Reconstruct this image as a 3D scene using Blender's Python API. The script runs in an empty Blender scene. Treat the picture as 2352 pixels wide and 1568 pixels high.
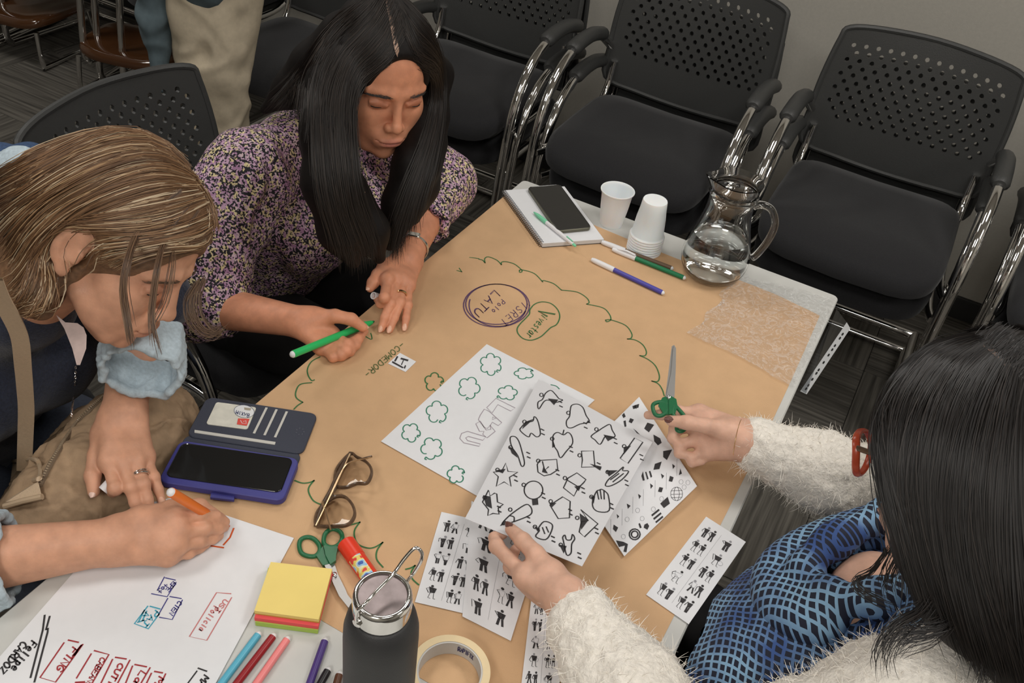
import bpy, math, random
import numpy as np
from mathutils import Vector, Matrix, Euler

# ---------------------------------------------------------------- camera, sky, lights, exposure
SC = bpy.context.scene
COL = SC.collection
CAM_F = 2116.6
CAM_ROT = (0.88479367, -0.11332709, 0.49831828)
CAM_LOC = (0.73996904, -1.65289937, 1.00488422)
cam_data = bpy.data.cameras.new('camera')
cam_data.sensor_width = 36.0
cam_data.lens = CAM_F / 2352 * 36.0
cam_data.clip_start = 0.02
cam = bpy.data.objects.new('camera', cam_data)
cam.location = CAM_LOC
cam.rotation_euler = CAM_ROT
COL.objects.link(cam)
SC.camera = cam

world = bpy.data.worlds.new('room_ambience')
SC.world = world
world.use_nodes = True
world.node_tree.nodes['Background'].inputs['Color'].default_value = (1.0, 0.95, 0.88, 1)
world.node_tree.nodes['Background'].inputs['Strength'].default_value = 0.12
SC.view_settings.view_transform = 'Standard'
SC.view_settings.look = 'None'
SC.view_settings.gamma = 1.0
SC.view_settings.exposure = -0.5
SC.view_settings.use_curve_mapping = False

CEIL = 2.0
LIGHTS = [  # x, y, size x, size y, watts
    (1.35, 0.05, 0.6, 0.6, 24), (1.25, -1.75, 0.6, 0.6, 18), (-0.55, 0.05, 0.6, 0.6, 13), (2.8, -0.9, 0.6, 0.6, 18),
    (-0.75, -1.75, 0.6, 0.6, 16), (-2.6, 0.0, 0.6, 0.6, 26), (0.75, -3.0, 0.6, 0.6, 34)]
for lx, ly, sx, sy, w in LIGHTS:
    ld = bpy.data.lights.new('ceiling_panel_light', 'AREA')
    ld.shape = 'RECTANGLE'; ld.size = sx; ld.size_y = sy; ld.energy = w
    ld.color = (1.0, 0.965, 0.915)
    lo = bpy.data.objects.new('ceiling_panel_light', ld)
    lo.location = (lx, ly, CEIL - 0.035)
    COL.objects.link(lo)

# ---------------------------------------------------------------- pixel -> world helpers (measured places on real surfaces)
_R = np.array(Euler(CAM_ROT, 'XYZ').to_matrix())
_C = np.array(CAM_LOC)

def _ray(x, y):
    return _R @ np.array([(x - 1176) / CAM_F, -(y - 784) / CAM_F, -1.0])

def at(x, y, h=0.0):
    """point at height h above the table top seen at photo pixel x, y"""
    d = _ray(x, y)
    return _C + d * ((h - _C[2]) / d[2])

def atd(x, y, dist):
    return _C + _ray(x, y) * dist

class Plane:
    def __init__(s, o, n):
        s.o = np.array(o, float); s.n = np.array(n, float) / np.linalg.norm(n)
    def __call__(s, x, y, lift=0.0):
        d = _ray(x, y)
        t = ((s.o + s.n * lift - _C) @ s.n) / (d @ s.n)
        return _C + d * t

TABLE = Plane((0, 0, 0), (0, 0, 1))

# ---------------------------------------------------------------- materials
def srgb(r, g, b):
    f = lambda c: (c / 255 / 12.92) if c / 255 <= 0.04045 else ((c / 255 + 0.055) / 1.055) ** 2.4
    return (f(r), f(g), f(b))

_mats = {}
def mat(name, col, rough=0.5, metal=0.0, noise=0.0, scale=40.0, bump=0.0, bscale=None, trans=0.0, ior=1.45, coat=0.0, sss=0.0,
        spec=0.5, sheen=0.0, alpha=1.0, attr=None, detail=4.0):
    if name in _mats: return _mats[name]
    m = bpy.data.materials.new(name); m.use_nodes = True
    nt = m.node_tree; N = nt.nodes; L = nt.links
    b = N['Principled BSDF']
    b.inputs['Base Color'].default_value = (*col, 1)
    b.inputs['Roughness'].default_value = rough
    b.inputs['Metallic'].default_value = metal
    b.inputs['IOR'].default_value = ior
    b.inputs['Specular IOR Level'].default_value = spec
    b.inputs['Transmission Weight'].default_value = trans
    b.inputs['Coat Weight'].default_value = coat
    b.inputs['Sheen Weight'].default_value = sheen
    b.inputs['Alpha'].default_value = alpha
    if sss:
        b.inputs['Subsurface Weight'].default_value = sss
        b.inputs['Subsurface Radius'].default_value = (0.9, 0.35, 0.2)
        b.inputs['Subsurface Scale'].default_value = 0.006
    src = None
    if attr:
        a = N.new('ShaderNodeAttribute'); a.attribute_name = attr
        src = a.outputs['Color']
    if noise or bump:
        tc = N.new('ShaderNodeTexCoord')
        nz = N.new('ShaderNodeTexNoise'); nz.inputs['Scale'].default_value = scale; nz.inputs['Detail'].default_value = detail
        L.new(tc.outputs['Object'], nz.inputs['Vector'])
    if noise:
        mx = N.new('ShaderNodeMix'); mx.data_type = 'RGBA'; mx.blend_type = 'MULTIPLY'
        mr = N.new('ShaderNodeMapRange'); mr.inputs['From Min'].default_value = 0.3; mr.inputs['From Max'].default_value = 0.7
        mr.inputs['To Min'].default_value = 1 - noise; mr.inputs['To Max'].default_value = 1 + noise * 0.6
        L.new(nz.outputs['Fac'], mr.inputs['Value'])
        mx.inputs['Factor'].default_value = 1.0
        if src: L.new(src, mx.inputs['A'])
        else: mx.inputs['A'].default_value = (*col, 1)
        L.new(mr.outputs['Result'], mx.inputs['B'])
        src = mx.outputs['Result']
    if src: L.new(src, b.inputs['Base Color'])
    if bump:
        n2 = nz
        if bscale:
            n2 = N.new('ShaderNodeTexNoise'); n2.inputs['Scale'].default_value = bscale; n2.inputs['Detail'].default_value = 3
            L.new(tc.outputs['Object'], n2.inputs['Vector'])
        bp = N.new('ShaderNodeBump'); bp.inputs['Strength'].default_value = min(1.0, bump); bp.inputs['Distance'].default_value = 0.002
        L.new(n2.outputs['Fac'], bp.inputs['Height']); L.new(bp.outputs['Normal'], b.inputs['Normal'])
    _mats[name] = m
    return m

# ---------------------------------------------------------------- mesh builder
def _perp(d):
    d = np.asarray(d, float); a = np.array([0, 0, 1.0]) if abs(d[2]) < 0.9 * np.linalg.norm(d) else np.array([1.0, 0, 0])
    u = np.cross(d, a); u /= np.linalg.norm(u); v = np.cross(d, u); v /= np.linalg.norm(v)
    return u, v

def catmull(pts, n=8, closed=False):
    P = [np.array(q, float) for q in pts]; out = []
    m = len(P); segs = m if closed else m - 1
    for i in range(segs):
        if closed: p0, p1, p2, p3 = P[i - 1], P[i], P[(i + 1) % m], P[(i + 2) % m]
        else: p0, p1, p2, p3 = P[max(i - 1, 0)], P[i], P[i + 1], P[min(i + 2, m - 1)]
        for j in range(n):
            t = j / n
            out.append(0.5 * ((2 * p1) + (-p0 + p2) * t + (2 * p0 - 5 * p1 + 4 * p2 - p3) * t * t + (-p0 + 3 * p1 - 3 * p2 + p3) * t ** 3))
    if not closed: out.append(P[-1])
    return out

class MB:
    def __init__(s): s.v = []; s.f = []; s.mi = []; s.cur = 0
    def add(s, vs, fs):
        o = len(s.v); s.v += [tuple(map(float, q)) for q in vs]
        for f in fs: s.f.append(tuple(i + o for i in f)); s.mi.append(s.cur)
        return s
    def box(s, c, size, M=None):
        x, y, z = (q / 2 for q in size)
        vs = [np.array([sx * x, sy * y, sz * z]) for sz in (-1, 1) for sy in (-1, 1) for sx in (-1, 1)]
        if M is not None: vs = [np.asarray(M) @ q for q in vs]
        vs = [q + np.asarray(c, float) for q in vs]
        return s.add(vs, [(0, 2, 3, 1), (4, 5, 7, 6), (0, 1, 5, 4), (2, 6, 7, 3), (0, 4, 6, 2), (1, 3, 7, 5)])
    def rbox(s, c, size, r=0.004, M=None, seg=3, edge=None):
        """slab with rounded outline in x/y and chamfered top and bottom edges"""
        x, y, z = (q / 2 for q in size); e = edge if edge is not None else min(r * 0.5, z * 0.5)
        def loop(ins, zz):
            o = []
            rr = max(r - ins, 1e-5)
            for k, (sx, sy) in enumerate(((1, 1), (-1, 1), (-1, -1), (1, -1))):
                for j in range(seg + 1):
                    a = (k + j / seg) * math.pi / 2
                    o.append(np.array([sx * (x - r) + rr * math.cos(a), sy * (y - r) + rr * math.sin(a), zz]))
            return o
        L = [loop(e, -z), loop(0, -z + e), loop(0, z - e), loop(e, z)]
        n = len(L[0]); vs = sum(L, [])
        if M is not None: vs = [np.asarray(M) @ q for q in vs]
        vs = [q + np.asarray(c, float) for q in vs]
        fs = [tuple(range(n - 1, -1, -1)), tuple(3 * n + i for i in range(n))]
        for k in range(3):
            for i in range(n): fs.append((k * n + i, k * n + (i + 1) % n, (k + 1) * n + (i + 1) % n, (k + 1) * n + i))
        return s.add(vs, fs)
    def tube(s, path, r, seg=10, caps=True, closed=False, flat=1.0, up=None):
        P = [np.array(q, float) for q in path]; n = len(P)
        R = r if hasattr(r, '__len__') else [r] * n
        vs = []; u = None
        for i in range(n):
            if closed: d = P[(i + 1) % n] - P[i - 1]
            else: d = P[min(i + 1, n - 1)] - P[max(i - 1, 0)]
            d = d / (np.linalg.norm(d) + 1e-12)
            if u is None:
                if up is not None:
                    u = np.array(up, float)
                else: u, _ = _perp(d)
            u = u - d * (u @ d)
            if np.linalg.norm(u) < 1e-6: u, _ = _perp(d)
            u = u / np.linalg.norm(u); w = np.cross(d, u)
            for k in range(seg):
                a = 2 * math.pi * k / seg
                vs.append(P[i] + R[i] * (math.cos(a) * u * flat + math.sin(a) * w))
        fs = []
        for i in range(n if closed else n - 1):
            j = (i + 1) % n
            for k in range(seg):
                l = (k + 1) % seg
                fs.append((i * seg + k, i * seg + l, j * seg + l, j * seg + k))
        if caps and not closed:
            fs.append(tuple(range(seg - 1, -1, -1))); fs.append(tuple((n - 1) * seg + k for k in range(seg)))
        return s.add(vs, fs)
    def lathe(s, prof, seg=32, c=(0, 0, 0), axis=None, cap0=True, cap1=True):
        """profile [(radius, height)] turned about local z (or about axis)"""
        c = np.asarray(c, float)
        if axis is None: u, v, w = np.eye(3)
        else:
            w = np.asarray(axis, float); w = w / np.linalg.norm(w); u, v = _perp(w)
            if np.dot(np.cross(u, v), w) < 0: v = -v
        vs = []
        for (r, z) in prof:
            for k in range(seg):
                a = 2 * math.pi * k / seg
                vs.append(c + w * z + r * (math.cos(a) * u + math.sin(a) * v))
        fs = []
        for i in range(len(prof) - 1):
            for k in range(seg):
                l = (k + 1) % seg
                fs.append((i * seg + k, i * seg + l, (i + 1) * seg + l, (i + 1) * seg + k))
        if cap0: fs.append(tuple(range(seg - 1, -1, -1)))
        if cap1: fs.append(tuple((len(prof) - 1) * seg + k for k in range(seg)))
        return s.add(vs, fs)
    def slab(s, loop, thick, n=(0, 0, 1)):
        """closed outline (world points, on top face) given thickness downwards along -n"""
        n = np.asarray(n, float); T = [np.array(q, float) for q in loop]; m = len(T)
        B = [q - n * thick for q in T]
        area = sum(np.cross(T[i], T[(i + 1) % m]) for i in range(m)) @ n
        if area < 0: T = T[::-1]; B = B[::-1]
        fs = [tuple(range(m)), tuple(range(2 * m - 1, m - 1, -1))] + [(i, m + i, m + (i + 1) % m, (i + 1) % m) for i in range(m)]
        return s.add(T + B, fs)
    def ribbon(s, pts, w, n=(0, 0, 1), closed=False):
        """flat ink line of width w lying on a surface with normal n"""
        n = np.asarray(n, float); P = [np.array(q, float) for q in pts]
        Q = [P[0]]
        for q in P[1:]:
            if np.linalg.norm(q - Q[-1]) > 1e-6: Q.append(q)
        P = Q; m = len(P)
        if m < 2: return s
        vs = []
        for i in range(m):
            if closed: d = P[(i + 1) % m] - P[i - 1]
            else: d = P[min(i + 1, m - 1)] - P[max(i - 1, 0)]
            l = np.linalg.norm(d)
            if l < 1e-9: d = P[i] - P[i - 1]; l = np.linalg.norm(d) + 1e-12
            d = d / l; e = np.cross(n, d); e = e / (np.linalg.norm(e) + 1e-12)
            off = d * 0
            if not closed and i == 0: off = -d * w * 0.4
            if not closed and i == m - 1: off = d * w * 0.4
            vs += [P[i] + e * w / 2 + off, P[i] - e * w / 2 + off]
        fs = [(2 * i, 2 * i + 1, 2 * ((i + 1) % m) + 1, 2 * ((i + 1) % m)) for i in range(m if closed else m - 1)]
        return s.add(vs, fs)
    def poly(s, pts): return s.add(pts, [tuple(range(len(pts)))])
    def build(s, name, m, parent=None, smooth=False, origin=None, world=False):
        """one mesh object. Under a parent the vertices are local, or world points when world is set"""
        me = bpy.data.meshes.new(name)
        V = np.array(s.v, float).reshape(-1, 3)
        o = bpy.data.objects.new(name, me)
        if parent is not None:
            o.parent = parent
            if world:
                Mi = np.array(wmat(parent).inverted())
                V = V @ Mi[:3, :3].T + Mi[:3, 3]
        elif origin is not None:
            V = V - np.asarray(origin, float); o.location = origin
        elif len(V):
            c = V.mean(0); c[2] = V[:, 2].min(); V = V - c; o.location = c
        me.from_pydata(V.tolist(), [], s.f)
        ms = m if isinstance(m, (list, tuple)) else [m]
        for q in ms: me.materials.append(q)
        if len(ms) > 1: me.polygons.foreach_set('material_index', s.mi)
        if smooth:
            me.polygons.foreach_set('use_smooth', [True] * len(me.polygons))
            try: me.set_sharp_from_angle(angle=math.radians(smooth if smooth is not True else 40))
            except Exception: pass
        me.update()
        COL.objects.link(o)
        return o

def wmat(o):
    M = Matrix.LocRotScale(o.location, o.rotation_euler, o.scale)
    return wmat(o.parent) @ M if o.parent else M

def tag(o, label=None, cat=None, group=None, kind=None):
    if label: o['label'] = label
    if cat: o['category'] = cat
    if group: o['group'] = group
    if kind: o['kind'] = kind
    return o

def thing(name, label, cat, loc=(0, 0, 0), rot=(0, 0, 0), group=None):
    o = bpy.data.objects.new(name, None); o.empty_display_size = 0.05
    o.location = loc; o.rotation_euler = rot if hasattr(rot, '__len__') else (0, 0, rot)
    COL.objects.link(o)
    return tag(o, label, cat, group)

def dup(root, loc=None, rot=None, label=None, group=None):
    r = root.copy(); COL.objects.link(r)
    if loc is not None: r.location = loc
    if rot is not None: r.rotation_euler = rot
    if label: r['label'] = label
    if group: r['group'] = group
    for ch in list(root.children):
        c = ch.copy(); COL.objects.link(c); c.parent = r
        for g in ch.children:
            d = g.copy(); COL.objects.link(d); d.parent = c
    return r

def struct(o):
    o['kind'] = 'structure'; return o

# ---------------------------------------------------------------- handwriting: stroke letters
FONT = {
 'A': [[(0, 0), (.5, 1), (1, 0)], [(.2, .4), (.8, .4)]], 'B': [[(0, 0), (0, 1), (.7, .95), (.75, .6), (0, .5), (.85, .4), (.8, .05), (0, 0)]],
 'C': [[(.95, .85), (.5, 1), (.08, .7), (.08, .3), (.5, 0), (.95, .15)]], 'D': [[(0, 0), (0, 1), (.7, .85), (.95, .5), (.7, .12), (0, 0)]],
 'E': [[(.9, 1), (0, 1), (0, 0), (.9, 0)], [(0, .5), (.7, .5)]], 'F': [[(.9, 1), (0, 1), (0, 0)], [(0, .5), (.7, .5)]],
 'G': [[(.95, .85), (.5, 1), (.08, .7), (.08, .3), (.5, 0), (.95, .2), (.95, .45), (.55, .45)]], 'I': [[(.5, 0), (.5, 1)]],
 'H': [[(0, 0), (0, 1)], [(1, 0), (1, 1)], [(0, .5), (1, .5)]],
 'J': [[(.2, 1), (1, 1)], [(.65, 1), (.65, .2), (.4, 0), (.1, .15)]],
 'L': [[(0, 1), (0, 0), (.9, 0)]], 'M': [[(0, 0), (.05, 1), (.5, .4), (.95, 1), (1, 0)]], 'N': [[(0, 0), (0, 1), (1, 0), (1, 1)]],
 'O': [[(.5, 1), (.1, .8), (0, .45), (.2, .08), (.6, 0), (.95, .3), (.95, .7), (.5, 1)]], 'P': [[(0, 0), (0, 1), (.75, .95), (.85, .7), (.6, .5), (0, .45)]],
 'R': [[(0, 0), (0, 1), (.75, .95), (.85, .7), (.6, .5), (0, .45)], [(.4, .48), (.95, 0)]],
 'S': [[(.9, .85), (.5, 1), (.1, .8), (.3, .55), (.8, .4), (.85, .12), (.4, 0), (.05, .15)]], 'T': [[(0, 1), (1, 1)], [(.5, 1), (.5, 0)]],
 'U': [[(0, 1), (.05, .25), (.5, 0), (.95, .25), (1, 1)]], 'V': [[(0, 1), (.5, 0), (1, 1)]], 'Z': [[(0, 1), (1, 1), (0, 0), (1, 0)]],
 'a': [[(.85, .6), (.4, .65), (.1, .3), (.4, 0), (.8, .2), (.85, .6), (.95, 0)]], 'e': [[(.1, .35), (.85, .4), (.7, .65), (.3, .65), (.08, .35), (.35, 0), (.9, .1)]],
 'i': [[(.5, 0), (.5, .6)], [(.5, .82), (.5, .88)]], 'l': [[(.5, 0), (.5, 1)]], 'o': [[(.5, .65), (.12, .4), (.3, .03), (.7, .03), (.88, .4), (.5, .65)]],
 'p': [[(.15, -.35), (.15, .65)], [(.15, .55), (.6, .65), (.88, .35), (.6, .02), (.15, .1)]], 's': [[(.8, .6), (.4, .65), (.2, .48), (.75, .25), (.6, .02), (.15, .06)]],
 't': [[(.45, 1), (.45, .1), (.8, 0)], [(.1, .62), (.85, .62)]], 'r': [[(.2, 0), (.2, .65)], [(.2, .45), (.5, .65), (.85, .6)]], 'v': [[(.1, .62), (.5, 0), (.9, .62)]],
 'c': [[(.85, .55), (.5, .65), (.12, .33), (.45, 0), (.85, .1)]], 'n': [[(.1, 0), (.1, .65)], [(.1, .45), (.5, .65), (.85, .5), (.88, 0)]], '-': [[(.1, .45), (.9, .45)]],
 '4': [[(.65, 0), (.65, 1), (.05, .35), (.95, .35)]], '0': [[(.5, 1), (.1, .6), (.2, .1), (.6, 0), (.9, .4), (.8, .85), (.5, 1)]], '.': [[(.4, 0), (.6, .05)]],
 'X': [[(0, 0), (1, 1)], [(0, 1), (1, 0)]], 'K': [[(0, 0), (0, 1)], [(.9, 1), (0, .45), (.95, 0)]], ' ': [],
}
_rj = random.Random(5)
def letters(text, x0, y0, x1, y1, height, wfrac=0.7, jit=0.03):
    """pixel polylines of handwriting whose baseline runs from x0,y0 to x1,y1 with letters `height` pixels tall"""
    d = np.array([x1 - x0, y1 - y0], float); L = np.linalg.norm(d); d /= L
    up = np.array([d[1], -d[0]]); adv = L / max(len(text), 1); out = []
    for i, ch in enumerate(text):
        for st in FONT.get(ch, []):
            if len(st) > 4:
                st = catmull([(*q, 0) for q in st], 4)
            pl = []
            for q in st:
                q = np.array([x0, y0]) + d * adv * (i + (1 - wfrac) / 2 + q[0] * wfrac) + up * height * q[1]
                pl.append((q[0] + _rj.uniform(-jit, jit) * height * 0.4, q[1] + _rj.uniform(-jit, jit) * height * 0.4))
            out.append(pl)
    return out

def ink(lines, plane, w, m, name, parent, lift=0.0004, curve=False, closed=False):
    b = MB()
    for pl in lines:
        if curve: pl = [q[:2] for q in catmull([(*q, 0) for q in pl], 5, closed)]
        b.ribbon([plane(*q, lift) for q in pl], w, plane.n, closed=closed)
    return b.build(name, m, parent, world=True)
# ---------------------------------------------------------------- room shell
M_CARPET = []
for k in range(2):
    m = bpy.data.materials.new('carpet_%d' % k); m.use_nodes = True
    nt = m.node_tree; N = nt.nodes; L = nt.links; b = N['Principled BSDF']
    b.inputs['Roughness'].default_value = 0.95
    tc = N.new('ShaderNodeTexCoord'); mp = N.new('ShaderNodeMapping')
    mp.inputs['Scale'].default_value = (3, 90, 1) if k == 0 else (90, 3, 1)
    nz = N.new('ShaderNodeTexNoise'); nz.inputs['Scale'].default_value = 1.0; nz.inputs['Detail'].default_value = 4
    cr = N.new('ShaderNodeValToRGB')
    cr.color_ramp.elements[0].position = 0.32; cr.color_ramp.elements[0].color = (0.040, 0.036, 0.030, 1)
    cr.color_ramp.elements[1].position = 0.68; cr.color_ramp.elements[1].color = (0.15, 0.138, 0.118, 1)
    L.new(tc.outputs['Object'], mp.inputs['Vector']); L.new(mp.outputs['Vector'], nz.inputs['Vector'])
    L.new(nz.outputs['Fac'], cr.inputs['Fac']); L.new(cr.outputs['Color'], b.inputs['Base Color'])
    M_CARPET.append(m)
M_WALL = mat('grey_wall_paint', srgb(176, 172, 163), 0.9, noise=0.04, scale=120, bump=0.15, bscale=300)
M_CEIL = mat('ceiling_white', (0.75, 0.74, 0.71), 0.9)
FLOOR = -0.74
X0, X1, Y0, Y1 = -4.2, 3.4, -3.4, 1.36
fl = MB().box(((X0 + X1) / 2, (Y0 + Y1) / 2, FLOOR - 0.056), (X1 - X0, Y1 - Y0, 0.1)).build('floor', mat('floor_screed', (0.03, 0.028, 0.025), 0.9))
struct(fl)
tile_mb = []
for k in range(2):
    tb = MB().rbox((0, 0, -0.003), (0.498, 0.498, 0.006), 0.004, seg=1)
    o = tb.build('carpet_tile', M_CARPET[k], fl)
    tile_mb.append(o)
first = [True, True]
for i in range(16):
    for j in range(10):
        x = X0 + 0.05 + 0.25 + i * 0.5; y = Y1 - 0.25 - j * 0.5
        if x > X1 - 0.2 or y < -2.6: continue
        k = (i + j) % 2
        o = tile_mb[k] if first[k] else tile_mb[k].copy()
        if not first[k]: COL.objects.link(o); o.parent = fl
        first[k] = False
        fo = fl.location
        o.location = (x - fo.x, y - fo.y, FLOOR - fo.z + 0.0)
struct(MB().box(((X0 + X1) / 2, Y1 + 0.06, 0.63), (X1 - X0 + 0.2, 0.12, 2.74)).build('wall_back', M_WALL))
struct(MB().box((X0 - 0.06, (Y0 + Y1) / 2, 0.63), (0.12, Y1 - Y0, 2.74)).build('wall_left', M_WALL))
struct(MB().box((X1 + 0.06, (Y0 + Y1) / 2, 0.63), (0.12, Y1 - Y0, 2.74)).build('wall_right', M_WALL))
struct(MB().box(((X0 + X1) / 2, Y0 - 0.06, 0.63), (X1 - X0 + 0.2, 0.12, 2.74)).build('wall_front', M_WALL))
struct(MB().box(((X0 + X1) / 2, (Y0 + Y1) / 2, CEIL + 0.05), (X1 - X0 + 0.2, Y1 - Y0 + 0.2, 0.1)).build('ceiling', M_CEIL))
M_BASE = mat('dark_baseboard', (0.03, 0.03, 0.03), 0.6)
struct(MB().rbox(((X0 + X1) / 2, Y1 - 0.008, FLOOR + 0.04), (X1 - X0, 0.015, 0.08), 0.003).build('baseboard_back', M_BASE))
struct(MB().rbox((X0 + 0.008, (Y0 + Y1) / 2, FLOOR + 0.04), (0.015, Y1 - Y0, 0.08), 0.003).build('baseboard_left', M_BASE))
M_FIX = mat('light_fitting_white', (0.7, 0.7, 0.7), 0.5)
for i, (lx, ly, sx, sy, w) in enumerate(LIGHTS):
    fx = MB(); zz = CEIL - 0.015
    for (cx_, cy_, ax, ay) in ((lx, ly - sy / 2 - .01, sx + .04, .02), (lx, ly + sy / 2 + .01, sx + .04, .02), (lx - sx / 2 - .01, ly, .02, sy), (lx + sx / 2 + .01, ly, .02, sy)):
        fx.box((cx_, cy_, zz), (ax, ay, 0.03))
    fx.box((lx, ly, CEIL - 0.004), (sx, sy, 0.006))
    struct(fx.build('trim_%d' % (i + 1), M_FIX))

# ---------------------------------------------------------------- table
M_TOP = mat('grey_laminate', srgb(200, 200, 196), 0.45, noise=0.03, scale=30)
M_EDGE = mat('table_edge_band', srgb(205, 206, 204), 0.5)
M_STEEL = mat('painted_steel', srgb(120, 122, 124), 0.4, 0.6)
TW, TL = 0.712, 1.62
tb = thing('table', 'long light grey laminate table half covered with brown kraft paper', 'table', (TW / 2, -TL / 2, FLOOR))
MB().rbox((0, 0, 0.74 - 0.0125), (TW, TL, 0.025), 0.012, edge=0.002).build('tabletop', M_TOP, tb, smooth=30)
for sx in (-1, 1):
    for sy in (-1, 1):
        MB().tube([(sx * (TW / 2 - .06), sy * (TL / 2 - .1), 0.0), (sx * (TW / 2 - .06), sy * (TL / 2 - .1), 0.715)], 0.02, 16).build('leg', M_STEEL, tb, smooth=True)
for sy in (-1, 1): MB().box((0, sy * (TL / 2 - .1), .69), (TW - .12, .03, .04)).build('frame_rail', M_STEEL, tb)

# ---------------------------------------------------------------- stacking visitor chairs
M_CHROME = mat('chrome', (0.82, 0.81, 0.8), 0.06, 1.0)
M_BLKPL = mat('black_plastic', (0.048, 0.049, 0.048), 0.45, bump=0.25, scale=400)
M_FABRIC = mat('black_seat_fabric', (0.013, 0.013, 0.015), 0.9, noise=0.3, scale=500, bump=0.3, sheen=0.15)
def chair_back_pt(u, v, off=0.0):
    """u -1..1 across, v 0..1 up the backrest"""
    hw = 0.245 + 0.012 * math.sin(v * math.pi) - 0.012 * v
    x = u * hw
    z = 0.50 + 0.345 * v - 0.03 * (1 - v) * (1 - u * u) * 1.2 - 0.012 * v * (u * u)
    y = -0.185 - 0.075 * v - 0.05 * (1 - u * u) - 0.035 * (1 - v) ** 2
    return np.array([x, y - off, z])
def make_back():
    b = MB(); nu, nv = 30, 18; t = 0.009
    cache = {}
    def vert(u, v, o):
        key = (round(u, 5), round(v, 5), o)
        if key not in cache:
            b.v.append(tuple(chair_back_pt(u, v, o))); cache[key] = len(b.v) - 1
        return cache[key]
    def quad(*q): b.f.append(q); b.mi.append(0)
    us = [-1 + 2 * i / nu for i in range(nu + 1)]; vs = [j / nv for j in range(nv + 1)]
    for i in range(nu):
        for j in range(nv):
            u0, u1, v0, v1 = us[i], us[i + 1], vs[j], vs[j + 1]
            hole = (2 <= i < nu - 2) and (5 <= j < nv - 2) and (j - 4.2 > 3.0 * ((i - nu / 2 + .5) / (nu / 2)) ** 2 * 0.4)
            if hole and (i + j) % 2 == 0:
                uc, vc = (u0 + u1) / 2, (v0 + v1) / 2; ru, rv = (u1 - u0) * 0.38, (v1 - v0) * 0.36
                outer = [(u0, v0), (uc, v0), (u1, v0), (u1, vc), (u1, v1), (uc, v1), (u0, v1), (u0, vc)]
                inner = [(uc + ru * math.cos(a), vc + rv * math.sin(a)) for a in [math.pi * (1.25 + .25 * k) for k in range(8)]]
                for k in range(8):
                    l = (k + 1) % 8
                    quad(vert(*outer[k], 0), vert(*outer[l], 0), vert(*inner[l], 0), vert(*inner[k], 0))
                    quad(vert(*outer[l], t), vert(*outer[k], t), vert(*inner[k], t), vert(*inner[l], t))
                    quad(vert(*inner[k], 0), vert(*inner[l], 0), vert(*inner[l], t), vert(*inner[k], t))
            else:
                um, vm = (u0 + u1) / 2, (v0 + v1) / 2
                ring = [(u0, v0), (um, v0), (u1, v0), (u1, vm), (u1, v1), (um, v1), (u0, v1), (u0, vm)]
                quad(*[vert(*q, 0) for q in ring]); quad(*[vert(*q, t) for q in ring[::-1]])
    edge = [(u, 0) for u in us] + [(1, v) for v in vs[1:]] + [(u, 1) for u in us[::-1][1:]] + [(-1, v) for v in vs[::-1][1:-1]]
    fine = []
    for k in range(len(edge)):
        a, c = edge[k], edge[(k + 1) % len(edge)]
        fine += [a, ((a[0] + c[0]) / 2, (a[1] + c[1]) / 2)]
    for k in range(len(fine)):
        a, c = fine[k], fine[(k + 1) % len(fine)]
        quad(vert(*a, t), vert(*c, t), vert(*c, 0), vert(*a, 0))
    return b
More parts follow.
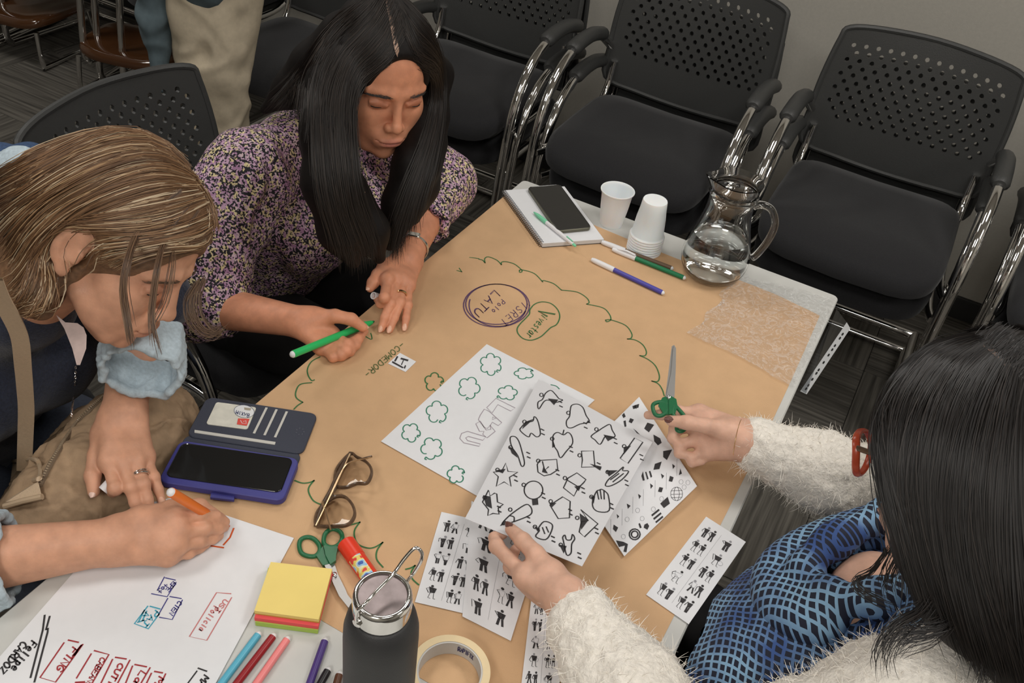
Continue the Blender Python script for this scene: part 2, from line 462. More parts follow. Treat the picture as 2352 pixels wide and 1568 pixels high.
def make_chair(label, loc, rot, group=None):
    t = thing('visitor_chair', label, 'chair', loc, rot, group)
    bk = make_back().build('backrest', M_BLKPL, t, smooth=35)
    rim = []
    for (u, v) in [(-1, .02), (-1, .3), (-1, .6), (-1, .9), (-.96, .99), (-.6, 1), (0, 1), (.6, 1), (.96, .99), (1, .9), (1, .6), (1, .3), (1, .02), (.6, 0), (0, 0), (-.6, 0)]:
        rim.append(chair_back_pt(u, v, .0045))
    MB().tube(catmull(rim, 4, True), 0.008, 8, closed=True).build('back_rim', M_BLKPL, bk, smooth=True)
    # seat: rounded cushion
    s = MB(); n = 36; prof = [(0.90, -0.03), (0.99, -0.022), (1.0, -0.005), (0.985, 0.014), (0.93, 0.024), (0.7, 0.03), (0.35, 0.028), (0.05, 0.026)]
    vsx = []
    for (k, dz) in prof:
        for i in range(n):
            a = 2 * math.pi * i / n; ca, sa = math.cos(a), math.sin(a); e = 0.33
            x = 0.238 * math.copysign(abs(ca) ** e, ca) * k; y = 0.235 * math.copysign(abs(sa) ** e, sa) * k
            vsx.append((x, y + 0.02, 0.445 + dz + 0.012 * (abs(x) / .24) ** 2 - 0.03 * max(0, (y - .1) / .13) ** 2))
    fs = [(q * n + i, q * n + (i + 1) % n, (q + 1) * n + (i + 1) % n, (q + 1) * n + i) for q in range(len(prof) - 1) for i in range(n)]
    fs += [tuple(range(n - 1, -1, -1)), tuple((len(prof) - 1) * n + i for i in range(n))]
    s.add(vsx, fs).build('seat', M_FABRIC, t, smooth=50)
    MB().rbox((0, 0.02, 0.408), (0.43, 0.40, 0.022), 0.05).build('seat_pan', M_BLKPL, t, smooth=30)
    for sx in (-1, 1):
        x = sx * 0.268
        path = catmull([(x * .93, -.235, .60), (x, -.17, .648), (x, -.08, .66), (x, .03, .652), (x, .12, .60), (x, .185, .50), (x, .215, .36), (x, .235, .2), (x, .25, .06), (x, .235, .018), (x, .2, .0125), (x, -.1, .0125), (x, -.24, .0125)], 6)
        MB().tube(path, 0.0135, 12).build('frame_tube', M_CHROME, t, smooth=True)
        pad = catmull([(x, -.2, .643), (x, -.12, .664), (x, -.04, .668), (x, .03, .66)], 5)
        MB().tube(pad, [.012] + [.0205] * (len(pad) - 2) + [.014], 12, up=(1, 0, 0), flat=1.15).build('armrest_pad', M_BLKPL, t, smooth=True)
        MB().tube(catmull([(x * .97, .2, .41), (x * .9, .12, .405), (x * .86, -.1, .40), (x * .85, -.2, .47), (x * .84, -.225, .56)], 5), 0.011, 10).build('seat_support', M_CHROME, t, smooth=True)
    MB().tube([(-.27, -.235, .0125), (.27, -.235, .0125)], 0.0125, 12).build('base_rail', M_CHROME, t, smooth=True)
    return t
ROW_Y = 0.735
PI = math.pi
chair0 = make_chair('top black perforated chair of the stack right behind the paper cups', (0.045, ROW_Y, FLOOR + 0.10), (0, 0, PI), 'black visitor chairs')
rows = [(0.675, 'top black perforated chair of the stack behind the glass jug'), (-0.575, 'black chair by the wall whose seat shows beside the dark haired woman\'s face'),
        (1.305, 'chair cut off by the right picture edge, last of the row by the wall'), (-1.205, 'dark chair by the wall hidden behind the dark haired woman\'s head')]
row_ch = [dup(chair0, (x, ROW_Y, FLOOR + (0.10 if x > -1 else 0)), (0, 0, PI), lb) for x, lb in rows]
MB().rbox((0.02, .2575, .415), (.026, .002, .010), .002, edge=.0004).build('care_tag', mat('tag_white', srgb(170, 166, 168), .6), row_ch[1])
for x, lb in [(0.045, 'lower chair under the stack right behind the paper cups'), (0.675, 'lower chair under the stack behind the glass jug'), (-0.575, 'lower chair under the stack beside the dark haired woman\'s face'),
              (1.305, 'lower chair of the last stack at the right picture edge')]:
    dup(chair0, (x, ROW_Y + 0.055, FLOOR), (0, 0, PI), lb)
dup(chair0, (-0.50, -0.42, FLOOR), (0, 0, -PI / 2), 'black perforated chair the dark haired woman sits on')
dup(chair0, (-.66, -1.05, FLOOR), (0, 0, -PI / 2), 'black chair the fair haired woman sits on, hidden beneath her')
dup(chair0, (1.16, -.84, FLOOR), (0, 0, PI / 2), 'black chair beneath the woman in the white cardigan')
# ---------------------------------------------------------------- things on the table
def crop(x0, y0, s): return lambda x, y: (x0 + x / s, y0 + y / s)
K3 = crop(850, 760, 2.904); K4 = crop(600, 500, 3.484); K5 = crop(1100, 380, 2.6727); K6 = crop(0, 1250, 3.92)
K7 = crop(350, 880, 4.1255); K8 = crop(1000, 620, 5.88); KB = crop(660, 1180, 4.042); KC = crop(550, 950, 2.5375); KD = crop(920, 1050, 3.028)
def mp(K, pts): return [K(*q) for q in pts]

M_KRAFT = mat('kraft_paper', srgb(206, 168, 128), 0.75, noise=0.05, scale=25, bump=0.2, bscale=600)
M_PAPER = mat('white_paper', srgb(226, 227, 230), 0.8, noise=0.015, scale=60)
M_SHEET = mat('pale_grey_paper', srgb(214, 214, 217), 0.8)
I_GREEN = mat('ink_green', srgb(56, 110, 62), 0.7); I_OLIVE = mat('ink_olive', srgb(92, 106, 62), 0.7); I_TEAL = mat('ink_teal', srgb(60, 130, 105), 0.7)
I_PURP = mat('ink_purple', srgb(92, 66, 100), 0.7); I_BLACK = mat('ink_black', srgb(52, 50, 52), 0.7); I_RED = mat('ink_red', srgb(160, 52, 58), 0.7)
I_PINK = mat('ink_pink', srgb(200, 125, 125), 0.7); I_BLUE = mat('ink_blue', srgb(68, 66, 135), 0.7); I_CYAN = mat('ink_cyan', srgb(70, 165, 190), 0.7)
I_ORANGE = mat('ink_orange', srgb(205, 90, 40), 0.7); I_GREY = mat('ink_grey', srgb(150, 150, 155), 0.8); I_LILAC = mat('pencil_lilac', srgb(160, 148, 158), 0.8)

# brown kraft paper sheet, slightly wavy along its far edge
kp = MB(); nx_, ny_ = 30, 50
ya = at(1128, 474)[1]; yb = at(782, 1450)[1]
def kraft_pt(i, j):
    u, v = i / nx_, j / ny_
    far = -0.058 - 0.012 * math.sin(u * PI) - 0.02 * u - 0.012 * max(0, (u - .85) / .15) ** 2 - 0.012 * max(0, (.08 - u) / .08)
    y = far + (yb - far) * v
    x = 0.002 + u * (0.692 + 0.004 * math.sin(v * 5))
    e = math.exp(-((v) / 0.03) ** 2)
    z = 0.0006 + 0.006 * e * max(0, math.sin(u * 9 + 1)) * u + 0.0025 * math.exp(-((u - .03) / .05) ** 2) * math.exp(-((v - .35) / .2) ** 2)
    return (x, y, z)
for s_ in (0, 1):
    for j in range(ny_ + 1):
        for i in range(nx_ + 1):
            q = kraft_pt(i, j); kp.v.append((q[0], q[1], q[2] - 0.0003 * s_))
W_ = nx_ + 1; off = W_ * (ny_ + 1)
for j in range(ny_):
    for i in range(nx_):
        a = j * W_ + i
        kp.f.append((a, a + W_, a + W_ + 1, a + 1)); kp.f.append((off + a, off + a + 1, off + a + W_ + 1, off + a + W_))
bd = [i for i in range(W_)] + [j * W_ + nx_ for j in range(1, ny_ + 1)] + [ny_ * W_ + i for i in range(nx_ - 1, -1, -1)] + [j * W_ for j in range(ny_ - 1, 0, -1)]
for a, b in zip(bd, bd[1:] + bd[:1]): kp.f.append((a, b, off + b, off + a))
kp.mi = [0] * len(kp.f)
kraft = kp.build('kraft_paper_sheet', M_KRAFT, smooth=True, origin=(0.35, -0.65, 0))
tag(kraft, 'large sheet of brown kraft paper spread over the table, with green scalloped cloud outline', 'paper')
KR = Plane((0, 0, 0.0009), (0, 0, 1))
scal = [mp(K4, q) for q in (
    [(1272, 630), (1225, 612), (1232, 545), (1300, 505), (1420, 515)], [(1420, 515), (1402, 475), (1425, 425), (1490, 405), (1605, 432)], [(1605, 432), (1568, 372), (1585, 332), (1650, 316), (1742, 326)],
    [(985, 745), (925, 775), (885, 815)], [(860, 875), (886, 970), (828, 945)], [(470, 1112), (402, 1150), (370, 1210), (376, 1260), (402, 1300), (425, 1296)], [(404, 1318), (312, 1332), (277, 1390), (282, 1440), (332, 1475)], [(332, 1475), (292, 1500), (262, 1530)])]
scal += [mp(K5, q) for q in (
    [(0, 575), (22, 580), (38, 597)], [(38, 597), (36, 570), (60, 560), (110, 580), (138, 608)], [(138, 608), (140, 592), (170, 590), (220, 605), (262, 640), (262, 652), (250, 654), (249, 642)], [(249, 642), (268, 640), (340, 662), (392, 714)],
    [(388, 710), (402, 706), (460, 725), (507, 764)], [(507, 764), (600, 775), (658, 808), (677, 838), (662, 850)], [(662, 850), (760, 872), (800, 910), (810, 945), (785, 958), (778, 948)], [(778, 948), (812, 947), (900, 980), (938, 1030), (935, 1058), (912, 1064)],
    [(912, 1064), (960, 1070), (1005, 1098), (1028, 1140), (1020, 1166), (988, 1166)], [(988, 1166), (1040, 1190), (1085, 1230), (1108, 1290), (1098, 1324), (1062, 1322)], [(1062, 1322), (1100, 1338), (1125, 1372), (1138, 1412)])]
scal += [mp(K7, q) for q in (
    [(1350, 920), (1420, 944), (1490, 938), (1532, 920)], [(1532, 920), (1485, 980), (1482, 1035), (1525, 1110), (1590, 1145)], [(1760, 1335), (1850, 1345), (1966, 1315)], [(1966, 1315), (1916, 1390), (1920, 1470), (1960, 1530), (2045, 1560), (2110, 1550), (2182, 1508)])]
scal += [mp(KB, q) for q in ([(885, 262), (832, 340), (830, 420), (887, 492)], [(1100, 512), (1145, 500), (1186, 478)], [(1186, 478), (1150, 540), (1160, 600), (1218, 655)])]
for q in scal: ink([q], KR, 0.0021, I_GREEN, 'drawn_scallop', kraft, curve=True)
def cloud_pts(cx_, cy_, r, lobes=5, rot=0.0, sx=1.0, sy=1.0, gap=0.25):
    P = []; n = lobes * 9; m = int(n * (1 - gap / lobes))
    for i in range(m + 1):
        a = rot + 2 * PI * i / n; rr = r * (0.72 + 0.30 * abs(math.sin(lobes * (a - rot) / 2)) ** 0.7)
        P.append((cx_ + rr * math.cos(a) * sx, cy_ + rr * math.sin(a) * sy))
    x, y = P[-1]; P += [(x - r * .15, y - r * .1), (x - r * .25, y + r * .06), (x - r * .12, y + r * .12)]
    return P
ink([mp(K3, cloud_pts(427, 340, 62, 5, .4))], KR, 0.0021, I_GREEN, 'drawn_small_cloud', kraft, curve=True)
ell = [[(825 + 445 * math.cos(t), 477 + 290 * math.sin(t)) for t in np.linspace(0, 2 * PI, 40)], [(845 + 415 * math.cos(t) - 20, 460 + 272 * math.sin(t)) for t in np.linspace(0, 2 * PI, 40)],
       [(845 + 390 * math.cos(t), 470 + 290 * math.sin(t)) for t in np.linspace(.3, 3.4, 24)]]
for q in ell: ink([mp(K8, q)], KR, 0.0022, I_PURP, 'drawn_circle', kraft)
ink(letters('ISRET', 1204, 690, 1147, 738, 17, .6) + letters('Polo', 1153, 686, 1128, 714, 11) + letters('LATU', 1136, 664, 1085, 716, 19, .75) + letters('LATU', 1137.5, 665, 1086.5, 717, 18, .75),
    KR, 0.0014, I_PURP, 'handwriting', kraft)
blob = [(1280, 530), (1340, 460), (1440, 428), (1560, 450), (1650, 530), (1680, 630), (1640, 730), (1560, 775), (1500, 830), (1420, 900), (1300, 945), (1190, 925), (1120, 860), (1105, 790), (1150, 720), (1220, 650), (1270, 590)]
ink([mp(K8, blob)], KR, 0.0022, I_GREEN, 'drawn_bean_outline', kraft, curve=True, closed=True)
ink([mp(K8, [(1620, 590), (1385, 550), (1515, 620)]), mp(K8, [(1610, 600), (1390, 558), (1505, 628)])] + letters('ivestar', 1247, 720, 1207, 770, 17, .7), KR, 0.0017, I_GREEN, 'handwriting', kraft)
ink(letters('-COMEDOR-', 923, 783, 835, 858, 13, .72), KR, 0.0017, I_OLIVE, 'handwriting', kraft)

def sheet(name, px, h, label, m=M_PAPER, thick=0.0006, group=None, cat='paper'):
    hs = h if hasattr(h, '__len__') else [h] * len(px)
    P = [at(*q, hh) for q, hh in zip(px, hs)]
    n = np.cross(P[1] - P[0], P[2] - P[0]); n /= np.linalg.norm(n)
    if n[2] < 0: n = -n
    o = tag(MB().slab(P, thick, n).build(name, m), label, cat, group)
    return o, Plane(P[0], n)

# white sheet with clouds and the word in outline letters
ltu, LP = sheet('drawing_sheet', [(1118, 790), (1366, 918), (1113, 1148), (875, 1013)], 0.0024, 'white sheet with small green clouds and outlined letters, lying on the kraft paper', cat='paper')
for cp_ in [mp(K3, q) for q in (cloud_pts(805, 222, 72, 6, 1), cloud_pts(1028, 282, 62, 5, 0, 1.05, .6), cloud_pts(660, 378, 72, 5, 2), cloud_pts(917, 412, 64, 5, 3, 1, .75), cloud_pts(447, 540, 72, 5, 1.5), cloud_pts(272, 677, 62, 5, .8),
     cloud_pts(412, 782, 72, 5, 2.4), cloud_pts(573, 957, 58, 5, .2), [(1208, 358), (1240, 366), (1262, 385)])]: ink([cp_], LP, 0.0019, I_TEAL, 'drawn_small_cloud', ltu, curve=True)
let = [[(840, 448), (968, 512), (938, 533), (852, 490), (815, 545), (778, 510)], [(762, 520), (795, 535), (878, 610), (855, 630), (815, 607), (800, 632), (806, 655), (775, 660), (722, 590), (735, 560)], [(818, 572), (842, 580), (815, 590)],
       [(705, 618), (735, 600), (760, 640), (782, 650), (800, 628), (835, 668), (780, 712), (752, 688), (760, 668), (730, 668)], [(728, 768), (625, 745), (598, 715), (610, 682), (650, 668), (772, 705), (752, 728), (655, 702), (638, 712), (650, 730), (735, 752)]]
for q in let: ink([mp(K3, q)], LP, 0.0013, I_LILAC, 'outlined_letter', ltu, closed=True)

# small square sticker beside the lettering
stk, SP = sheet('small_sticker', mp(K4, [(1110, 1080), (1240, 1150), (1155, 1232), (1015, 1165)]), 0.0016, 'tiny white square sticker with a table icon, on the brown paper', cat='sticker')
b = MB()
for q in ([(1120, 1118), (1180, 1135), (1172, 1148), (1112, 1130)], [(1050, 1145), (1140, 1195), (1132, 1204), (1046, 1158)], [(1085, 1105), (1098, 1110), (1075, 1150), (1062, 1146)], [(1150, 1178), (1160, 1182), (1150, 1208), (1140, 1200)], [(1135, 1138), (1142, 1140), (1125, 1178), (1118, 1175)]):
    b.poly([SP(*K4(*w), 0.0004) for w in q])
b.build('printed_icon', I_BLACK, stk, world=True)

# ---- sheets of printed stickers
_ri = random.Random(11)
def icon_grid(plane, px, rows, cols, parent, seed, dens=1.0, name='printed_figures'):
    """little printed silhouettes of people in a grid across a quad (corners in order, u along 0-1, v along 0-3)"""
    r = random.Random(seed); A, B, C_, D = [plane(*q, 0.0004) for q in px]; bb = MB(); gl = MB()
    def P(u, v): return (A * (1 - u) + B * u) * (1 - v) + (D * (1 - u) + C_ * u) * v
    U = np.linalg.norm(B - A); V = np.linalg.norm(D - A)
    for i in range(rows):
        for j in range(cols):
            cu, cv = (j + .5) / cols, (i + .5) / rows; su, sv = .40 / cols, .40 / rows
            def Q(x, y): return P(cu + x * su, cv + y * sv)
            kind = r.random()
            nfig = 2 if kind < .6 else 1
            for f in range(nfig):
                ox = (-.45 + .9 * f) if nfig == 2 else 0; w = .34 if nfig == 2 else .5
                a0 = r.uniform(-.15, .15)
                hd = [(ox + a0 + .17 * math.cos(t), -.78 + .17 * math.sin(t)) for t in np.linspace(0, 2 * PI, 8)[:-1]]
                (bb if r.random() < .6 else gl).poly([Q(*q) for q in hd])
                if r.random() < .72 * dens:
                    bb.poly([Q(*q) for q in [(ox - w, -.5 + a0), (ox + w * .8, -.55), (ox + w * .6, .1), (ox - w * .5, .15)]])
                else:
                    gl.ribbon([Q(*q) for q in [(ox - w, -.5 + a0), (ox + w * .8, -.55), (ox + w * .6, .1), (ox - w * .5, .15)]], 0.0005, plane.n, closed=True)
                if r.random() < .7:
                    bb.poly([Q(*q) for q in [(ox - w * .6, .15), (ox - w * .05, .12), (ox - w * .1 + a0, .9), (ox - w * .7 + a0, .92)]])
                    bb.poly([Q(*q) for q in [(ox + w * .1, .14), (ox + w * .6, .12), (ox + w * .9 - a0, .85), (ox + w * .4 - a0, .9)]])
                else:
                    bb.ribbon([Q(*q) for q in [(ox - w * .4, .15), (ox - w * .6, .9), (ox - w * .1, .92)]], 0.0007, plane.n)
                    bb.ribbon([Q(*q) for q in [(ox + w * .4, .15), (ox + w * .6, .9), (ox + w, .9)]], 0.0007, plane.n)
                arm = [(ox - w, -.45), (ox - w * 1.5, r.uniform(-.5, .2)), (ox - w * r.uniform(.3, 1.4), r.uniform(-.1, .4))]
                bb.ribbon([Q(*q) for q in arm], 0.0008, plane.n)
            if r.random() < .5:
                x, y = r.uniform(-.6, .6), r.uniform(-.3, .3)
                gl.ribbon([Q(x + .35 * math.cos(t), y + .3 * math.sin(t)) for t in np.linspace(0, 2 * PI, 12)[:-1]], 0.0004, plane.n, closed=True)
    # cut lines between the stickers
    for j in range(1, cols): gl.ribbon([P(j / cols, .03), P(j / cols, .97)], 0.0003, plane.n)
    bb.build(name, I_BLACK, parent, world=True)
    gl.build('printed_outlines', I_GREY, parent, world=True)
def stk_sheet(px, h, label, rows, cols, seed, inset=0.05):
    o, pl = sheet('sticker_sheet', px, h, label, group='cut sheets of printed pictogram stickers', cat='sticker sheet', thick=0.0005)
    Pq = [np.array(q, float) for q in px]; c = sum(Pq) / 4
    icon_grid(pl, [q + (c - q) * inset * 2 for q in Pq], rows, cols, o, seed)
    return o
stk_sheet([(1014, 1175), (1068, 1187), (1145, 1204), (1065, 1408)][:0] or [(1014, 1175), (1128, 1201), (1065, 1408), (953, 1382)], 0.0022, 'leftmost printed sticker sheet, nearest the steel bottle lid, partly under another', 5, 2, 3)
stk_sheet([(1083, 1150), (1248, 1232), (1173, 1471), (1062, 1415)], 0.0034, 'printed sticker sheet under the left wrist of the white cardigan woman, between two others', 5, 2, 7)
stk_sheet([(1222, 1362), (1292, 1372), (1283, 1640), (1190, 1635)], 0.0046, 'printed sticker sheet running along the fluffy white sleeve at the bottom', 6, 2, 9)
stk_sheet([(1622, 1186), (1713, 1244), (1582, 1433), (1484, 1365)], 0.0022, 'narrow printed sticker sheet on the table corner, right before the blue checked blouse', 5, 2, 21)

# ---- sheet of doodle characters held in her left hand
DS = [(1237, 871), (1499, 1015), (1337, 1300), (1068, 1190)]
hA, hB, hC = 0.022, 0.034, 0.062
PA, PB, PC = at(*DS[0], hA), at(*DS[1], hB), at(*DS[3], hC)
_n = np.cross(PB - PA, PC - PA); _n = _n / np.linalg.norm(_n); _n = _n if _n[2] > 0 else -_n
DP = Plane(PA, _n)
doo = tag(MB().slab([DP(*q) for q in DS], 0.0004, DP.n).build('doodle_sheet', M_SHEET), 'pale grey sheet of black outlined doodle characters, held in her left hand', 'paper')
def star(cx_, cy_):
    return [(905, 880), (920, 935), (985, 940), (930, 975), (940, 1035), (895, 1005), (842, 1035), (855, 970), (822, 940), (878, 935)]
doods = [
 ([[(1170, 415), (1205, 395), (1235, 420), (1260, 450), (1285, 460), (1240, 475), (1190, 460), (1160, 470), (1125, 520), (1120, 475), (1150, 455)]], (1143, 425), (1275, 490), [(1205, 458), (1240, 462), (1225, 480)]),
 ([[(1330, 570), (1310, 600), (1315, 638), (1345, 645), (1400, 620), (1462, 605), (1440, 560), (1420, 510), (1385, 487), (1345, 495), (1335, 530)]], (1323, 545), (1440, 632), [(1455, 600), (1465, 610), (1450, 608)]),
 ([[(1000, 660), (1030, 690), (1060, 705), (1075, 680), (1110, 705), (1135, 690), (1130, 640), (1115, 590), (1095, 570), (1085, 600), (1040, 610), (1010, 640)]], (1030, 605), (1155, 675), [(1040, 610), (1070, 600), (1030, 635)]),
 ([[(935, 710), (965, 703), (990, 730), (1010, 790), (1030, 880), (1010, 900), (985, 830), (945, 770)]], (937, 775), (1060, 830), [(940, 785), (960, 800), (970, 825), (950, 810)]),
 ([[(1290, 692), (1250, 675), (1220, 700), (1225, 760), (1250, 800), (1270, 845), (1310, 800), (1350, 750), (1345, 700), (1320, 675)], [(1285, 690), (1293, 660)]], (1215, 718), (1345, 790), [(1218, 730), (1228, 760), (1218, 765)]),
 ([[(1475, 700), (1530, 660), (1560, 640), (1600, 622), (1615, 660), (1635, 700), (1600, 710), (1570, 700), (1535, 755), (1500, 725)]], (1510, 655), (1640, 735), [(1575, 700), (1615, 708), (1590, 722)]),
 ([[(1765, 712), (1820, 740), (1720, 882), (1668, 848)]], (1695, 768), (1815, 845), [(1700, 780), (1725, 775), (1700, 805)]),
 ([[(1410, 800), (1490, 798), (1500, 905), (1410, 908), (1416, 860)]], (1398, 828), (1530, 900), [(1490, 895), (1530, 905), (1525, 918)]),
 ([[(1130, 862), (1245, 855), (1252, 925), (1205, 955), (1160, 965), (1120, 940), (1115, 890)], [(1150, 870), (1165, 930), (1190, 905)]], (1122, 865), (1255, 945), [(1160, 915), (1175, 940), (1155, 935)]),
 ([star(0, 0)], (850, 925), (975, 985), [(855, 930), (890, 925), (880, 940)]),
 ([[(1090 + 62 * math.cos(t), 1060 + 60 * math.sin(t)) for t in np.linspace(0, 2 * PI, 14)[:-1]]], (1025, 1025), (1160, 1100), [(1090, 1130), (1110, 1128), (1112, 1148), (1092, 1150)]),
 ([[(1380, 945), (1440, 990), (1425, 1010), (1385, 1050), (1360, 1100), (1290, 1045), (1320, 980)], [(1310, 990), (1395, 1042)]], (1300, 980), (1425, 1065), [(1375, 1040), (1400, 1035), (1390, 1055)]),
 ([[(1570, 1030), (1590, 990), (1640, 950), (1690, 905), (1685, 930), (1725, 935), (1680, 990), (1610, 1030)], [(1605, 990), (1660, 950)], [(1620, 1005), (1690, 950)]], (1585, 940), (1715, 1015), [(1590, 935), (1630, 935), (1600, 955)]),
 ([[(790, 1060), (800, 1100), (830, 1080), (845, 1085), (850, 1140), (888, 1155), (855, 1180), (860, 1220), (820, 1215), (785, 1230), (790, 1190), (750, 1140)]], (765, 1110), (865, 1190), [(770, 1115), (795, 1120), (800, 1160), (780, 1150)]),
 ([[(880, 1290), (930, 1230), (1030, 1160), (1065, 1165), (1080, 1200), (1060, 1230), (960, 1270)], [(930, 1230), (960, 1240), (960, 1270)]], (935, 1190), (1060, 1260), [(880, 1290), (895, 1270), (910, 1280)]),
 ([[(1285, 1105), (1335, 1135), (1330, 1245), (1255, 1250), (1200, 1160)]], (1205, 1135), (1340, 1210), [(1205, 1150), (1230, 1150), (1215, 1165)]),
 ([[(1485, 1130), (1510, 1070), (1530, 1060), (1545, 1055), (1570, 1070), (1590, 1100), (1595, 1195), (1530, 1205), (1490, 1180)], [(1515, 1070), (1525, 1120)], [(1535, 1060), (1543, 1118)], [(1560, 1065), (1562, 1120)]], (1477, 1105), (1615, 1170), [(1480, 1110), (1495, 1110), (1490, 1135)]),
 ([[(1405, 1190), (1520, 1285), (1430, 1372), (1395, 1340), (1410, 1270), (1455, 1265)]], (1382, 1245), (1515, 1335), [(1410, 1240), (1440, 1262), (1415, 1295)]),
 ([[(1120, 1320), (1160, 1270), (1215, 1290), (1205, 1345), (1170, 1390), (1105, 1370), (1130, 1330)], [(1150, 1310), (1165, 1350)], [(1175, 1305), (1190, 1340)]], (1100, 1305), (1225, 1390), [(1105, 1310), (1125, 1318), (1118, 1330)]),
 ([[(1300, 1360), (1310, 1390), (1340, 1390), (1350, 1355), (1365, 1385), (1345, 1420), (1340, 1480), (1310, 1490), (1290, 1400), (1285, 1375)]], (1272, 1425), (1400, 1500), [(1275, 1435), (1300, 1440), (1290, 1465)])]
SMOOTH = {0, 1, 2, 3, 4, 5, 10, 12, 14, 16, 18, 19}
for di_, (shp, hd, ft, blk) in enumerate(doods):
    b = MB()
    for k, q in enumerate(shp):
        b.ribbon([DP(*w[:2], 0.0004) for w in (catmull([(*K3(*w), 0) for w in q], 4, k == 0) if di_ in SMOOTH else [(*K3(*w), 0) for w in q])], 0.0019, DP.n, closed=(k == 0))
    b.ribbon([DP(*K3(hd[0] + 12 * math.cos(t), hd[1] + 12 * math.sin(t)), 0.0004) for t in np.linspace(0, 2 * PI, 9)[:-1]], 0.0017, DP.n, closed=True)
    bc_ = np.mean(blk, 0); b.poly([DP(*K3(*(bc_ + (np.array(w) - bc_) * 2.0)), 0.0004) for w in blk])
    for (dx, dy) in ((0, -16), (4, 14)):
        b.ribbon([DP(*K3(ft[0] + dx - 14, ft[1] + dy - 6), 0.0004), DP(*K3(ft[0] + dx + 3, ft[1] + dy + 2), 0.0004)], 0.0024, DP.n)
    b.build('printed_doodle', I_BLACK, doo, world=True)

# ---- icon sticker sheet held against the scissors
ISH = [(1468, 911), (1601, 1116), (1434, 1277), (1302, 1075)]
hI = [0.03, 0.016, 0.006, 0.015]
IA, IB, IC = at(*ISH[0], hI[0]), at(*ISH[1], hI[1]), at(*ISH[2], hI[2])
_n = np.cross(IB - IA, IC - IA); _n = _n / np.linalg.norm(_n); _n = _n if _n[2] > 0 else -_n
IP = Plane(IA, _n)
ish = tag(MB().slab([IP(*q) for q in ISH], 0.0004, IP.n).build('icon_sheet', M_PAPER), 'white sheet of small black icon stickers below the hand with scissors', 'sticker sheet')
b = MB(); g = MB()
F = [[(1850, 610), (1895, 625), (1860, 675), (1828, 650)], [(1890, 690), (1935, 715), (1945, 745), (1920, 762), (1895, 735)], [(1955, 800), (2015, 790), (1980, 860), (1955, 840)], [(1900, 885), (1945, 870), (1930, 920), (1890, 925)],
     [(1810, 965), (1820, 935), (1832, 995), (1820, 998)], [(1835, 940), (1843, 938), (1858, 985), (1848, 990)], [(1860, 935), (1870, 932), (1882, 970), (1872, 978)], [(1690, 600), (1705, 595), (1710, 635), (1698, 640)], [(1735, 580), (1760, 590), (1745, 615), (1725, 605)],
     [(1750, 500), (1795, 485), (1790, 510), (1755, 520)], [(1755, 650), (1775, 665), (1800, 690), (1780, 680)], [(1760, 505), (1770, 490), (1778, 520)], [(1680, 560), (1695, 545), (1705, 570), (1690, 580)],
     [(1640, 1395), (1690, 1405), (1720, 1420), (1710, 1475), (1690, 1470), (1700, 1430), (1660, 1440)], [(1830, 1290), (1850, 1280), (1862, 1300), (1850, 1325), (1825, 1310)],
     [(1875, 1225), (1925, 1185), (1932, 1195), (1882, 1236)], [(1888, 1248), (1938, 1208), (1945, 1218), (1895, 1259)], [(1902, 1271), (1950, 1231), (1957, 1241), (1909, 1281)],
     [(1935, 1150), (1985, 1105), (2000, 1150), (1960, 1180)], [(1930, 1040), (1955, 1045), (1945, 1075), (1920, 1070)], [(2000, 965), (2025, 975), (2015, 1005), (1992, 1000)], [(2070, 915), (2080, 950), (2060, 960)],
     [(2015, 885), (2035, 900), (2020, 920)], [(1940, 950), (1962, 965), (1948, 985)], [(1868, 1015), (1888, 1032), (1872, 1052)], [(1788, 1085), (1808, 1100), (1795, 1120)], [(1712, 1150), (1738, 1165), (1720, 1185)], [(1645, 1220), (1662, 1235), (1650, 1250)],
     [(1625, 1290), (1655, 1310), (1640, 1340), (1620, 1320)], [(1790, 1285), (1800, 1280), (1812, 1310), (1800, 1315)]]
for q in F: b.poly([IP(*K3(*w), 0.0004) for w in q])
for x0_, y0_ in ((2045, 870), (1975, 960), (1900, 1010), (1822, 1070), (1752, 1120), (1680, 1200), (1605, 1270)):
    g.ribbon([IP(*K3(x0_ + 2, y0_ - 15), .0004), IP(*K3(x0_, y0_ + 95), .0004)], 0.0004, IP.n)
for r_ in (22, 36): b.ribbon([IP(*K3(1765 + r_ * math.cos(t), 1355 + r_ * math.sin(t)), .0004) for t in np.linspace(0, 2 * PI, 14)[:-1]], 0.0022, IP.n, closed=True)
for sx_ in (1, .45): b.ribbon([IP(*K3(2045 + 40 * sx_ * math.cos(t), 1085 + 46 * math.sin(t)), .0004) for t in np.linspace(0, 2 * PI, 14)[:-1]], 0.0006, IP.n, closed=True)
for dy in (-20, 4, 26): b.ribbon([IP(*K3(2008, 1085 + dy), .0004), IP(*K3(2082, 1082 + dy), .0004)], 0.0006, IP.n)
for (x_, y_) in ((1945, 1118), (1890, 1187), (1815, 1250), (1690, 1370), (2075, 1005), (2095, 1040), (2120, 1010), (1785, 1195), (1715, 1255)):
    g.ribbon([IP(*K3(x_ + 14 * math.cos(t), y_ + 16 * math.sin(t)), .0004) for t in np.linspace(0, 2 * PI, 10)[:-1]], 0.0005, IP.n, closed=True)
b.build('printed_icons', I_BLACK, ish, world=True); g.build('printed_outlines', I_GREY, ish, world=True)

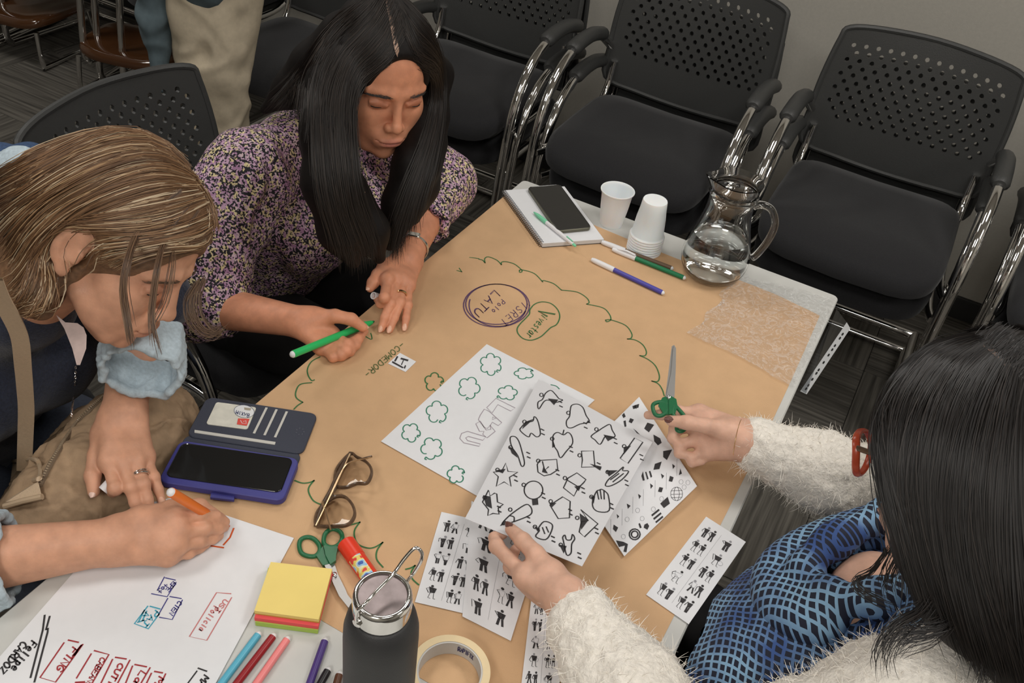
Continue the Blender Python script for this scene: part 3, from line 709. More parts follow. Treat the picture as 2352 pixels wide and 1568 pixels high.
# ---- sheet the fair haired woman writes on
FS = [(675, 1235), (488, 1582), (-60, 1575), (300, 1165), (395, 1142)]
fs_, FP = sheet('writing_sheet', FS, 0.0026, 'white sheet with red and blue lettered boxes, under the writing hand with orange marker', cat='paper')
red = [mp(K6, q) for q in ([(615, 860), (705, 880)], [(575, 885), (360, 1197), (500, 1238), (745, 900)], [(735, 905), (650, 1015)], [(728, 908), (655, 1000)], [(850, 955), (980, 990), (825, 1255)], [(820, 985), (690, 1200)], [(680, 1240), (760, 1235)], [(690, 1250), (780, 1248)],
     [(1040, 1015), (1135, 1030)], [(1012, 1035), (910, 1245)], [(1168, 1042), (1058, 1250)], [(1215, 1080), (1318, 1100)], [(1192, 1095), (1130, 1250)], [(1350, 1110), (1268, 1250)], [(1392, 1142), (1462, 1155)], [(1362, 1160), (1318, 1250)], [(1490, 1165), (1450, 1250)])]
red += letters('FING', 168, 1484, 128, 1536, 15, .8) + letters('CUTI', 274, 1520, 246, 1572, 12, .8) + letters('La', 324, 1538, 306, 1566, 13, .8) + letters('M', 366, 1552, 355, 1568, 13, .9)
ink(red, FP, 0.0018, I_RED, 'red_lettering', fs_)
ink(letters('CABEANT', 233, 1507, 194, 1574, 11, .8), FP, 0.0014, I_RED, 'red_lettering', fs_)
ink([mp(K6, q) for q in ([(402, 638), (385, 770), (275, 1195)], [(447, 648), (413, 770), (432, 752), (428, 790), (310, 1235)])], FP, 0.0022, I_BLACK, 'drawn_double_line', fs_)
ink(letters('Felipe', 74, 1469, 24, 1536, 15, .7) + letters('CARDOZ', 52, 1470, -4, 1540, 15, .75) , FP, 0.0020, I_BLACK, 'black_lettering', fs_)
ink([mp(K6, q) for q in ([(1785, 1113), (1860, 1140)], [(1772, 1140), (1690, 1250)])] + letters('MA', 470, 1548, 452, 1572, 14, .8), FP, 0.0018, I_BLACK, 'boxed_letters', fs_)
ink([mp(K6, q) for q in ([(1480, 293), (1415, 415), (1440, 395)], [(1490, 300), (1578, 320)], [(1585, 340), (1505, 470), (1365, 443)], [(1530, 468), (1632, 486)], [(1642, 500), (1550, 675), (1437, 655)], [(1510, 485), (1425, 635)])] + letters('EPE', 398, 1334, 380, 1354, 9, .8) + letters('4o4', 382, 1338, 362, 1358, 9, .8) + letters('CIEN', 411, 1378, 388, 1408, 10, .8), FP, 0.0014, I_BLUE, 'blue_lettering', fs_)
ink([mp(K6, q) for q in ([(1330, 555), (1210, 712), (1335, 758), (1430, 630)], [(1352, 556), (1440, 580)], [(1320, 600), (1280, 690), (1300, 680), (1240, 700)], [(1300, 590), (1250, 690)], [(1310, 610), (1340, 640), (1290, 640)])] + letters('PAJ', 358, 1400, 326, 1432, 12, .8), FP, 0.0017, I_CYAN, 'cyan_lettering', fs_)
ink([mp(K6, q) for q in ([(2078, 443), (1950, 432), (1705, 828), (1862, 862), (2085, 478)],)] + letters('USJ', 516, 1374, 494, 1402, 10, .8) + letters('Policia', 492, 1390, 456, 1446, 12, .75), FP, 0.0015, I_PINK, 'pink_lettering', fs_)
ink([mp(K7, q) for q in ([(770, 1375), (735, 1460), (675, 1528)], [(560, 1540), (672, 1556)], [(685, 1345), (730, 1352)])], FP, 0.0023, I_ORANGE, 'orange_line', fs_)

# ---- markers and pens
M_WPL = mat('white_plastic', srgb(232, 232, 234), 0.4)
def axis_frame(p0, p1):
    d = np.array(p1, float) - np.array(p0, float); L = np.linalg.norm(d); d /= L
    return d, L
def marker(p0, p1, color, label, capped=True, cap_color=None, name='marker_pen', group='felt tip markers', r=0.0047, tip=None, clip=False):
    """felt marker from its plug end p0 to its cap (or tip) end p1"""
    d, L = axis_frame(p0, p1); p0 = np.array(p0, float)
    t = thing(name, label, 'marker', tuple(p0), group=group)
    mc = mat('marker_' + '_'.join('%d' % int(255 * c) for c in color), color, 0.35)
    body = MB().lathe([(r * .98, 0.004), (r, 0.006), (r, L - 0.050 if capped else L - 0.022), (r * .97, L - 0.048 if capped else L - 0.021)], 12, axis=d)
    body.build('barrel', mc, t, smooth=30)
    MB().lathe([(0.0005, -0.001), (r * .6, 0.0), (r * .88, 0.0025), (r * .92, 0.006)], 12, axis=d).build('end_plug', M_WPL, t, smooth=True)
    if capped:
        c = MB().lathe([(r * 1.08, L - 0.052), (r * 1.16, L - 0.051), (r * 1.16, L - 0.02), (r * 1.05, L - 0.006), (r * .8, L - 0.001), (r * .3, L)], 12, axis=d)
        cp = c.build('cap', M_WPL if cap_color is None else mat('cap_%d' % int(cap_color[0] * 255), cap_color, .4), t, smooth=30)
        if clip:
            u, v = _perp(d); up = np.array([0, 0, 1.0]); up = up - d * (up @ d); up /= np.linalg.norm(up)
            MB().tube([d * (L - .05) + up * r * 1.5, d * (L - .03) + up * r * 1.9, d * (L - .012) + up * r * 1.2], 0.0016, 6, flat=1.6).build('clip', M_WPL, cp)
    else:
        MB().lathe([(r * .97, L - 0.022), (r * .7, L - 0.012), (r * .55, L - 0.007), (r * .5, L - 0.006)], 12, axis=d).build('nose', mc, t, smooth=30)
        MB().lathe([(r * .36, L - 0.007), (r * .33, L - 0.002), (r * .15, L)], 8, axis=d).build('felt_tip', mat('felt_dark_%d' % int(color[0] * 255), tuple(c * .35 for c in color), .9), t, smooth=True)
    return t
RM = 0.0055
marker(at(*K5(1137, 785), RM), at(*K5(690, 575), RM), srgb(78, 74, 165), 'violet blue marker with white cap lying on the brown paper by the jug')
marker(at(*K5(1268, 692), RM), at(*K5(818, 512), RM), srgb(28, 120, 78), 'dark green marker with white cap lying beside the cups', clip=True)
marker(at(*K5(1192, 634), RM), at(*K5(752, 468), RM), srgb(105, 84, 66), 'brown marker with white cap half hidden behind the dark green one')
def grow(a, b, L):
    d = (b - a) / np.linalg.norm(b - a); return a + d * L
for (x0_, y0_, x1_, y1_, c, lb) in ((597, 1452, 510, 1568, srgb(92, 178, 204), 'sky blue marker, leftmost in the row below the sticky notes'), (631, 1456, 545, 1568, srgb(150, 36, 42), 'dark red marker between the sky blue and the pink one'),
        (663, 1463, 590, 1568, srgb(240, 138, 138), 'pink marker in the row below the sticky notes'), (748, 1466, 712, 1568, srgb(78, 58, 128), 'dark purple marker left of the steel lidded bottle'),
        (756, 1534, 737, 1568, srgb(34, 32, 36), 'black marker beside the purple one at the bottle'), (781, 1543, 768, 1590, srgb(98, 62, 44), 'dark brown marker mostly hidden by the bottle')):
    a = at(x0_, y0_, RM); bq = at(x1_, y1_, RM)
    marker(a, grow(a, bq, 0.15), c, lb)

# slim ballpoint on the notebook is built after the notebook
NBH = 0.011
nb = thing('spiral_notebook', 'spiral bound notebook with white cover at the far table corner', 'notebook', tuple(at(*K5(400, 310), 0)))
NBQ = [(152, 152), (392, 478), (768, 452), (525, 128)]
cov = [at(*K5(*q), NBH) for q in NBQ]
MB().slab([q - np.array([0, 0, 0.0012]) for q in cov], 0.0075).build('page_block', mat('page_edges', srgb(205, 205, 205), .9), nb, world=True)
MB().slab(cov, 0.0010).build('front_cover', M_PAPER, nb, world=True)
MB().slab([q - np.array([0, 0, 0.0088]) for q in cov], 0.0016).build('back_cover', mat('black_board', (0.03, 0.03, 0.03), .6), nb, world=True)
A_, B_ = cov[0], cov[1]; sp = MB(); nrm = np.cross(B_ - A_, [0, 0, 1.0]); nrm /= np.linalg.norm(nrm)
M_WIRE = mat('black_wire', (0.03, 0.03, 0.035), 0.3, 0.5)
for k in range(34):
    c = A_ + (B_ - A_) * (0.02 + 0.96 * k / 33) + np.array([0, 0, -0.004]) + nrm * 0.001
    pts = [c + nrm * (0.0065 * math.cos(t)) + np.array([0, 0, 0.0065 * math.sin(t)]) for t in np.linspace(-.4, 2 * PI - .9, 12)]
    sp.tube(pts, 0.0006, 5)
o = sp.build('wire_binding', M_WIRE, nb, world=True, smooth=True); o['kind'] = 'stuff'
# dark phone lying on the notebook
M_GLASSB = mat('black_screen', (0.012, 0.012, 0.012), 0.08, spec=0.6)
M_PHED = mat('olive_phone_edge', srgb(104, 102, 88), 0.3, 0.6)
def slab_between(px, h, z0, z1, name, m, parent, rr=0.008, inset=0.0):
    """rounded slab whose top corners are seen at the four pixels"""
    P = [at(*q, h) for q in px]; c = sum(P) / 4
    ex = (P[1] - P[0] + P[2] - P[3]) / 2; ey = (P[3] - P[0] + P[2] - P[1]) / 2
    lx, ly = np.linalg.norm(ex), np.linalg.norm(ey); ex = ex / lx; ey = ey - ex * (ey @ ex); ey /= np.linalg.norm(ey)
    ez = np.cross(ex, ey)
    if ez[2] < 0: ey = -ey; ez = -ez
    M = np.stack([ex, ey, ez], 1)
    return MB().rbox(np.array([c[0], c[1], (z0 + z1) / 2]), (lx - 2 * inset, ly - 2 * inset, z1 - z0), rr, M=M, seg=5, edge=0.0012).build(name, m, parent, world=True, smooth=30), M, c, lx, ly
PHQ = [K5(290, 130), K5(503, 116), K5(690, 378), K5(488, 402)]
ph = thing('smartphone', 'dark smartphone lying face up on the white spiral notebook', 'phone', tuple(at(*K5(490, 260), NBH)))
slab_between(PHQ, 0.0195, NBH + .0003, NBH + .0082, 'phone_body', M_PHED, ph, 0.009)
slab_between(PHQ, 0.0195, NBH + .0082, NBH + .0088, 'screen', mat('grey_screen', (0.03, 0.029, 0.027), 0.16), ph, 0.008, 0.0015)
# ballpoint pen
pa, pb = at(*K5(590, 492), NBH + .004), at(*K5(337, 286), NBH + .0045)
d_, L_ = axis_frame(pa, pb)
pen = thing('ballpoint_pen', 'slim white pen with pale green grip lying on the notebook', 'pen', tuple(pa))
M_MINT = mat('mint_plastic', srgb(128, 214, 172), 0.4)
MB().lathe([(.0032, .006), (.0042, .012), (.0042, L_ * .68), (.0040, L_ * .69)], 12, axis=d_).build('barrel', M_WPL, pen, smooth=30)
MB().lathe([(.0043, L_ * .68), (.0047, L_ * .72), (.0043, L_ * .88), (.0022, L_ * .97), (.0012, L_)], 12, axis=d_).build('grip', M_MINT, pen, smooth=True)
MB().lathe([(.0022, -.002), (.0028, .0), (.0028, .007)], 10, axis=d_).build('push_button', M_MINT, pen, smooth=30)
MB().tube([d_ * .008 + np.array([0, 0, .005]), d_ * .028 + np.array([0, 0, .0056])], 0.0011, 6).build('clip', M_MINT, pen)

# ---- paper cups
M_CUP = mat('white_cup_plastic', srgb(246, 246, 247), 0.45, sss=0.35)
def cup_mesh():
    o = [(.0235, 0.001), (.0238, 0.0), (.0245, 0.002), (.0262, .02), (.029, .04), (.0322, .0755), (.0335, .077), (.0352, .0785), (.0357, .0800), (.0352, .0812), (.0338, .0812), (.0328, .0795), (.0316, .0755), (.0283, .04), (.0256, .02), (.0236, .0045), (.0100, .004)]
    return MB().lathe(o, 40)
def cup(label, loc, rot=(0, 0, 0), group=None):
    o = cup_mesh().build('plastic_cup', M_CUP, smooth=50, origin=(0, 0, 0)); o.location = loc; o.rotation_euler = rot
    return tag(o, label, 'cup', group)
cb = at(1403, 513)
cup('single white plastic cup standing upright beside the notebook', tuple(cb))
sb = at(1478, 573)
names = ['lowest', 'second lowest', 'third from below', 'fourth from below', 'fifth from below', 'sixth from below', 'topmost']
c0 = None
for k, nm in enumerate(names):
    lb = '%s cup of the upside down stack of white cups by the jug' % nm
    loc = (sb[0], sb[1], 0.0815 + 0.0058 * k)
    if c0 is None:
        c0 = cup(lb, loc, (PI, 0, 0), 'upside down stack of white cups')
    else: dup(c0, loc, (PI, 0, k * .3), lb)

# ---- glass jug half full of water
M_GLASS = mat('clear_glass', (0.98, 0.99, 0.99), 0.0, trans=1.0, ior=1.47)
M_WATER = mat('clear_water', (0.97, 0.99, 0.99), 0.0, trans=1.0, ior=1.33)
jb = at(1631, 627)
jug = thing('glass_jug', 'clear glass jug half full of water at the far table edge', 'jug', tuple(jb))
outer = [(.040, .0), (.050, .002), (.058, .010), (.0645, .026), (.0665, .042), (.064, .062), (.058, .085), (.050, .112), (.0445, .138), (.0425, .158), (.0432, .172), (.0465, .179), (.0478, .182), (.0465, .185), (.0445, .189), (.0455, .198), (.0475, .207), (.0485, .2105)]
inner = [(.0462, .2115), (.0440, .205), (.0425, .196), (.0418, .185), (.0402, .172), (.0398, .158), (.0418, .138), (.0472, .112), (.0552, .085), (.0612, .062), (.0637, .042), (.0617, .026), (.055, .012), (.04, .006), (.001, .0058)]
spout_dir = math.atan2(-0.45, -0.9)
def spouted(prof, seg=64):
    b = MB()
    for (r, z) in prof:
        for k in range(seg):
            a = 2 * PI * k / seg
            dlt = math.cos(a - spout_dir)
            f = max(0, (z - .185) / .026)
            rr = r + f * 0.014 * max(0, dlt) ** 14 - f * .002 * max(0, math.cos(a - spout_dir - .6)) ** 10 - f * .002 * max(0, math.cos(a - spout_dir + .6)) ** 10
            b.v.append((rr * math.cos(a), rr * math.sin(a), z + f * .004 * max(0, dlt) ** 14))
    n = len(prof)
    for i in range(n - 1):
        for k in range(seg):
            l = (k + 1) % seg
            b.f.append((i * seg + k, i * seg + l, (i + 1) * seg + l, (i + 1) * seg + k)); b.mi.append(0)
    b.f.append(tuple(range(seg - 1, -1, -1))); b.f.append(tuple((n - 1) * seg + k for k in range(seg))); b.mi += [0, 0]
    return b
spouted(outer + inner).build('glass_body', M_GLASS, jug, smooth=60)
hd = np.array([math.cos(math.radians(18)), math.sin(math.radians(18)), 0])
hp = [hd * .042 + np.array([0, 0, .163]), hd * .055 + np.array([0, 0, .170]), hd * .076 + np.array([0, 0, .163]), hd * .090 + np.array([0, 0, .135]), hd * .088 + np.array([0, 0, .10]), hd * .078 + np.array([0, 0, .068]), hd * .069 + np.array([0, 0, .052])]
hpc = catmull(hp, 6)
MB().tube(hpc, [.0085] + [.0072] * (len(hpc) - 2) + [.006], 14, flat=1.0, up=np.cross(hd, [0, 0, 1])).build('handle', M_GLASS, jug, smooth=True)
wl = .092
wprof = [(.001, .0063), (.039, .0065), (.0546, .0125), (.0613, .0263), (.0633, .042), (.0608, .062), (.0548, .085), (.0530, wl), (.0515, wl + .0004), (.001, wl)]
MB().lathe(wprof, 64).build('water', M_WATER, jug, smooth=60)

# ---- crinkled clear plastic bag
mb_ = bpy.data.materials.new('clear_film'); mb_.use_nodes = True
nt = mb_.node_tree; N = nt.nodes; L = nt.links; N.remove(N['Principled BSDF'])
tr = N.new('ShaderNodeBsdfTransparent'); tr.inputs['Color'].default_value = (0.985, 0.985, 0.985, 1)
gl_ = N.new('ShaderNodeBsdfGlossy'); gl_.inputs['Roughness'].default_value = 0.1; gl_.inputs['Color'].default_value = (1, 1, 1, 1)
fr = N.new('ShaderNodeFresnel'); fr.inputs['IOR'].default_value = 1.6
tc = N.new('ShaderNodeTexCoord'); nz = N.new('ShaderNodeTexNoise'); nz.inputs['Scale'].default_value = 34; nz.inputs['Detail'].default_value = 6; nz.inputs['Distortion'].default_value = 1.6
bp = N.new('ShaderNodeBump'); bp.inputs['Strength'].default_value = 1.0; bp.inputs['Distance'].default_value = 0.014
mx = N.new('ShaderNodeMixShader')
L.new(tc.outputs['Object'], nz.inputs['Vector']); L.new(nz.outputs['Fac'], bp.inputs['Height'])
L.new(bp.outputs['Normal'], gl_.inputs['Normal']); L.new(bp.outputs['Normal'], fr.inputs['Normal'])
mu = N.new('ShaderNodeMath'); mu.operation = 'MULTIPLY'; mu.inputs[1].default_value = 0.9; L.new(fr.outputs['Fac'], mu.inputs[0])
mn_ = N.new('ShaderNodeMath'); mn_.operation = 'MINIMUM'; mn_.inputs[1].default_value = .14; L.new(mu.outputs[0], mn_.inputs[0])
L.new(mn_.outputs[0], mx.inputs['Fac']); L.new(tr.outputs['BSDF'], mx.inputs[1]); L.new(gl_.outputs['BSDF'], mx.inputs[2]); dfw = N.new('ShaderNodeBsdfDiffuse'); dfw.inputs['Color'].default_value = (.9, .9, .9, 1); nzc = N.new('ShaderNodeTexNoise'); nzc.inputs['Scale'].default_value = 40; nzc.inputs['Detail'].default_value = 5; nzc.inputs['Distortion'].default_value = 2.2
L.new(tc.outputs['Object'], nzc.inputs['Vector']); rpc = N.new('ShaderNodeValToRGB'); E_ = rpc.color_ramp.elements; E_[0].position = .44; E_[0].color = (.05, .05, .05, 1); E_[1].position = .56; E_[1].color = (.05, .05, .05, 1); e_ = E_.new(.5); e_.color = (.26, .26, .26, 1)
L.new(nzc.outputs['Fac'], rpc.inputs['Fac']); mx2 = N.new('ShaderNodeMixShader'); L.new(rpc.outputs['Color'], mx2.inputs['Fac']); L.new(mx.outputs['Shader'], mx2.inputs[1]); L.new(dfw.outputs['BSDF'], mx2.inputs[2]); L.new(mx2.outputs['Shader'], N['Material Output'].inputs['Surface'])
rg = np.random.default_rng(4)
_gr = rg.normal(size=(14, 14))
def vnoise(x, y):
    xi, yi = int(math.floor(x)), int(math.floor(y)); fx, fy = x - xi, y - yi; fx = fx * fx * (3 - 2 * fx); fy = fy * fy * (3 - 2 * fy)
    g = lambda i, j: _gr[i % 14, j % 14]
    return (g(xi, yi) * (1 - fx) + g(xi + 1, yi) * fx) * (1 - fy) + (g(xi, yi + 1) * (1 - fx) + g(xi + 1, yi + 1) * fx) * fy
bag = MB(); nb_ = 60
Q = [at(*K5(*q), 0.006) for q in ((1600, 668), (2195, 812), (1952, 1358), (1296, 1022))]
for j in range(nb_ + 1):
    for i in range(nb_ + 1):
        u, v = i / nb_, j / nb_
        q = (Q[0] * (1 - u) + Q[1] * u) * (1 - v) + (Q[3] * (1 - u) + Q[2] * u) * v
        e = min(u, 1 - u, v, 1 - v)
        amp = 0.0022 * (0.45 if v < .3 else 1.0)
        n_ = abs(vnoise(u * 9 + v * 4, v * 7)) + .6 * abs(vnoise(u * 21 + 3, v * 19 - u * 6)) + .3 * abs(vnoise(u * 40, v * 43))
        wob = .006 * vnoise(u * 6 + 5, v * 6) * (1 if e < .02 else 0)
        bag.v.append((q[0] + wob, q[1] + wob * .7, 0.0045 + amp * n_ * (0.3 + min(1, e * 8))))
for j in range(nb_):
    for i in range(nb_):
        a = j * (nb_ + 1) + i; bag.f.append((a, a + nb_ + 1, a + nb_ + 2, a + 1)); bag.mi.append(0)
tag(bag.build('plastic_bag', mb_, smooth=True), 'crinkled clear plastic bag lying flat on the paper by the table corner', 'bag')

# ---- punched plastic pocket hanging over the table side
pk = thing('punched_pocket', 'clear punched plastic pocket hanging over the right table side', 'plastic pocket', (0.72, -0.12, -0.02))
PQ = [at(*K5(2196, 880), .001), at(*K5(2275, 985), -.035), at(*K5(2010, 1400), -.035), at(*K5(1968, 1372), .001)]
mb2 = bpy.data.materials.new('smoky_film'); mb2.use_nodes = True
nt = mb2.node_tree; N = nt.nodes; L = nt.links; N.remove(N['Principled BSDF'])
tr = N.new('ShaderNodeBsdfTransparent'); tr.inputs['Color'].default_value = (0.8, 0.82, 0.84, 1); df = N.new('ShaderNodeBsdfGlossy'); df.inputs['Roughness'].default_value = .25
mx = N.new('ShaderNodeMixShader'); mx.inputs['Fac'].default_value = .30
L.new(tr.outputs['BSDF'], mx.inputs[1]); L.new(df.outputs['BSDF'], mx.inputs[2]); L.new(mx.outputs['Shader'], N['Material Output'].inputs['Surface'])
MB().poly(PQ).build('film', mb2, pk, world=True)
s0, s1, e0, e1 = K5(2258, 962), K5(2280, 1000), K5(1972, 1385), K5(2012, 1404)
SPn = np.cross(PQ[1] - PQ[0], PQ[2] - PQ[0]); SPn /= np.linalg.norm(SPn); SPn = SPn if SPn[2] > 0 else -SPn
PKP = Plane(PQ[1], SPn)
strip = MB().poly([PKP(*q, .0004) for q in (s0, s1, e1, e0)]).build('punched_strip', mat('white_film_strip', srgb(200, 202, 204), .5), pk, world=True)
for k, t_ in enumerate((.13, .19, .30, .36, .44, .55, .66, .71, .80, .89, .94)):
    c = (np.array(s0) + np.array(s1)) / 2 * (1 - t_) + (np.array(e0) + np.array(e1)) / 2 * t_
    dd = np.array(e0) - np.array(s0); dd /= np.linalg.norm(dd); nn = np.array([dd[1], -dd[0]])
    MB().poly([PKP(*(c + dd * 4 * math.cos(a) + nn * 2.2 * math.sin(a)), .0008) for a in np.linspace(0, 2 * PI, 9)[:-1]]).build('punch_hole', mat('hole_dark', (0.015, 0.015, 0.015), .9), strip, world=True)

# ---- phone in a blue wallet case
wc = thing('wallet_phone', 'phone in an open dark blue wallet case with card slots, lying on the brown paper', 'phone', tuple(at(*K7(820, 620))))
M_CASE = mat('navy_leatherette', srgb(58, 62, 76), 0.55, bump=0.3, scale=900)
M_CBLUE = mat('blue_case_rubber', srgb(62, 62, 132), 0.5)
flapq = [K7(505, 108), K7(1568, 290), K7(1425, 655), K7(330, 505)]
o, Mf, cf, lx, ly = slab_between(flapq, 0.0075, 0.0015, 0.0065, 'flap', M_CASE, wc, 0.012)
WF = Plane((0, 0, 0.0066), (0, 0, 1))
hq = [K7(240, 545), K7(1405, 690), K7(1232, 1130), K7(72, 905)]
slab_between([K7(330, 500), K7(1425, 650), K7(1215, 1165), K7(60, 930)], 0.003, 0.0012, 0.0042, 'back_panel', M_CASE, wc, 0.012)
slab_between(hq, 0.0165, 0.0042, 0.0155, 'phone_shell', M_CBLUE, wc, 0.012)
scq = [K7(285, 572), K7(1350, 708), K7(1200, 1045), K7(118, 868)]
slab_between(scq, 0.0165, 0.0155, 0.0162, 'screen', M_GLASSB, wc, 0.009)
cardq = [K7(600, 178), K7(992, 225), K7(895, 437), K7(515, 382)]
slab_between(cardq, 0.0078, 0.0065, 0.0075, 'card', mat('ivory_card', srgb(222, 220, 208), 0.35, noise=.12, scale=60), wc, 0.004)
card = [c for c in wc.children if c.name.startswith('card')][0]
CPn = Plane((0, 0, 0.0078), (0, 0, 1))
ring = [(870 + 96 * math.cos(t), 265 + 60 * math.sin(t) + 8 * math.cos(t)) for t in np.linspace(0, 2 * PI, 21)[:-1]]
MB().poly([CPn(*K7(*q)) for q in ring]).build('round_emblem', mat('card_white', srgb(232, 234, 236), .4), card, world=True)
ink([mp(K7, ring)], CPn, 0.0006, mat('ink_slate', srgb(70, 80, 110), .5), 'emblem_ring', card, lift=.0003, closed=True)
ink(letters('BAXIM', *K7(922, 290), *K7(795, 255), 8, .8), CPn, 0.0009, mat('ink_navy', srgb(40, 50, 100), .5), 'emblem_lettering', card, lift=.0004)
MB().poly([CPn(*K7(*q), .0002) for q in ((870, 228), (938, 236), (928, 258), (872, 250))]).build('emblem_mark', mat('ink_tan', srgb(168, 158, 140), .5), card, world=True)
MB().poly([CPn(*K7(*q), .0003) for q in ((812, 332), (922, 336), (895, 402), (800, 388))]).build('red_mark', mat('ink_signal_red', srgb(222, 78, 66), .4), card, world=True)
ink([mp(K7, [(835, 350), (850, 378), (890, 380), (885, 352), (862, 362)])], CPn, 0.0008, mat('card_white', (0, 0, 0)), 'red_mark_line', card, lift=.0005)
M_SLOT = mat('slot_cream', srgb(205, 203, 196), .6)
for q0, q1 in (((1080, 235), (965, 468)), ((1175, 252), (1065, 485)), ((1272, 272), (1165, 505))):
    MB().ribbon([WF(*K7(*q0), .0004), WF(*K7(*q1), .0004)], 0.0036, (0, 0, 1)).build('card_slot', M_SLOT, wc, world=True)
MB().slab([WF(*K7(*q), .001) for q in ((400, 440), (1168, 555), (1160, 580), (398, 465))], .0012).build('money_slot', M_SLOT, wc, world=True)
ink([mp(K7, [(1400 + 34 * math.cos(t), 455 + 28 * math.sin(t)), (1400 + 40 * math.cos(t + .2), 455 + 33 * math.sin(t + .2))]) for t in np.linspace(0, 2 * PI, 8)[:-1]], WF, 0.0007, mat('stitch_grey', srgb(110, 112, 122), .6), 'embossed_dots', wc)
MB().slab([at(*K7(*q), .0095) for q in ((575, 945), (790, 985), (772, 1105), (548, 1080))], .004).build('clasp', M_CBLUE, wc, world=True)

# ---- eyeglasses folded on the paper
M_TORT = mat('brown_translucent_acetate', srgb(98, 78, 62), 0.2, noise=0.4, scale=90)
M_GOLDT = mat('thin_gold_metal', srgb(196, 168, 132), 0.25, 0.8)
mlens = bpy.data.materials.new('lens_clear'); mlens.use_nodes = True
nt = mlens.node_tree; N = nt.nodes; L = nt.links; N.remove(N['Principled BSDF'])
tr = N.new('ShaderNodeBsdfTransparent'); tr.inputs['Color'].default_value = (0.975, 0.96, 0.94, 1); g1 = N.new('ShaderNodeBsdfGlossy'); g1.inputs['Roughness'].default_value = 0.02
mx = N.new('ShaderNodeMixShader'); fr = N.new('ShaderNodeFresnel'); fr.inputs['IOR'].default_value = 1.35
L.new(fr.outputs['Fac'], mx.inputs['Fac']); L.new(tr.outputs['BSDF'], mx.inputs[1]); L.new(g1.outputs['BSDF'], mx.inputs[2]); L.new(mx.outputs['Shader'], N['Material Output'].inputs['Surface'])
gq = thing('eyeglasses', 'brown rimmed eyeglasses lying folded on the brown paper', 'glasses', tuple(at(800, 1130)))
ga, gb_, gc = at(*K7(1878, 650), .006), at(*K7(1548, 1358), .006), at(*K7(2075, 860), .024)
_n = np.cross(gb_ - ga, gc - ga); _n /= np.linalg.norm(_n); _n = _n if _n[2] > 0 else -_n
GP = Plane(ga, _n)
rims = [[(1875, 668), (1760, 790), (1728, 900), (1745, 975), (1840, 985), (1935, 950), (2030, 945), (2075, 870), (2070, 800), (2020, 740), (1940, 700)],
        [(1720, 1080), (1630, 1140), (1560, 1230), (1545, 1335), (1600, 1355), (1720, 1355), (1850, 1340), (1915, 1260), (1905, 1170), (1850, 1095), (1790, 1070)]]
for rm in rims:
    P3 = catmull([GP(*K7(*q)) for q in rm], 5, True)
    MB().tube(P3, 0.0021, 8, closed=True, up=GP.n, flat=1.5).build('rim', M_TORT, gq, world=True, smooth=True)
    cen = sum(P3) / len(P3)
    lm_ = MB(); m_ = len(P3)
    lm_.v = [tuple(q) for q in P3] + [tuple(cen + GP.n * .0025)]
    lm_.f = [(i, (i + 1) % m_, m_) for i in range(m_)]; lm_.mi = [0] * m_
    lm_.build('lens', mlens, gq, world=True, smooth=True)
MB().tube(catmull([GP(*K7(*q)) for q in ((1745, 975), (1722, 1010), (1700, 1050), (1722, 1082))], 4), 0.0026, 8).build('bridge', M_TORT, gq, world=True, smooth=True)
MB().tube(catmull([GP(*K7(*q), .001) for q in ((1880, 655), (1800, 780), (1730, 920), (1690, 1010), (1600, 1180), (1550, 1350))], 4), 0.0034, 8, up=GP.n, flat=.6).build('brow_bar', M_TORT, gq, world=True, smooth=True)
for tp in ([(1872, 668), (1790, 850), (1700, 1040), (1625, 1180), (1618, 1120), (1690, 1385)], [(1548, 1350), (1640, 1160), (1760, 900), (1830, 780), (1900, 738), (2075, 700)]):
    P3 = catmull([GP(*K7(*q), .008) for q in tp[:3]] + [GP(*K7(*q), .008) for q in tp[3:]], 4)
    MB().tube(P3, 0.0011, 6).build('temple', M_GOLDT, gq, world=True, smooth=True)
MB().tube([GP(*K7(*q), .008) for q in ((1960, 722), (2030, 706), (2082, 690))], [.0012, .0026, .002], 8, flat=.5).build('temple_tip', M_TORT, gq, world=True, smooth=True)

# ---- scissors on the table and the glue stick
M_SCG = mat('green_handle_plastic', srgb(34, 104, 66), 0.35)
M_BLADE = mat('scissor_steel', (0.42, 0.41, 0.40), 0.42, 1.0)
def scissors(label, PL, ringL, ringR, pivot, joinL, joinR, bl1, bl2, wb=0.009, lifts=(0.003, 0.006)):
    """ringL/ringR: closed pixel loops of the finger bows; bl1/bl2: blade outlines in pixels on plane PL"""
    t = thing('scissors', label, 'scissors', tuple(PL(*pivot)), group='green handled scissors')
    for k, (rg_, jn, bl) in enumerate(((ringL, joinL, bl1), (ringR, joinR, bl2))):
        hb = MB(); P3 = catmull([PL(*q, lifts[k]) for q in rg_], 6, True)
        hb.tube(P3, 0.0031, 10, closed=True, up=PL.n)
        hb.slab([PL(*q, lifts[k] + .0028) for q in jn], 0.0056, PL.n)
        h = hb.build('handle', M_SCG, t, world=True, smooth=40)
        MB().slab([PL(*q, lifts[k] + .001) for q in bl], 0.0014, PL.n).build('blade', M_BLADE, t, world=True)
    MB().lathe([(.0032, -.001), (.0032, .0022), (.0022, .0032), (.0004, .0034)], 12, c=PL(*pivot, lifts[1]), axis=PL.n).build('pivot_screw', mat('bright_steel', (.7, .7, .7), .2, 1.0), t, world=True, smooth=True)
    return t
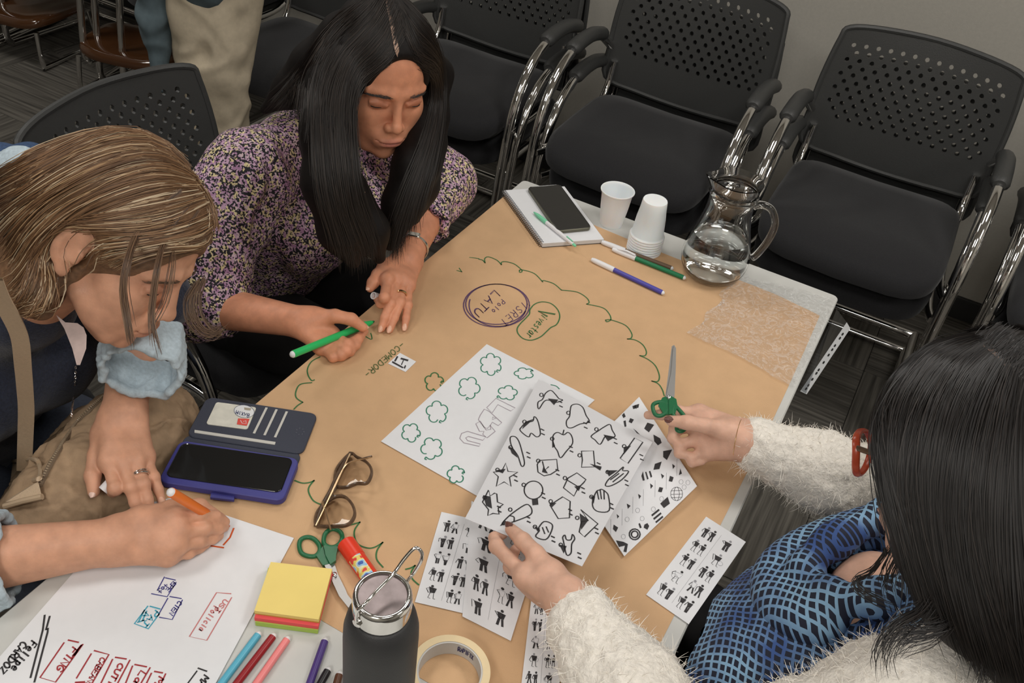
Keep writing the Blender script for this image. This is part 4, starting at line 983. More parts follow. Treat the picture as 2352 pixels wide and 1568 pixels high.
scissors('green handled scissors lying between glasses and steel lidded bottle', TABLE,
    mp(KB, [(110, 290), (130, 235), (190, 215), (250, 235), (295, 290), (300, 345), (260, 390), (190, 390), (130, 360)]),
    mp(KB, [(340, 270), (345, 200), (380, 155), (430, 140), (490, 165), (510, 215), (490, 270), (440, 305), (380, 305)]),
    KB(437, 565), mp(KB, [(262, 375), (300, 330), (330, 300), (350, 380), (395, 460), (330, 475), (300, 430)]), mp(KB, [(335, 290), (375, 290), (470, 300), (455, 370), (450, 430), (398, 465), (355, 380)]),
    mp(KB, [(352, 470), (430, 440), (470, 560), (540, 700), (640, 960), (610, 960), (500, 760), (420, 590)]), mp(KB, [(345, 475), (400, 460), (440, 600), (600, 800), (660, 950), (640, 960), (480, 760), (415, 620)]))
gs0, gs1 = at(*KB(585, 330), .012), at(*KB(745, 560), .012)
d_, L_ = axis_frame(gs0, gs1)
gst = thing('glue_stick', 'red capped glue stick lying behind the steel lidded bottle', 'glue stick', tuple(gs0))
M_REDP = mat('red_plastic', srgb(226, 62, 38), 0.35)
MB().lathe([(.0118, -.012), (.0126, -.011), (.0126, .016), (.0122, .0165)], 24, axis=d_).build('cap', M_REDP, gst, smooth=30)
mgl = bpy.data.materials.new('glue_label'); mgl.use_nodes = True
nt = mgl.node_tree; N = nt.nodes; L = nt.links
tc = N.new('ShaderNodeTexCoord'); vr = N.new('ShaderNodeTexNoise'); vr.inputs['Scale'].default_value = 75; vr.inputs['Detail'].default_value = 1
cr = N.new('ShaderNodeValToRGB'); cr.color_ramp.interpolation = 'CONSTANT'
for p_, c_ in ((0.0, srgb(60, 95, 170)), (.42, srgb(150, 190, 220)), (.5, srgb(226, 222, 190)), (.55, srgb(225, 205, 110)), (.62, srgb(215, 70, 60))):
    e = cr.color_ramp.elements[0] if p_ == 0 else cr.color_ramp.elements.new(p_)
    e.position = p_; e.color = (*c_, 1)
L.new(tc.outputs['Object'], vr.inputs['Vector']); L.new(vr.outputs['Fac'], cr.inputs['Fac']); L.new(cr.outputs['Color'], N['Principled BSDF'].inputs['Base Color'])
MB().lathe([(.0120, .0165), (.0120, L_ + .02), (.011, L_ + .021)], 24, axis=d_).build('barrel', M_REDP, gst, smooth=30)
u_, v_ = _perp(d_); lab = MB()
side = np.cross(d_, [0, 0, 1.0]); side /= np.linalg.norm(side); upv = np.cross(side, d_)
if (atd(600, 1400, .9) - gs0) @ side < 0: side = -side
n_ = 9
for i in range(2):
    for k in range(n_):
        a = math.radians(15 + 90 * k / (n_ - 1)); lab.v.append(tuple(d_ * (.019 + i * (L_ - .004)) + .0123 * (math.cos(a) * side + math.sin(a) * upv)))
lab.f = [(k, k + 1, n_ + k + 1, n_ + k) for k in range(n_ - 1)]; lab.mi = [0] * (n_ - 1)
lab.build('label', mgl, gst, smooth=True)

# ---- sticky note pads
def pad(px, h0, h1, m, label):
    P = [at(*q, h1) for q in px]
    o = MB().slab(P, h1 - h0 - .0002).build('sticky_note_pad', m)
    return tag(o, label, 'sticky notes', 'pile of sticky note pads')
yq = [(622, 1290), (763, 1306), (732, 1422), (584, 1402)]
def notem(n, c): return mat(n, c, .8, noise=.02, scale=30)
pad([(616, 1303), (752, 1322), (730, 1447), (586, 1428)], 0.0008, 0.0085, notem('note_green', srgb(172, 200, 92)), 'lime green sticky note pad, lowest of the pile beside the bottle')
pad([(624, 1297), (764, 1312), (731, 1438), (584, 1418)], 0.0085, 0.0150, notem('note_pink', srgb(238, 92, 96)), 'coral pink sticky note pad in the middle of the pile')
pad([(622, 1292), (763, 1307), (733, 1427), (584, 1406)], 0.0150, 0.0185, notem('note_orange', srgb(206, 172, 76)), 'ochre sticky note pad directly under the yellow one')
pad(yq, 0.0185, 0.0240, notem('note_yellow', srgb(238, 214, 128)), 'pale yellow sticky note pad on top of the pile')

# ---- black drinking bottle with steel lid and wire loop
M_BOT = mat('matt_black_bottle', (0.03, 0.03, 0.031), 0.5, bump=.2, scale=900)
M_BSTEEL = mat('polished_lid_steel', (0.8, 0.79, 0.77), 0.1, 1.0)
LIDH = 0.253
lt = at(879, 1364, LIDH)
bx_, by_ = lt[0], lt[1]
bot = thing('drinking_bottle', 'matt black drinking bottle with a shiny steel lid and wire loop', 'bottle', (bx_, by_, 0.0008))
MB().lathe([(.033, .0), (.0365, .002), (.0378, .006), (.0378, .185), (.0372, .200), (.0345, .214), (.0305, .222), (.0278, .2245)], 48).build('body', M_BOT, bot, smooth=50)
lid = MB().lathe([(.0272, .2245), (.0287, .2255), (.0290, .228), (.0290, .246), (.0284, .2505), (.0268, LIDH - .0005), (.0256, LIDH), (.0236, LIDH - .0008)], 48, cap1=False).build('lid', M_BSTEEL, bot, smooth=60)
MB().lathe([(.0236, LIDH - .0008), (.0232, LIDH - .0022), (.001, LIDH - .0022)], 48, cap0=False, cap1=True).build('lid_disc', mat('brushed_lid_disc', srgb(150, 138, 138), .35, 0.85, noise=.25, scale=60), lid, smooth=60)
P_ = Plane((0, 0, LIDH + .012), (0, 0, 1)); B0 = np.array([bx_, by_, 0.0008])
ax_ = (at(*KB(1040, 560), LIDH) - at(*KB(680, 930), LIDH)); ax_[2] = 0; ax_ /= np.linalg.norm(ax_)
sd_ = np.array([-ax_[1], ax_[0], 0])
L3 = lambda a, s, z: ax_ * a + sd_ * s + np.array([0, 0, z])
loop = catmull([L3(-.0295, .006, .232), L3(-.031, .006, .24), L3(-.032, .004, .258), L3(-.027, 0, .266), L3(-.01, 0, .267), L3(.012, -.002, .272), L3(.026, -.004, .283), L3(.036, -.008, .292), L3(.0385, -.014, .289), L3(.037, -.016, .280), L3(.033, -.012, .262), L3(.0305, -.006, .245), L3(.0295, -.006, .236)], 6)
MB().tube(loop, 0.0018, 10).build('wire_loop', M_BSTEEL, bot, smooth=True)
MB().lathe([(.0048, 0), (.0048, .003), (.003, .004)], 14, c=L3(-.028, .006, .234), axis=-ax_).build('loop_hinge', M_BSTEEL, bot, smooth=30)

# ---- roll of masking tape
M_TAPE = mat('masking_tape_cream', srgb(226, 206, 166), 0.75, noise=.03, scale=80)
tp_ = at(1030, 1566, 0)
tpr = thing('tape_roll', 'roll of cream masking tape lying flat at the bottom picture edge', 'tape', (tp_[0], tp_[1], 0.0012))
ro, ri, hh = 0.0475, 0.0385, 0.024
MB().lathe([(ri, 0), (ro, 0), (ro, hh), (ri, hh)], 64, cap0=False, cap1=False).build('tape', M_TAPE, tpr, smooth=40)
cor = MB().lathe([(ri, hh - .0004), (ri - .002, hh - .0004), (ri - .002, .0004), (ri, .0004)], 64, cap0=False, cap1=False).build('core', mat('card_core_white', srgb(196, 194, 190), .6), tpr, smooth=40)
b = MB()
for st in letters('RAPIFIX', 0, 0, 70, 0, 9, .8):
    b.ribbon([np.array([(ri - .0024) * math.cos(math.radians(112 - x * .55)), (ri - .0024) * math.sin(math.radians(112 - x * .55)), .009 - y * .0009]) for x, y in st], 0.0013, (0, 0, 1))
for i in range(0): pass
cb_ = MB()
for st in letters('RAPIFIX', 0, 0, 70, 0, 9, .8):
    P3 = [np.array([(ri - .0024) * math.cos(math.radians(105 - x * .5)), (ri - .0024) * math.sin(math.radians(105 - x * .5)), .010 - y * .0009]) for x, y in st]
    m_ = sum(P3) / len(P3); nn = -np.array([m_[0], m_[1], 0]); nn /= np.linalg.norm(nn)
    cb_.ribbon(P3, 0.0014, nn)
cb_.build('core_lettering', mat('ink_navy', (0, 0, 0)), cor)
# ---------------------------------------------------------------- soft bodies: blended rounded limbs meshed into one continuous surface
A3 = lambda q: np.array(q, float)
def _rc(a, b, r1, r2):
    a, b = A3(a), A3(b); ba = b - a; l2 = ba @ ba + 1e-12
    def f(P):
        t = np.clip(((P - a) @ ba) / l2, 0, 1)
        return np.linalg.norm(P - a - t[..., None] * ba, axis=-1) - (r1 + (r2 - r1) * t)
    m = max(r1, r2)
    return f, np.minimum(a, b) - m, np.maximum(a, b) + m
def _el(c, r, R=None):
    c, r = A3(c), A3(r); R = np.eye(3) if R is None else A3(R)
    def f(P):
        q = (P - c) @ R
        k0 = np.linalg.norm(q / r, axis=-1); k1 = np.linalg.norm(q / (r * r), axis=-1) + 1e-9
        return k0 * (k0 - 1) / k1
    ext = np.sqrt(((R * r) ** 2).sum(1))
    return f, c - ext, c + ext

class SDF:
    def __init__(s): s.p = []
    def rc(s, a, b, r1, r2=None, k=0.01): s.p.append(('u', *_rc(a, b, r1, r1 if r2 is None else r2), k)); return s
    def chain(s, pts, rs, k=0.01):
        for i in range(len(pts) - 1): s.rc(pts[i], pts[i + 1], rs[i], rs[i + 1], k)
        return s
    def el(s, c, r, R=None, k=0.01): s.p.append(('u', *_el(c, r, R), k)); return s
    def cut(s, c, r, R=None, k=0.006): s.p.append(('s', *_el(c, r, R), k)); return s
    def cutrc(s, a, b, r1, r2=None, k=0.004): s.p.append(('s', *_rc(a, b, r1, r1 if r2 is None else r2), k)); return s
    def mesh(s, h, lo=None, hi=None, disp=None):
        L = np.min([q[2] for q in s.p if q[0] == 'u'], 0) - 3 * h; H = np.max([q[3] for q in s.p if q[0] == 'u'], 0) + 3 * h
        if lo is not None: L = np.maximum(L, lo)
        if hi is not None: H = np.minimum(H, hi)
        n = np.ceil((H - L) / h).astype(int) + 1
        F = np.full(n, 0.05, np.float32)
        ax = [L[i] + h * np.arange(n[i]) for i in range(3)]
        for op, f, a, b, k in s.p:
            m = k + 3 * h + 0.004
            i0 = np.clip(np.floor((a - m - L) / h).astype(int), 0, n); i1 = np.clip(np.ceil((b + m - L) / h).astype(int) + 1, 0, n)
            if (i1 <= i0).any(): continue
            sl = tuple(slice(i0[q], i1[q]) for q in range(3))
            P = np.stack(np.meshgrid(*[ax[q][sl[q]] for q in range(3)], indexing='ij'), -1)
            d = f(P); o = F[sl]
            if op == 'u':
                t = np.clip(0.5 + 0.5 * (o - d) / k, 0, 1); F[sl] = o + (d - o) * t - k * t * (1 - t)
            else:
                d = -d; t = np.clip(0.5 + 0.5 * (d - o) / k, 0, 1); F[sl] = o + (d - o) * t + k * t * (1 - t)
        return nets(F, L, h)

_CO = np.array([(i, j, k) for i in (0, 1) for j in (0, 1) for k in (0, 1)])
def nets(F, L, h):
    S = F < 0
    n = np.array(F.shape)
    c = np.zeros(n - 1, np.uint8)
    for o in _CO: c += S[o[0]:n[0] - 1 + o[0], o[1]:n[1] - 1 + o[1], o[2]:n[2] - 1 + o[2]]
    act = (c > 0) & (c < 8); idx = np.argwhere(act)
    acc = np.zeros((len(idx), 3)); cnt = np.zeros(len(idx))
    for i in range(8):
        for q in range(3):
            if _CO[i][q] == 0:
                j = _CO[i].copy(); j[q] = 1
                fa = F[tuple((idx + _CO[i]).T)]; fb = F[tuple((idx + j).T)]
                m = (fa < 0) != (fb < 0); t = np.where(m, fa / np.where(m, fa - fb, 1), 0)
                pt = _CO[i] + t[:, None] * (j - _CO[i])
                acc += pt * m[:, None]; cnt += m
    V = L + h * (idx + acc / cnt[:, None])
    vid = np.full(n - 1, -1, np.int64); vid[act] = np.arange(len(idx))
    Q = []
    for q in range(3):
        a, b = [(1, 2), (2, 0), (0, 1)][q]
        sh = [slice(0, None)] * 3
        lo = [slice(None)] * 3; lo[q] = slice(0, n[q] - 1); hi = [slice(None)] * 3; hi[q] = slice(1, n[q])
        e = S[tuple(lo)] != S[tuple(hi)]
        I = np.argwhere(e); ok = (I[:, a] > 0) & (I[:, b] > 0) & (I[:, a] < n[a] - 1) & (I[:, b] < n[b] - 1); I = I[ok]
        da = np.zeros(3, int); da[a] = 1; db = np.zeros(3, int); db[b] = 1
        v = [vid[tuple((I - da - db).T)], vid[tuple((I - db).T)], vid[tuple(I.T)], vid[tuple((I - da).T)]]
        f = np.stack(v, 1); neg = S[tuple(I.T)]
        f[~neg] = f[~neg][:, ::-1]
        Q.append(f[(f >= 0).all(1)])
    return V, np.concatenate(Q)

def vnormals(V, Q):
    n = np.cross(V[Q[:, 2]] - V[Q[:, 0]], V[Q[:, 3]] - V[Q[:, 1]])
    N = np.zeros_like(V)
    for k in range(4): np.add.at(N, Q[:, k], n)
    return N / (np.linalg.norm(N, axis=1, keepdims=True) + 1e-12)

def relax(V, Q, it=2, w=0.5):
    E = np.concatenate([Q[:, [0, 1]], Q[:, [1, 2]], Q[:, [2, 3]], Q[:, [3, 0]]])
    for _ in range(it):
        acc = np.zeros_like(V); c = np.zeros(len(V))
        np.add.at(acc, E[:, 0], V[E[:, 1]]); np.add.at(c, E[:, 0], 1); np.add.at(acc, E[:, 1], V[E[:, 0]]); np.add.at(c, E[:, 1], 1)
        V = V * (1 - w) + w * acc / c[:, None]
    return V

_nr = np.random.default_rng(77); _G = _nr.normal(size=(24, 24, 24)).astype(np.float32)
def noise3(P):
    i = np.floor(P).astype(int); f = P - i; f = f * f * (3 - 2 * f); i %= 24; j = (i + 1) % 24
    g = lambda a, b, c: _G[a, b, c]
    x0, y0, z0 = i.T; x1, y1, z1 = j.T; fx, fy, fz = f.T
    l = lambda a, b, t: a + (b - a) * t
    return l(l(l(g(x0, y0, z0), g(x1, y0, z0), fx), l(g(x0, y1, z0), g(x1, y1, z0), fx), fy), l(l(g(x0, y0, z1), g(x1, y0, z1), fx), l(g(x0, y1, z1), g(x1, y1, z1), fx), fy), fz)

def to_obj(name, parts, m, parent=None, colors=None):
    """join meshes [(V, Q)] into one smooth object of world points"""
    Vs, Qs, o = [], [], 0
    for V, Q in parts: Vs.append(V); Qs.append(Q + o); o += len(V)
    V = np.concatenate(Vs); Q = np.concatenate(Qs)
    me = bpy.data.meshes.new(name)
    if parent is not None:
        Mi = np.array(wmat(parent).inverted()); V = V @ Mi[:3, :3].T + Mi[:3, 3]
    me.vertices.add(len(V)); me.vertices.foreach_set('co', V.astype(np.float32).ravel())
    me.loops.add(4 * len(Q)); me.loops.foreach_set('vertex_index', Q.astype(np.int32).ravel())
    me.polygons.add(len(Q)); me.polygons.foreach_set('loop_start', np.arange(0, 4 * len(Q), 4, dtype=np.int32))
    me.polygons.foreach_set('use_smooth', np.ones(len(Q), bool))
    if colors is not None:
        at_ = me.color_attributes.new('col', 'FLOAT_COLOR', 'POINT')
        C = np.concatenate([colors, np.ones((len(V), 1))], 1).astype(np.float32)
        at_.data.foreach_set('color', C.ravel())
    me.update(calc_edges=True); me.validate()
    me.materials.append(m)
    ob = bpy.data.objects.new(name, me); ob.parent = parent; COL.objects.link(ob)
    return ob

def basis(f, u):
    f = A3(f); f = f / np.linalg.norm(f); u = A3(u); u = u - f * (u @ f); u = u / np.linalg.norm(u)
    return np.stack([np.cross(f, u), f, u], 1)

def strands(name, paths, widths, cols, m, parent, center=None, taper=True):
    """flat hair strands: paths (n, k, 3) world points, one colour per strand"""
    P = np.asarray(paths, float); n, k, _ = P.shape
    T = np.gradient(P, axis=1); T /= np.linalg.norm(T, axis=2, keepdims=True) + 1e-12
    ref = (P - A3(center)) if center is not None else np.broadcast_to(-(P - _C), P.shape)
    S = np.cross(T, ref); S /= np.linalg.norm(S, axis=2, keepdims=True) + 1e-12
    w = np.asarray(widths, float).reshape(-1, 1, 1) * np.ones((1, k, 1))
    if taper: w = w * np.concatenate([[.7], np.ones(k - 3), [.75, .25]]).reshape(1, k, 1)
    V = np.stack([P + S * w / 2, P - S * w / 2], 2).reshape(-1, 3)
    b = (np.arange(n)[:, None] * 2 * k + np.arange(k - 1)[None] * 2).ravel()
    Q = np.stack([b, b + 1, b + 3, b + 2], 1)
    C = np.repeat(np.asarray(cols, float), 2 * k, axis=0)
    return to_obj(name, [(V, Q)], m, parent, C)

def spline_pts(ctrl, k):
    """resample catmull path to k points"""
    c = np.array(catmull(ctrl, 8)); d = np.r_[0, np.cumsum(np.linalg.norm(np.diff(c, axis=0), axis=1))]
    t = np.linspace(0, d[-1], k)
    return np.stack([np.interp(t, d, c[:, i]) for i in range(3)], 1)

def lock(guides, n, rng, k=16, jit=0.004, jl=0.15):
    """n strands spread between a row of guide paths; jitter grows along the strand"""
    G = np.array([spline_pts(g, k) for g in guides]); m = len(G); out = []
    for _ in range(n):
        u = rng.uniform(0, m - 1); i = min(int(u), m - 2) if m > 1 else 0; f = u - i if m > 1 else 0
        p = G[i] * (1 - f) + G[i + 1] * f if m > 1 else G[0].copy()
        L = 1 - rng.uniform(0, jl); p = spline_pts_fast(p, L)
        j0 = rng.normal(size=3) * jit; j1 = rng.normal(size=3) * jit * 1.5
        t = np.linspace(0, 1, k)[:, None]
        p = p + j0 * .6 + j1 * t + np.sin(t * rng.uniform(2, 7) + rng.uniform(0, 6)) * rng.normal(size=3) * jit * .35
        out.append(p)
    return np.array(out)
def spline_pts_fast(p, L):
    k = len(p); t = np.linspace(0, (k - 1) * L, k); i = np.minimum(t.astype(int), k - 2); f = (t - i)[:, None]
    return p[i] * (1 - f) + p[i + 1] * f

# ---------------------------------------------------------------- heads
HS = 1.0
def head_sdf(H, neck_to, lid=1.0, neck_r=(.047, .052)):
    """female head in its own frame (x right, y forward, z up); neck_to: world neck base. H: (3x3 axes, centre)"""
    s = SDF()
    s.el((0, -.009, .040), (.072, .088, .083), k=.02)
    s.el((0, .040, .042), (.058, .047, .058), k=.02)
    s.el((0, .042, -.022), (.056, .046, .062), k=.025)
    s.el((0, .048, -.072), (.041, .040, .036), k=.02)
    s.el((0, .080, -.098), (.018, .014, .014), k=.016)
    for sx in (1, -1):
        s.el((sx * .035, .060, -.020), (.025, .024, .022), k=.02)      # cheek
        s.el((sx * .031, .056, -.050), (.024, .026, .030), k=.02)
        s.rc((sx * .012, .087, .027), (sx * .046, .070, .026), .0075, .006, k=.014)   # brow ridge
        s.rc((sx * .050, .02, -.055), (sx * .030, .068, -.088), .013, .012, k=.02)   # jaw line
    for sx in (1, -1): s.cut((sx * .033, .098, .006), (.019, .014, .012), k=.012)     # eye sockets
    s.rc((0, .088, .016), (0, .104, -.022), .0062, .0080, k=.010)     # nose bridge
    s.el((0, .1065, -.0275), (.0095, .0095, .0088), k=.006)               # tip
    for sx in (1, -1):
        s.el((sx * .0108, .0985, -.0315), (.0066, .0088, .0068), k=.005)
        s.el((sx * .0315, .076, .006), (.0125, .0125, .0125), k=.003)  # eyeball with lid
        s.rc((sx * .020, .0865, .0025), (sx * .043, .079, .0015), .0028, .0024, k=.004) # lower lid
        s.rc((sx * .019, .0885, .008), (sx * .044, .080, .0085), .0036, .003, k=.005)   # upper lid fold
        s.cut((sx * .0055, .1025, -.0385), (.0030, .0042, .0035), k=.003)                   # nostril
    s.el((0, .089, -.060), (.028, .0125, .021), k=.016)                  # mouth mound
    s.el((0, .0985, -.0588), (.021, .0078, .0048), k=.004)             # upper lip
    s.el((0, .0970, -.0682), (.0185, .0080, .0058), k=.004)            # lower lip
    s.cutrc((-.025, .094, -.0605), (0, .1045, -.0632), .0012, k=.0025); s.cutrc((.025, .094, -.0605), (0, .1045, -.0632), .0012, k=.0025)
    s.cut((0, .104, -.080), (.016, .008, .006), k=.008)
    s.cut((0, .118, -.049), (.004, .010, .006), k=.006)                 # philtrum
    for sx in (1, -1):                                                  # ear
        e = basis((sx * .35, -.94, 0), (0, -.15, 1))
        s.el((sx * .076, -.010, .002), (.0065, .019, .031), basis((-sx * .3, .95, 0), (0, -.2, 1)), k=.006)
        s.cut((sx * .0835, -.006, .004), (.006, .010, .018), k=.004)
        s.el((sx * .074, -.004, -.030), (.0055, .009, .011), k=.006)
        s.rc((sx * .077, .006, .004), (sx * .076, .004, -.010), .0035, .0035, k=.003)
    R, c = H
    nb = (A3(neck_to) - c) @ R / HS
    s.rc((0, -.022, -.045), nb, neck_r[0], neck_r[1], k=.03)
    return s, nb
def head_mesh(H, neck_to, h=.0017, extra=None, **kw):
    s, nb = head_sdf(H, neck_to, **kw)
    if extra: extra(s)
    V, Q = s.mesh(h)
    V = relax(V, Q, 1, .4)
    R, c = H
    lip = np.exp(-(((V[:, 0] / .022) ** 2 + ((V[:, 2] + .0632) / .0095) ** 2) ** 2)) * (V[:, 1] > .085)
    eye = np.exp(-((np.abs(V[:, 0]) - .032) / .017) ** 2 - ((V[:, 2] - .008) / .010) ** 2) * (V[:, 1] > .055)
    return HS * V @ R.T + c, Q, np.stack([lip, eye], 1)
def hair_hit(H, x, y, off=.0, c=(0, -.012, .040), r=(.074, .094, .085)):
    """where the sight line through photo pixel x, y meets the scalp (offset outwards), else its closest point"""
    R, C0 = H; d = _ray(x, y); rr = (A3(r) + off)
    o = ((_C - C0) @ R - A3(c)) / rr; dd = (d @ R) / rr
    a = dd @ dd; b = o @ dd; q = b * b - a * (o @ o - 1)
    t = (-b - math.sqrt(q)) / a if q > 0 else -b / a
    return _C + d * t
def on_head(H, q, off=0.0):
    """scalp point in head direction q (local), offset outwards"""
    R, C0 = H; q = A3(q); q = q / np.linalg.norm(q); rr = A3((.074, .094, .085)) + off
    return C0 + HS * R @ (A3((0, -.012, .040)) + rr * q)
def face_bits(H, parent, mlash, mbrow, seed=1, bcol=(.018, .011, .008), bw=.0007):
    R, c = H; W = lambda q: HS * R @ A3(q) + c
    rg_ = np.random.default_rng(seed)
    for sx in (1, -1):
        P = []
        for i in range(70):
            t = rg_.uniform(0, 1); x = .014 + .034 * t
            z = .0265 + .0025 * math.sin(min(t * 1.25, 1) * PI * .75) - .0085 * t ** 1.6 + rg_.normal() * .0010; y = .0970 - .020 * t ** 2 - .001
            a = A3((sx * x, y, z)); d = A3((sx * .0075, -.0028 * (1 + t), .0022 - .0035 * t)) * rg_.uniform(.8, 1.2)
            P.append([W(a), W(a + d * .33 + A3((0, .0006, 0))), W(a + d * .66 + A3((0, .0005, 0))), W(a + d)])
        strands('eyebrow', P, [bw] * len(P), [bcol] * len(P), mbrow, parent, taper=False)
        b = MB()
        lash = [W((sx * (.0315 + .0136 * math.sin(a)), .076 + .0132 * math.cos(a) * .98, .0035 - .0012 * abs(a))) for a in np.linspace(-.95, 1.05, 12)]
        b.tube(lash, 0.0008, 5); b.build('eyelashes', mlash, parent, world=True, smooth=True)

# ---------------------------------------------------------------- hands: joints measured as (pixel x, pixel y, height)
def finger_r(base=.0088): return [base * 1.02, base * .98, base * .88, base * .70]
def hand_sdf(s, wrist, fingers, thumb, fw=.0086, palm_r=.013, wr=.025, k=.007):
    """wrist: world point; fingers: 4 lists of MCP, PIP, DIP, tip; thumb: CMC, MCP, IP, tip"""
    w = A3(wrist)
    mc = [A3(f[0]) for f in fingers]
    across = mc[3] - mc[0]; across = across / np.linalg.norm(across)
    for i, f in enumerate(fingers):
        sc = (1.0, 1.03, .97, .86)[i]; r = finger_r(fw * sc)
        pts = [A3(q) for q in f]
        s.chain(pts, r, k=.0025)
        s.el(pts[1], [fw * sc * 1.07] * 3, k=.004)
        s.rc(w + across * (-.016 + .0105 * i), pts[0], wr * .60, palm_r * (.98 if i < 3 else .86), k=.010)
        s.el(pts[0], [palm_r * .88] * 3, k=.008)
    for i in range(3):
        s.rc((mc[i] * .75 + w * .25), (mc[i + 1] * .75 + w * .25), palm_r * .92, palm_r * .88, k=.008)
        s.rc((mc[i] * .93 + w * .07), (mc[i + 1] * .93 + w * .07), palm_r * .72, palm_r * .70, k=.006)
    t = [A3(q) for q in thumb]
    s.rc(w, t[0], wr * .72, .0155, k=.014)
    s.rc(t[0], t[1], .0155, .0112, k=.012)
    s.rc(t[0], mc[0] * .6 + w * .4, .013, .011, k=.012)
    s.chain(t[1:], [.0112, .0105, .0078], k=.004)
    return s
def nail(parent, dip, tip, up, m, r=.0075, L=.010):
    dip, tip = A3(dip), A3(tip); d = tip - dip; d = d / np.linalg.norm(d)
    up = A3(up); up = up - d * (up @ d); up = up / np.linalg.norm(up); sd = np.cross(d, up)
    b = MB(); c = tip + d * (r * .05)
    n1, n2 = 7, 5; vs = []
    for j in range(n2):
        v = j / (n2 - 1)
        for i in range(n1):
            u = -1 + 2 * i / (n1 - 1)
            hw = r * .72 * (1 - .30 * (abs(2 * v - 1) ** 3)) * (1 - .0)
            ang = u * .95
            al = (v - .42) * L
            rr = r * 1.045 - .0011 * max(0, v - .6) / .4
            vs.append(c + d * (al + .12 * L * (1 - u * u) * (1 if v > .5 else -1) * abs(2 * v - 1)) + sd * hw * 1.12 * math.sin(ang) + up * (rr * math.cos(ang * .86)))
    fs = [(j * n1 + i, j * n1 + i + 1, (j + 1) * n1 + i + 1, (j + 1) * n1 + i) for j in range(n2 - 1) for i in range(n1 - 1)]
    o = len(vs); vs = vs + [q - up * .0016 for q in vs]
    fs += [tuple(o + i for i in f[::-1]) for f in fs]
    bd = [i for i in range(n1)] + [j * n1 + n1 - 1 for j in range(1, n2)] + [(n2 - 1) * n1 + i for i in range(n1 - 2, -1, -1)] + [j * n1 for j in range(n2 - 2, 0, -1)]
    for a, q in zip(bd, bd[1:] + bd[:1]): fs.append((a, o + a, o + q, q))
    b.add(vs, fs)
    return b.build('fingernail', m, parent, world=True, smooth=True)
def limb(s, a, b, r1, r2, flat=.86, k=.015, side=None):
    """forearm: two blended cones so that the section is slightly oval"""
    a, b = A3(a), A3(b); d = b - a; d = d / np.linalg.norm(d)
    sd = _perp(d)[0] if side is None else A3(side) - d * (A3(side) @ d); sd = sd / np.linalg.norm(sd)
    m = a * .45 + b * .55
    for sg in (1, -1):
        s.rc(a + sd * sg * r1 * .22, b + sd * sg * r2 * .30, r1 * flat, r2 * flat, k=k)
    return s

# ---------------------------------------------------------------- skin and cloth
def skin_mat(name, col):
    m = bpy.data.materials.new(name); m.use_nodes = True; nt = m.node_tree; N = nt.nodes; L = nt.links; b = N['Principled BSDF']
    at_ = N.new('ShaderNodeAttribute'); at_.attribute_name = 'col'
    tc = N.new('ShaderNodeTexCoord'); n1 = N.new('ShaderNodeTexNoise'); n1.inputs['Scale'].default_value = 55; n1.inputs['Detail'].default_value = 5
    mr = N.new('ShaderNodeMapRange'); mr.inputs['From Min'].default_value = .3; mr.inputs['From Max'].default_value = .7; mr.inputs['To Min'].default_value = .87; mr.inputs['To Max'].default_value = 1.1
    mx = N.new('ShaderNodeMix'); mx.data_type = 'RGBA'; mx.blend_type = 'MULTIPLY'; mx.inputs['Factor'].default_value = 1
    L.new(tc.outputs['Object'], n1.inputs['Vector']); L.new(n1.outputs['Fac'], mr.inputs['Value'])
    L.new(at_.outputs['Color'], mx.inputs['A']); L.new(mr.outputs['Result'], mx.inputs['B']); L.new(mx.outputs['Result'], b.inputs['Base Color'])
    b.inputs['Roughness'].default_value = .5; b.inputs['Specular IOR Level'].default_value = .38
    b.inputs['Subsurface Weight'].default_value = .18; b.inputs['Subsurface Radius'].default_value = (1.0, .35, .2); b.inputs['Subsurface Scale'].default_value = .005
    n2 = N.new('ShaderNodeTexNoise'); n2.inputs['Scale'].default_value = 420; n2.inputs['Detail'].default_value = 3
    bp = N.new('ShaderNodeBump'); bp.inputs['Strength'].default_value = .25; bp.inputs['Distance'].default_value = .0008
    L.new(tc.outputs['Object'], n2.inputs['Vector']); L.new(n2.outputs['Fac'], bp.inputs['Height']); L.new(bp.outputs['Normal'], b.inputs['Normal'])
    return m
def attr_mat(name, rough=.5, spec=.4, aniso=0.0):
    m = bpy.data.materials.new(name); m.use_nodes = True; nt = m.node_tree; b = nt.nodes['Principled BSDF']
    at_ = nt.nodes.new('ShaderNodeAttribute'); at_.attribute_name = 'col'
    nt.links.new(at_.outputs['Color'], b.inputs['Base Color']); b.inputs['Roughness'].default_value = rough; b.inputs['Specular IOR Level'].default_value = spec
    return m
def wrinkle(V, Q, amp, scale, stretch=(1, 1, 1), seed=0.0, ridge=True):
    N = vnormals(V, Q); P = V * A3(stretch) * scale + seed
    n = noise3(P + .8 * np.stack([noise3(P * .6 + 9), noise3(P * .6 + 17), noise3(P * .6 + 31)], 1))
    f = (1 - np.abs(n)) - .55 if ridge else n
    n2 = noise3(P * 2.3 + 5)
    return V + N * (amp * (f + .3 * n2))[:, None]
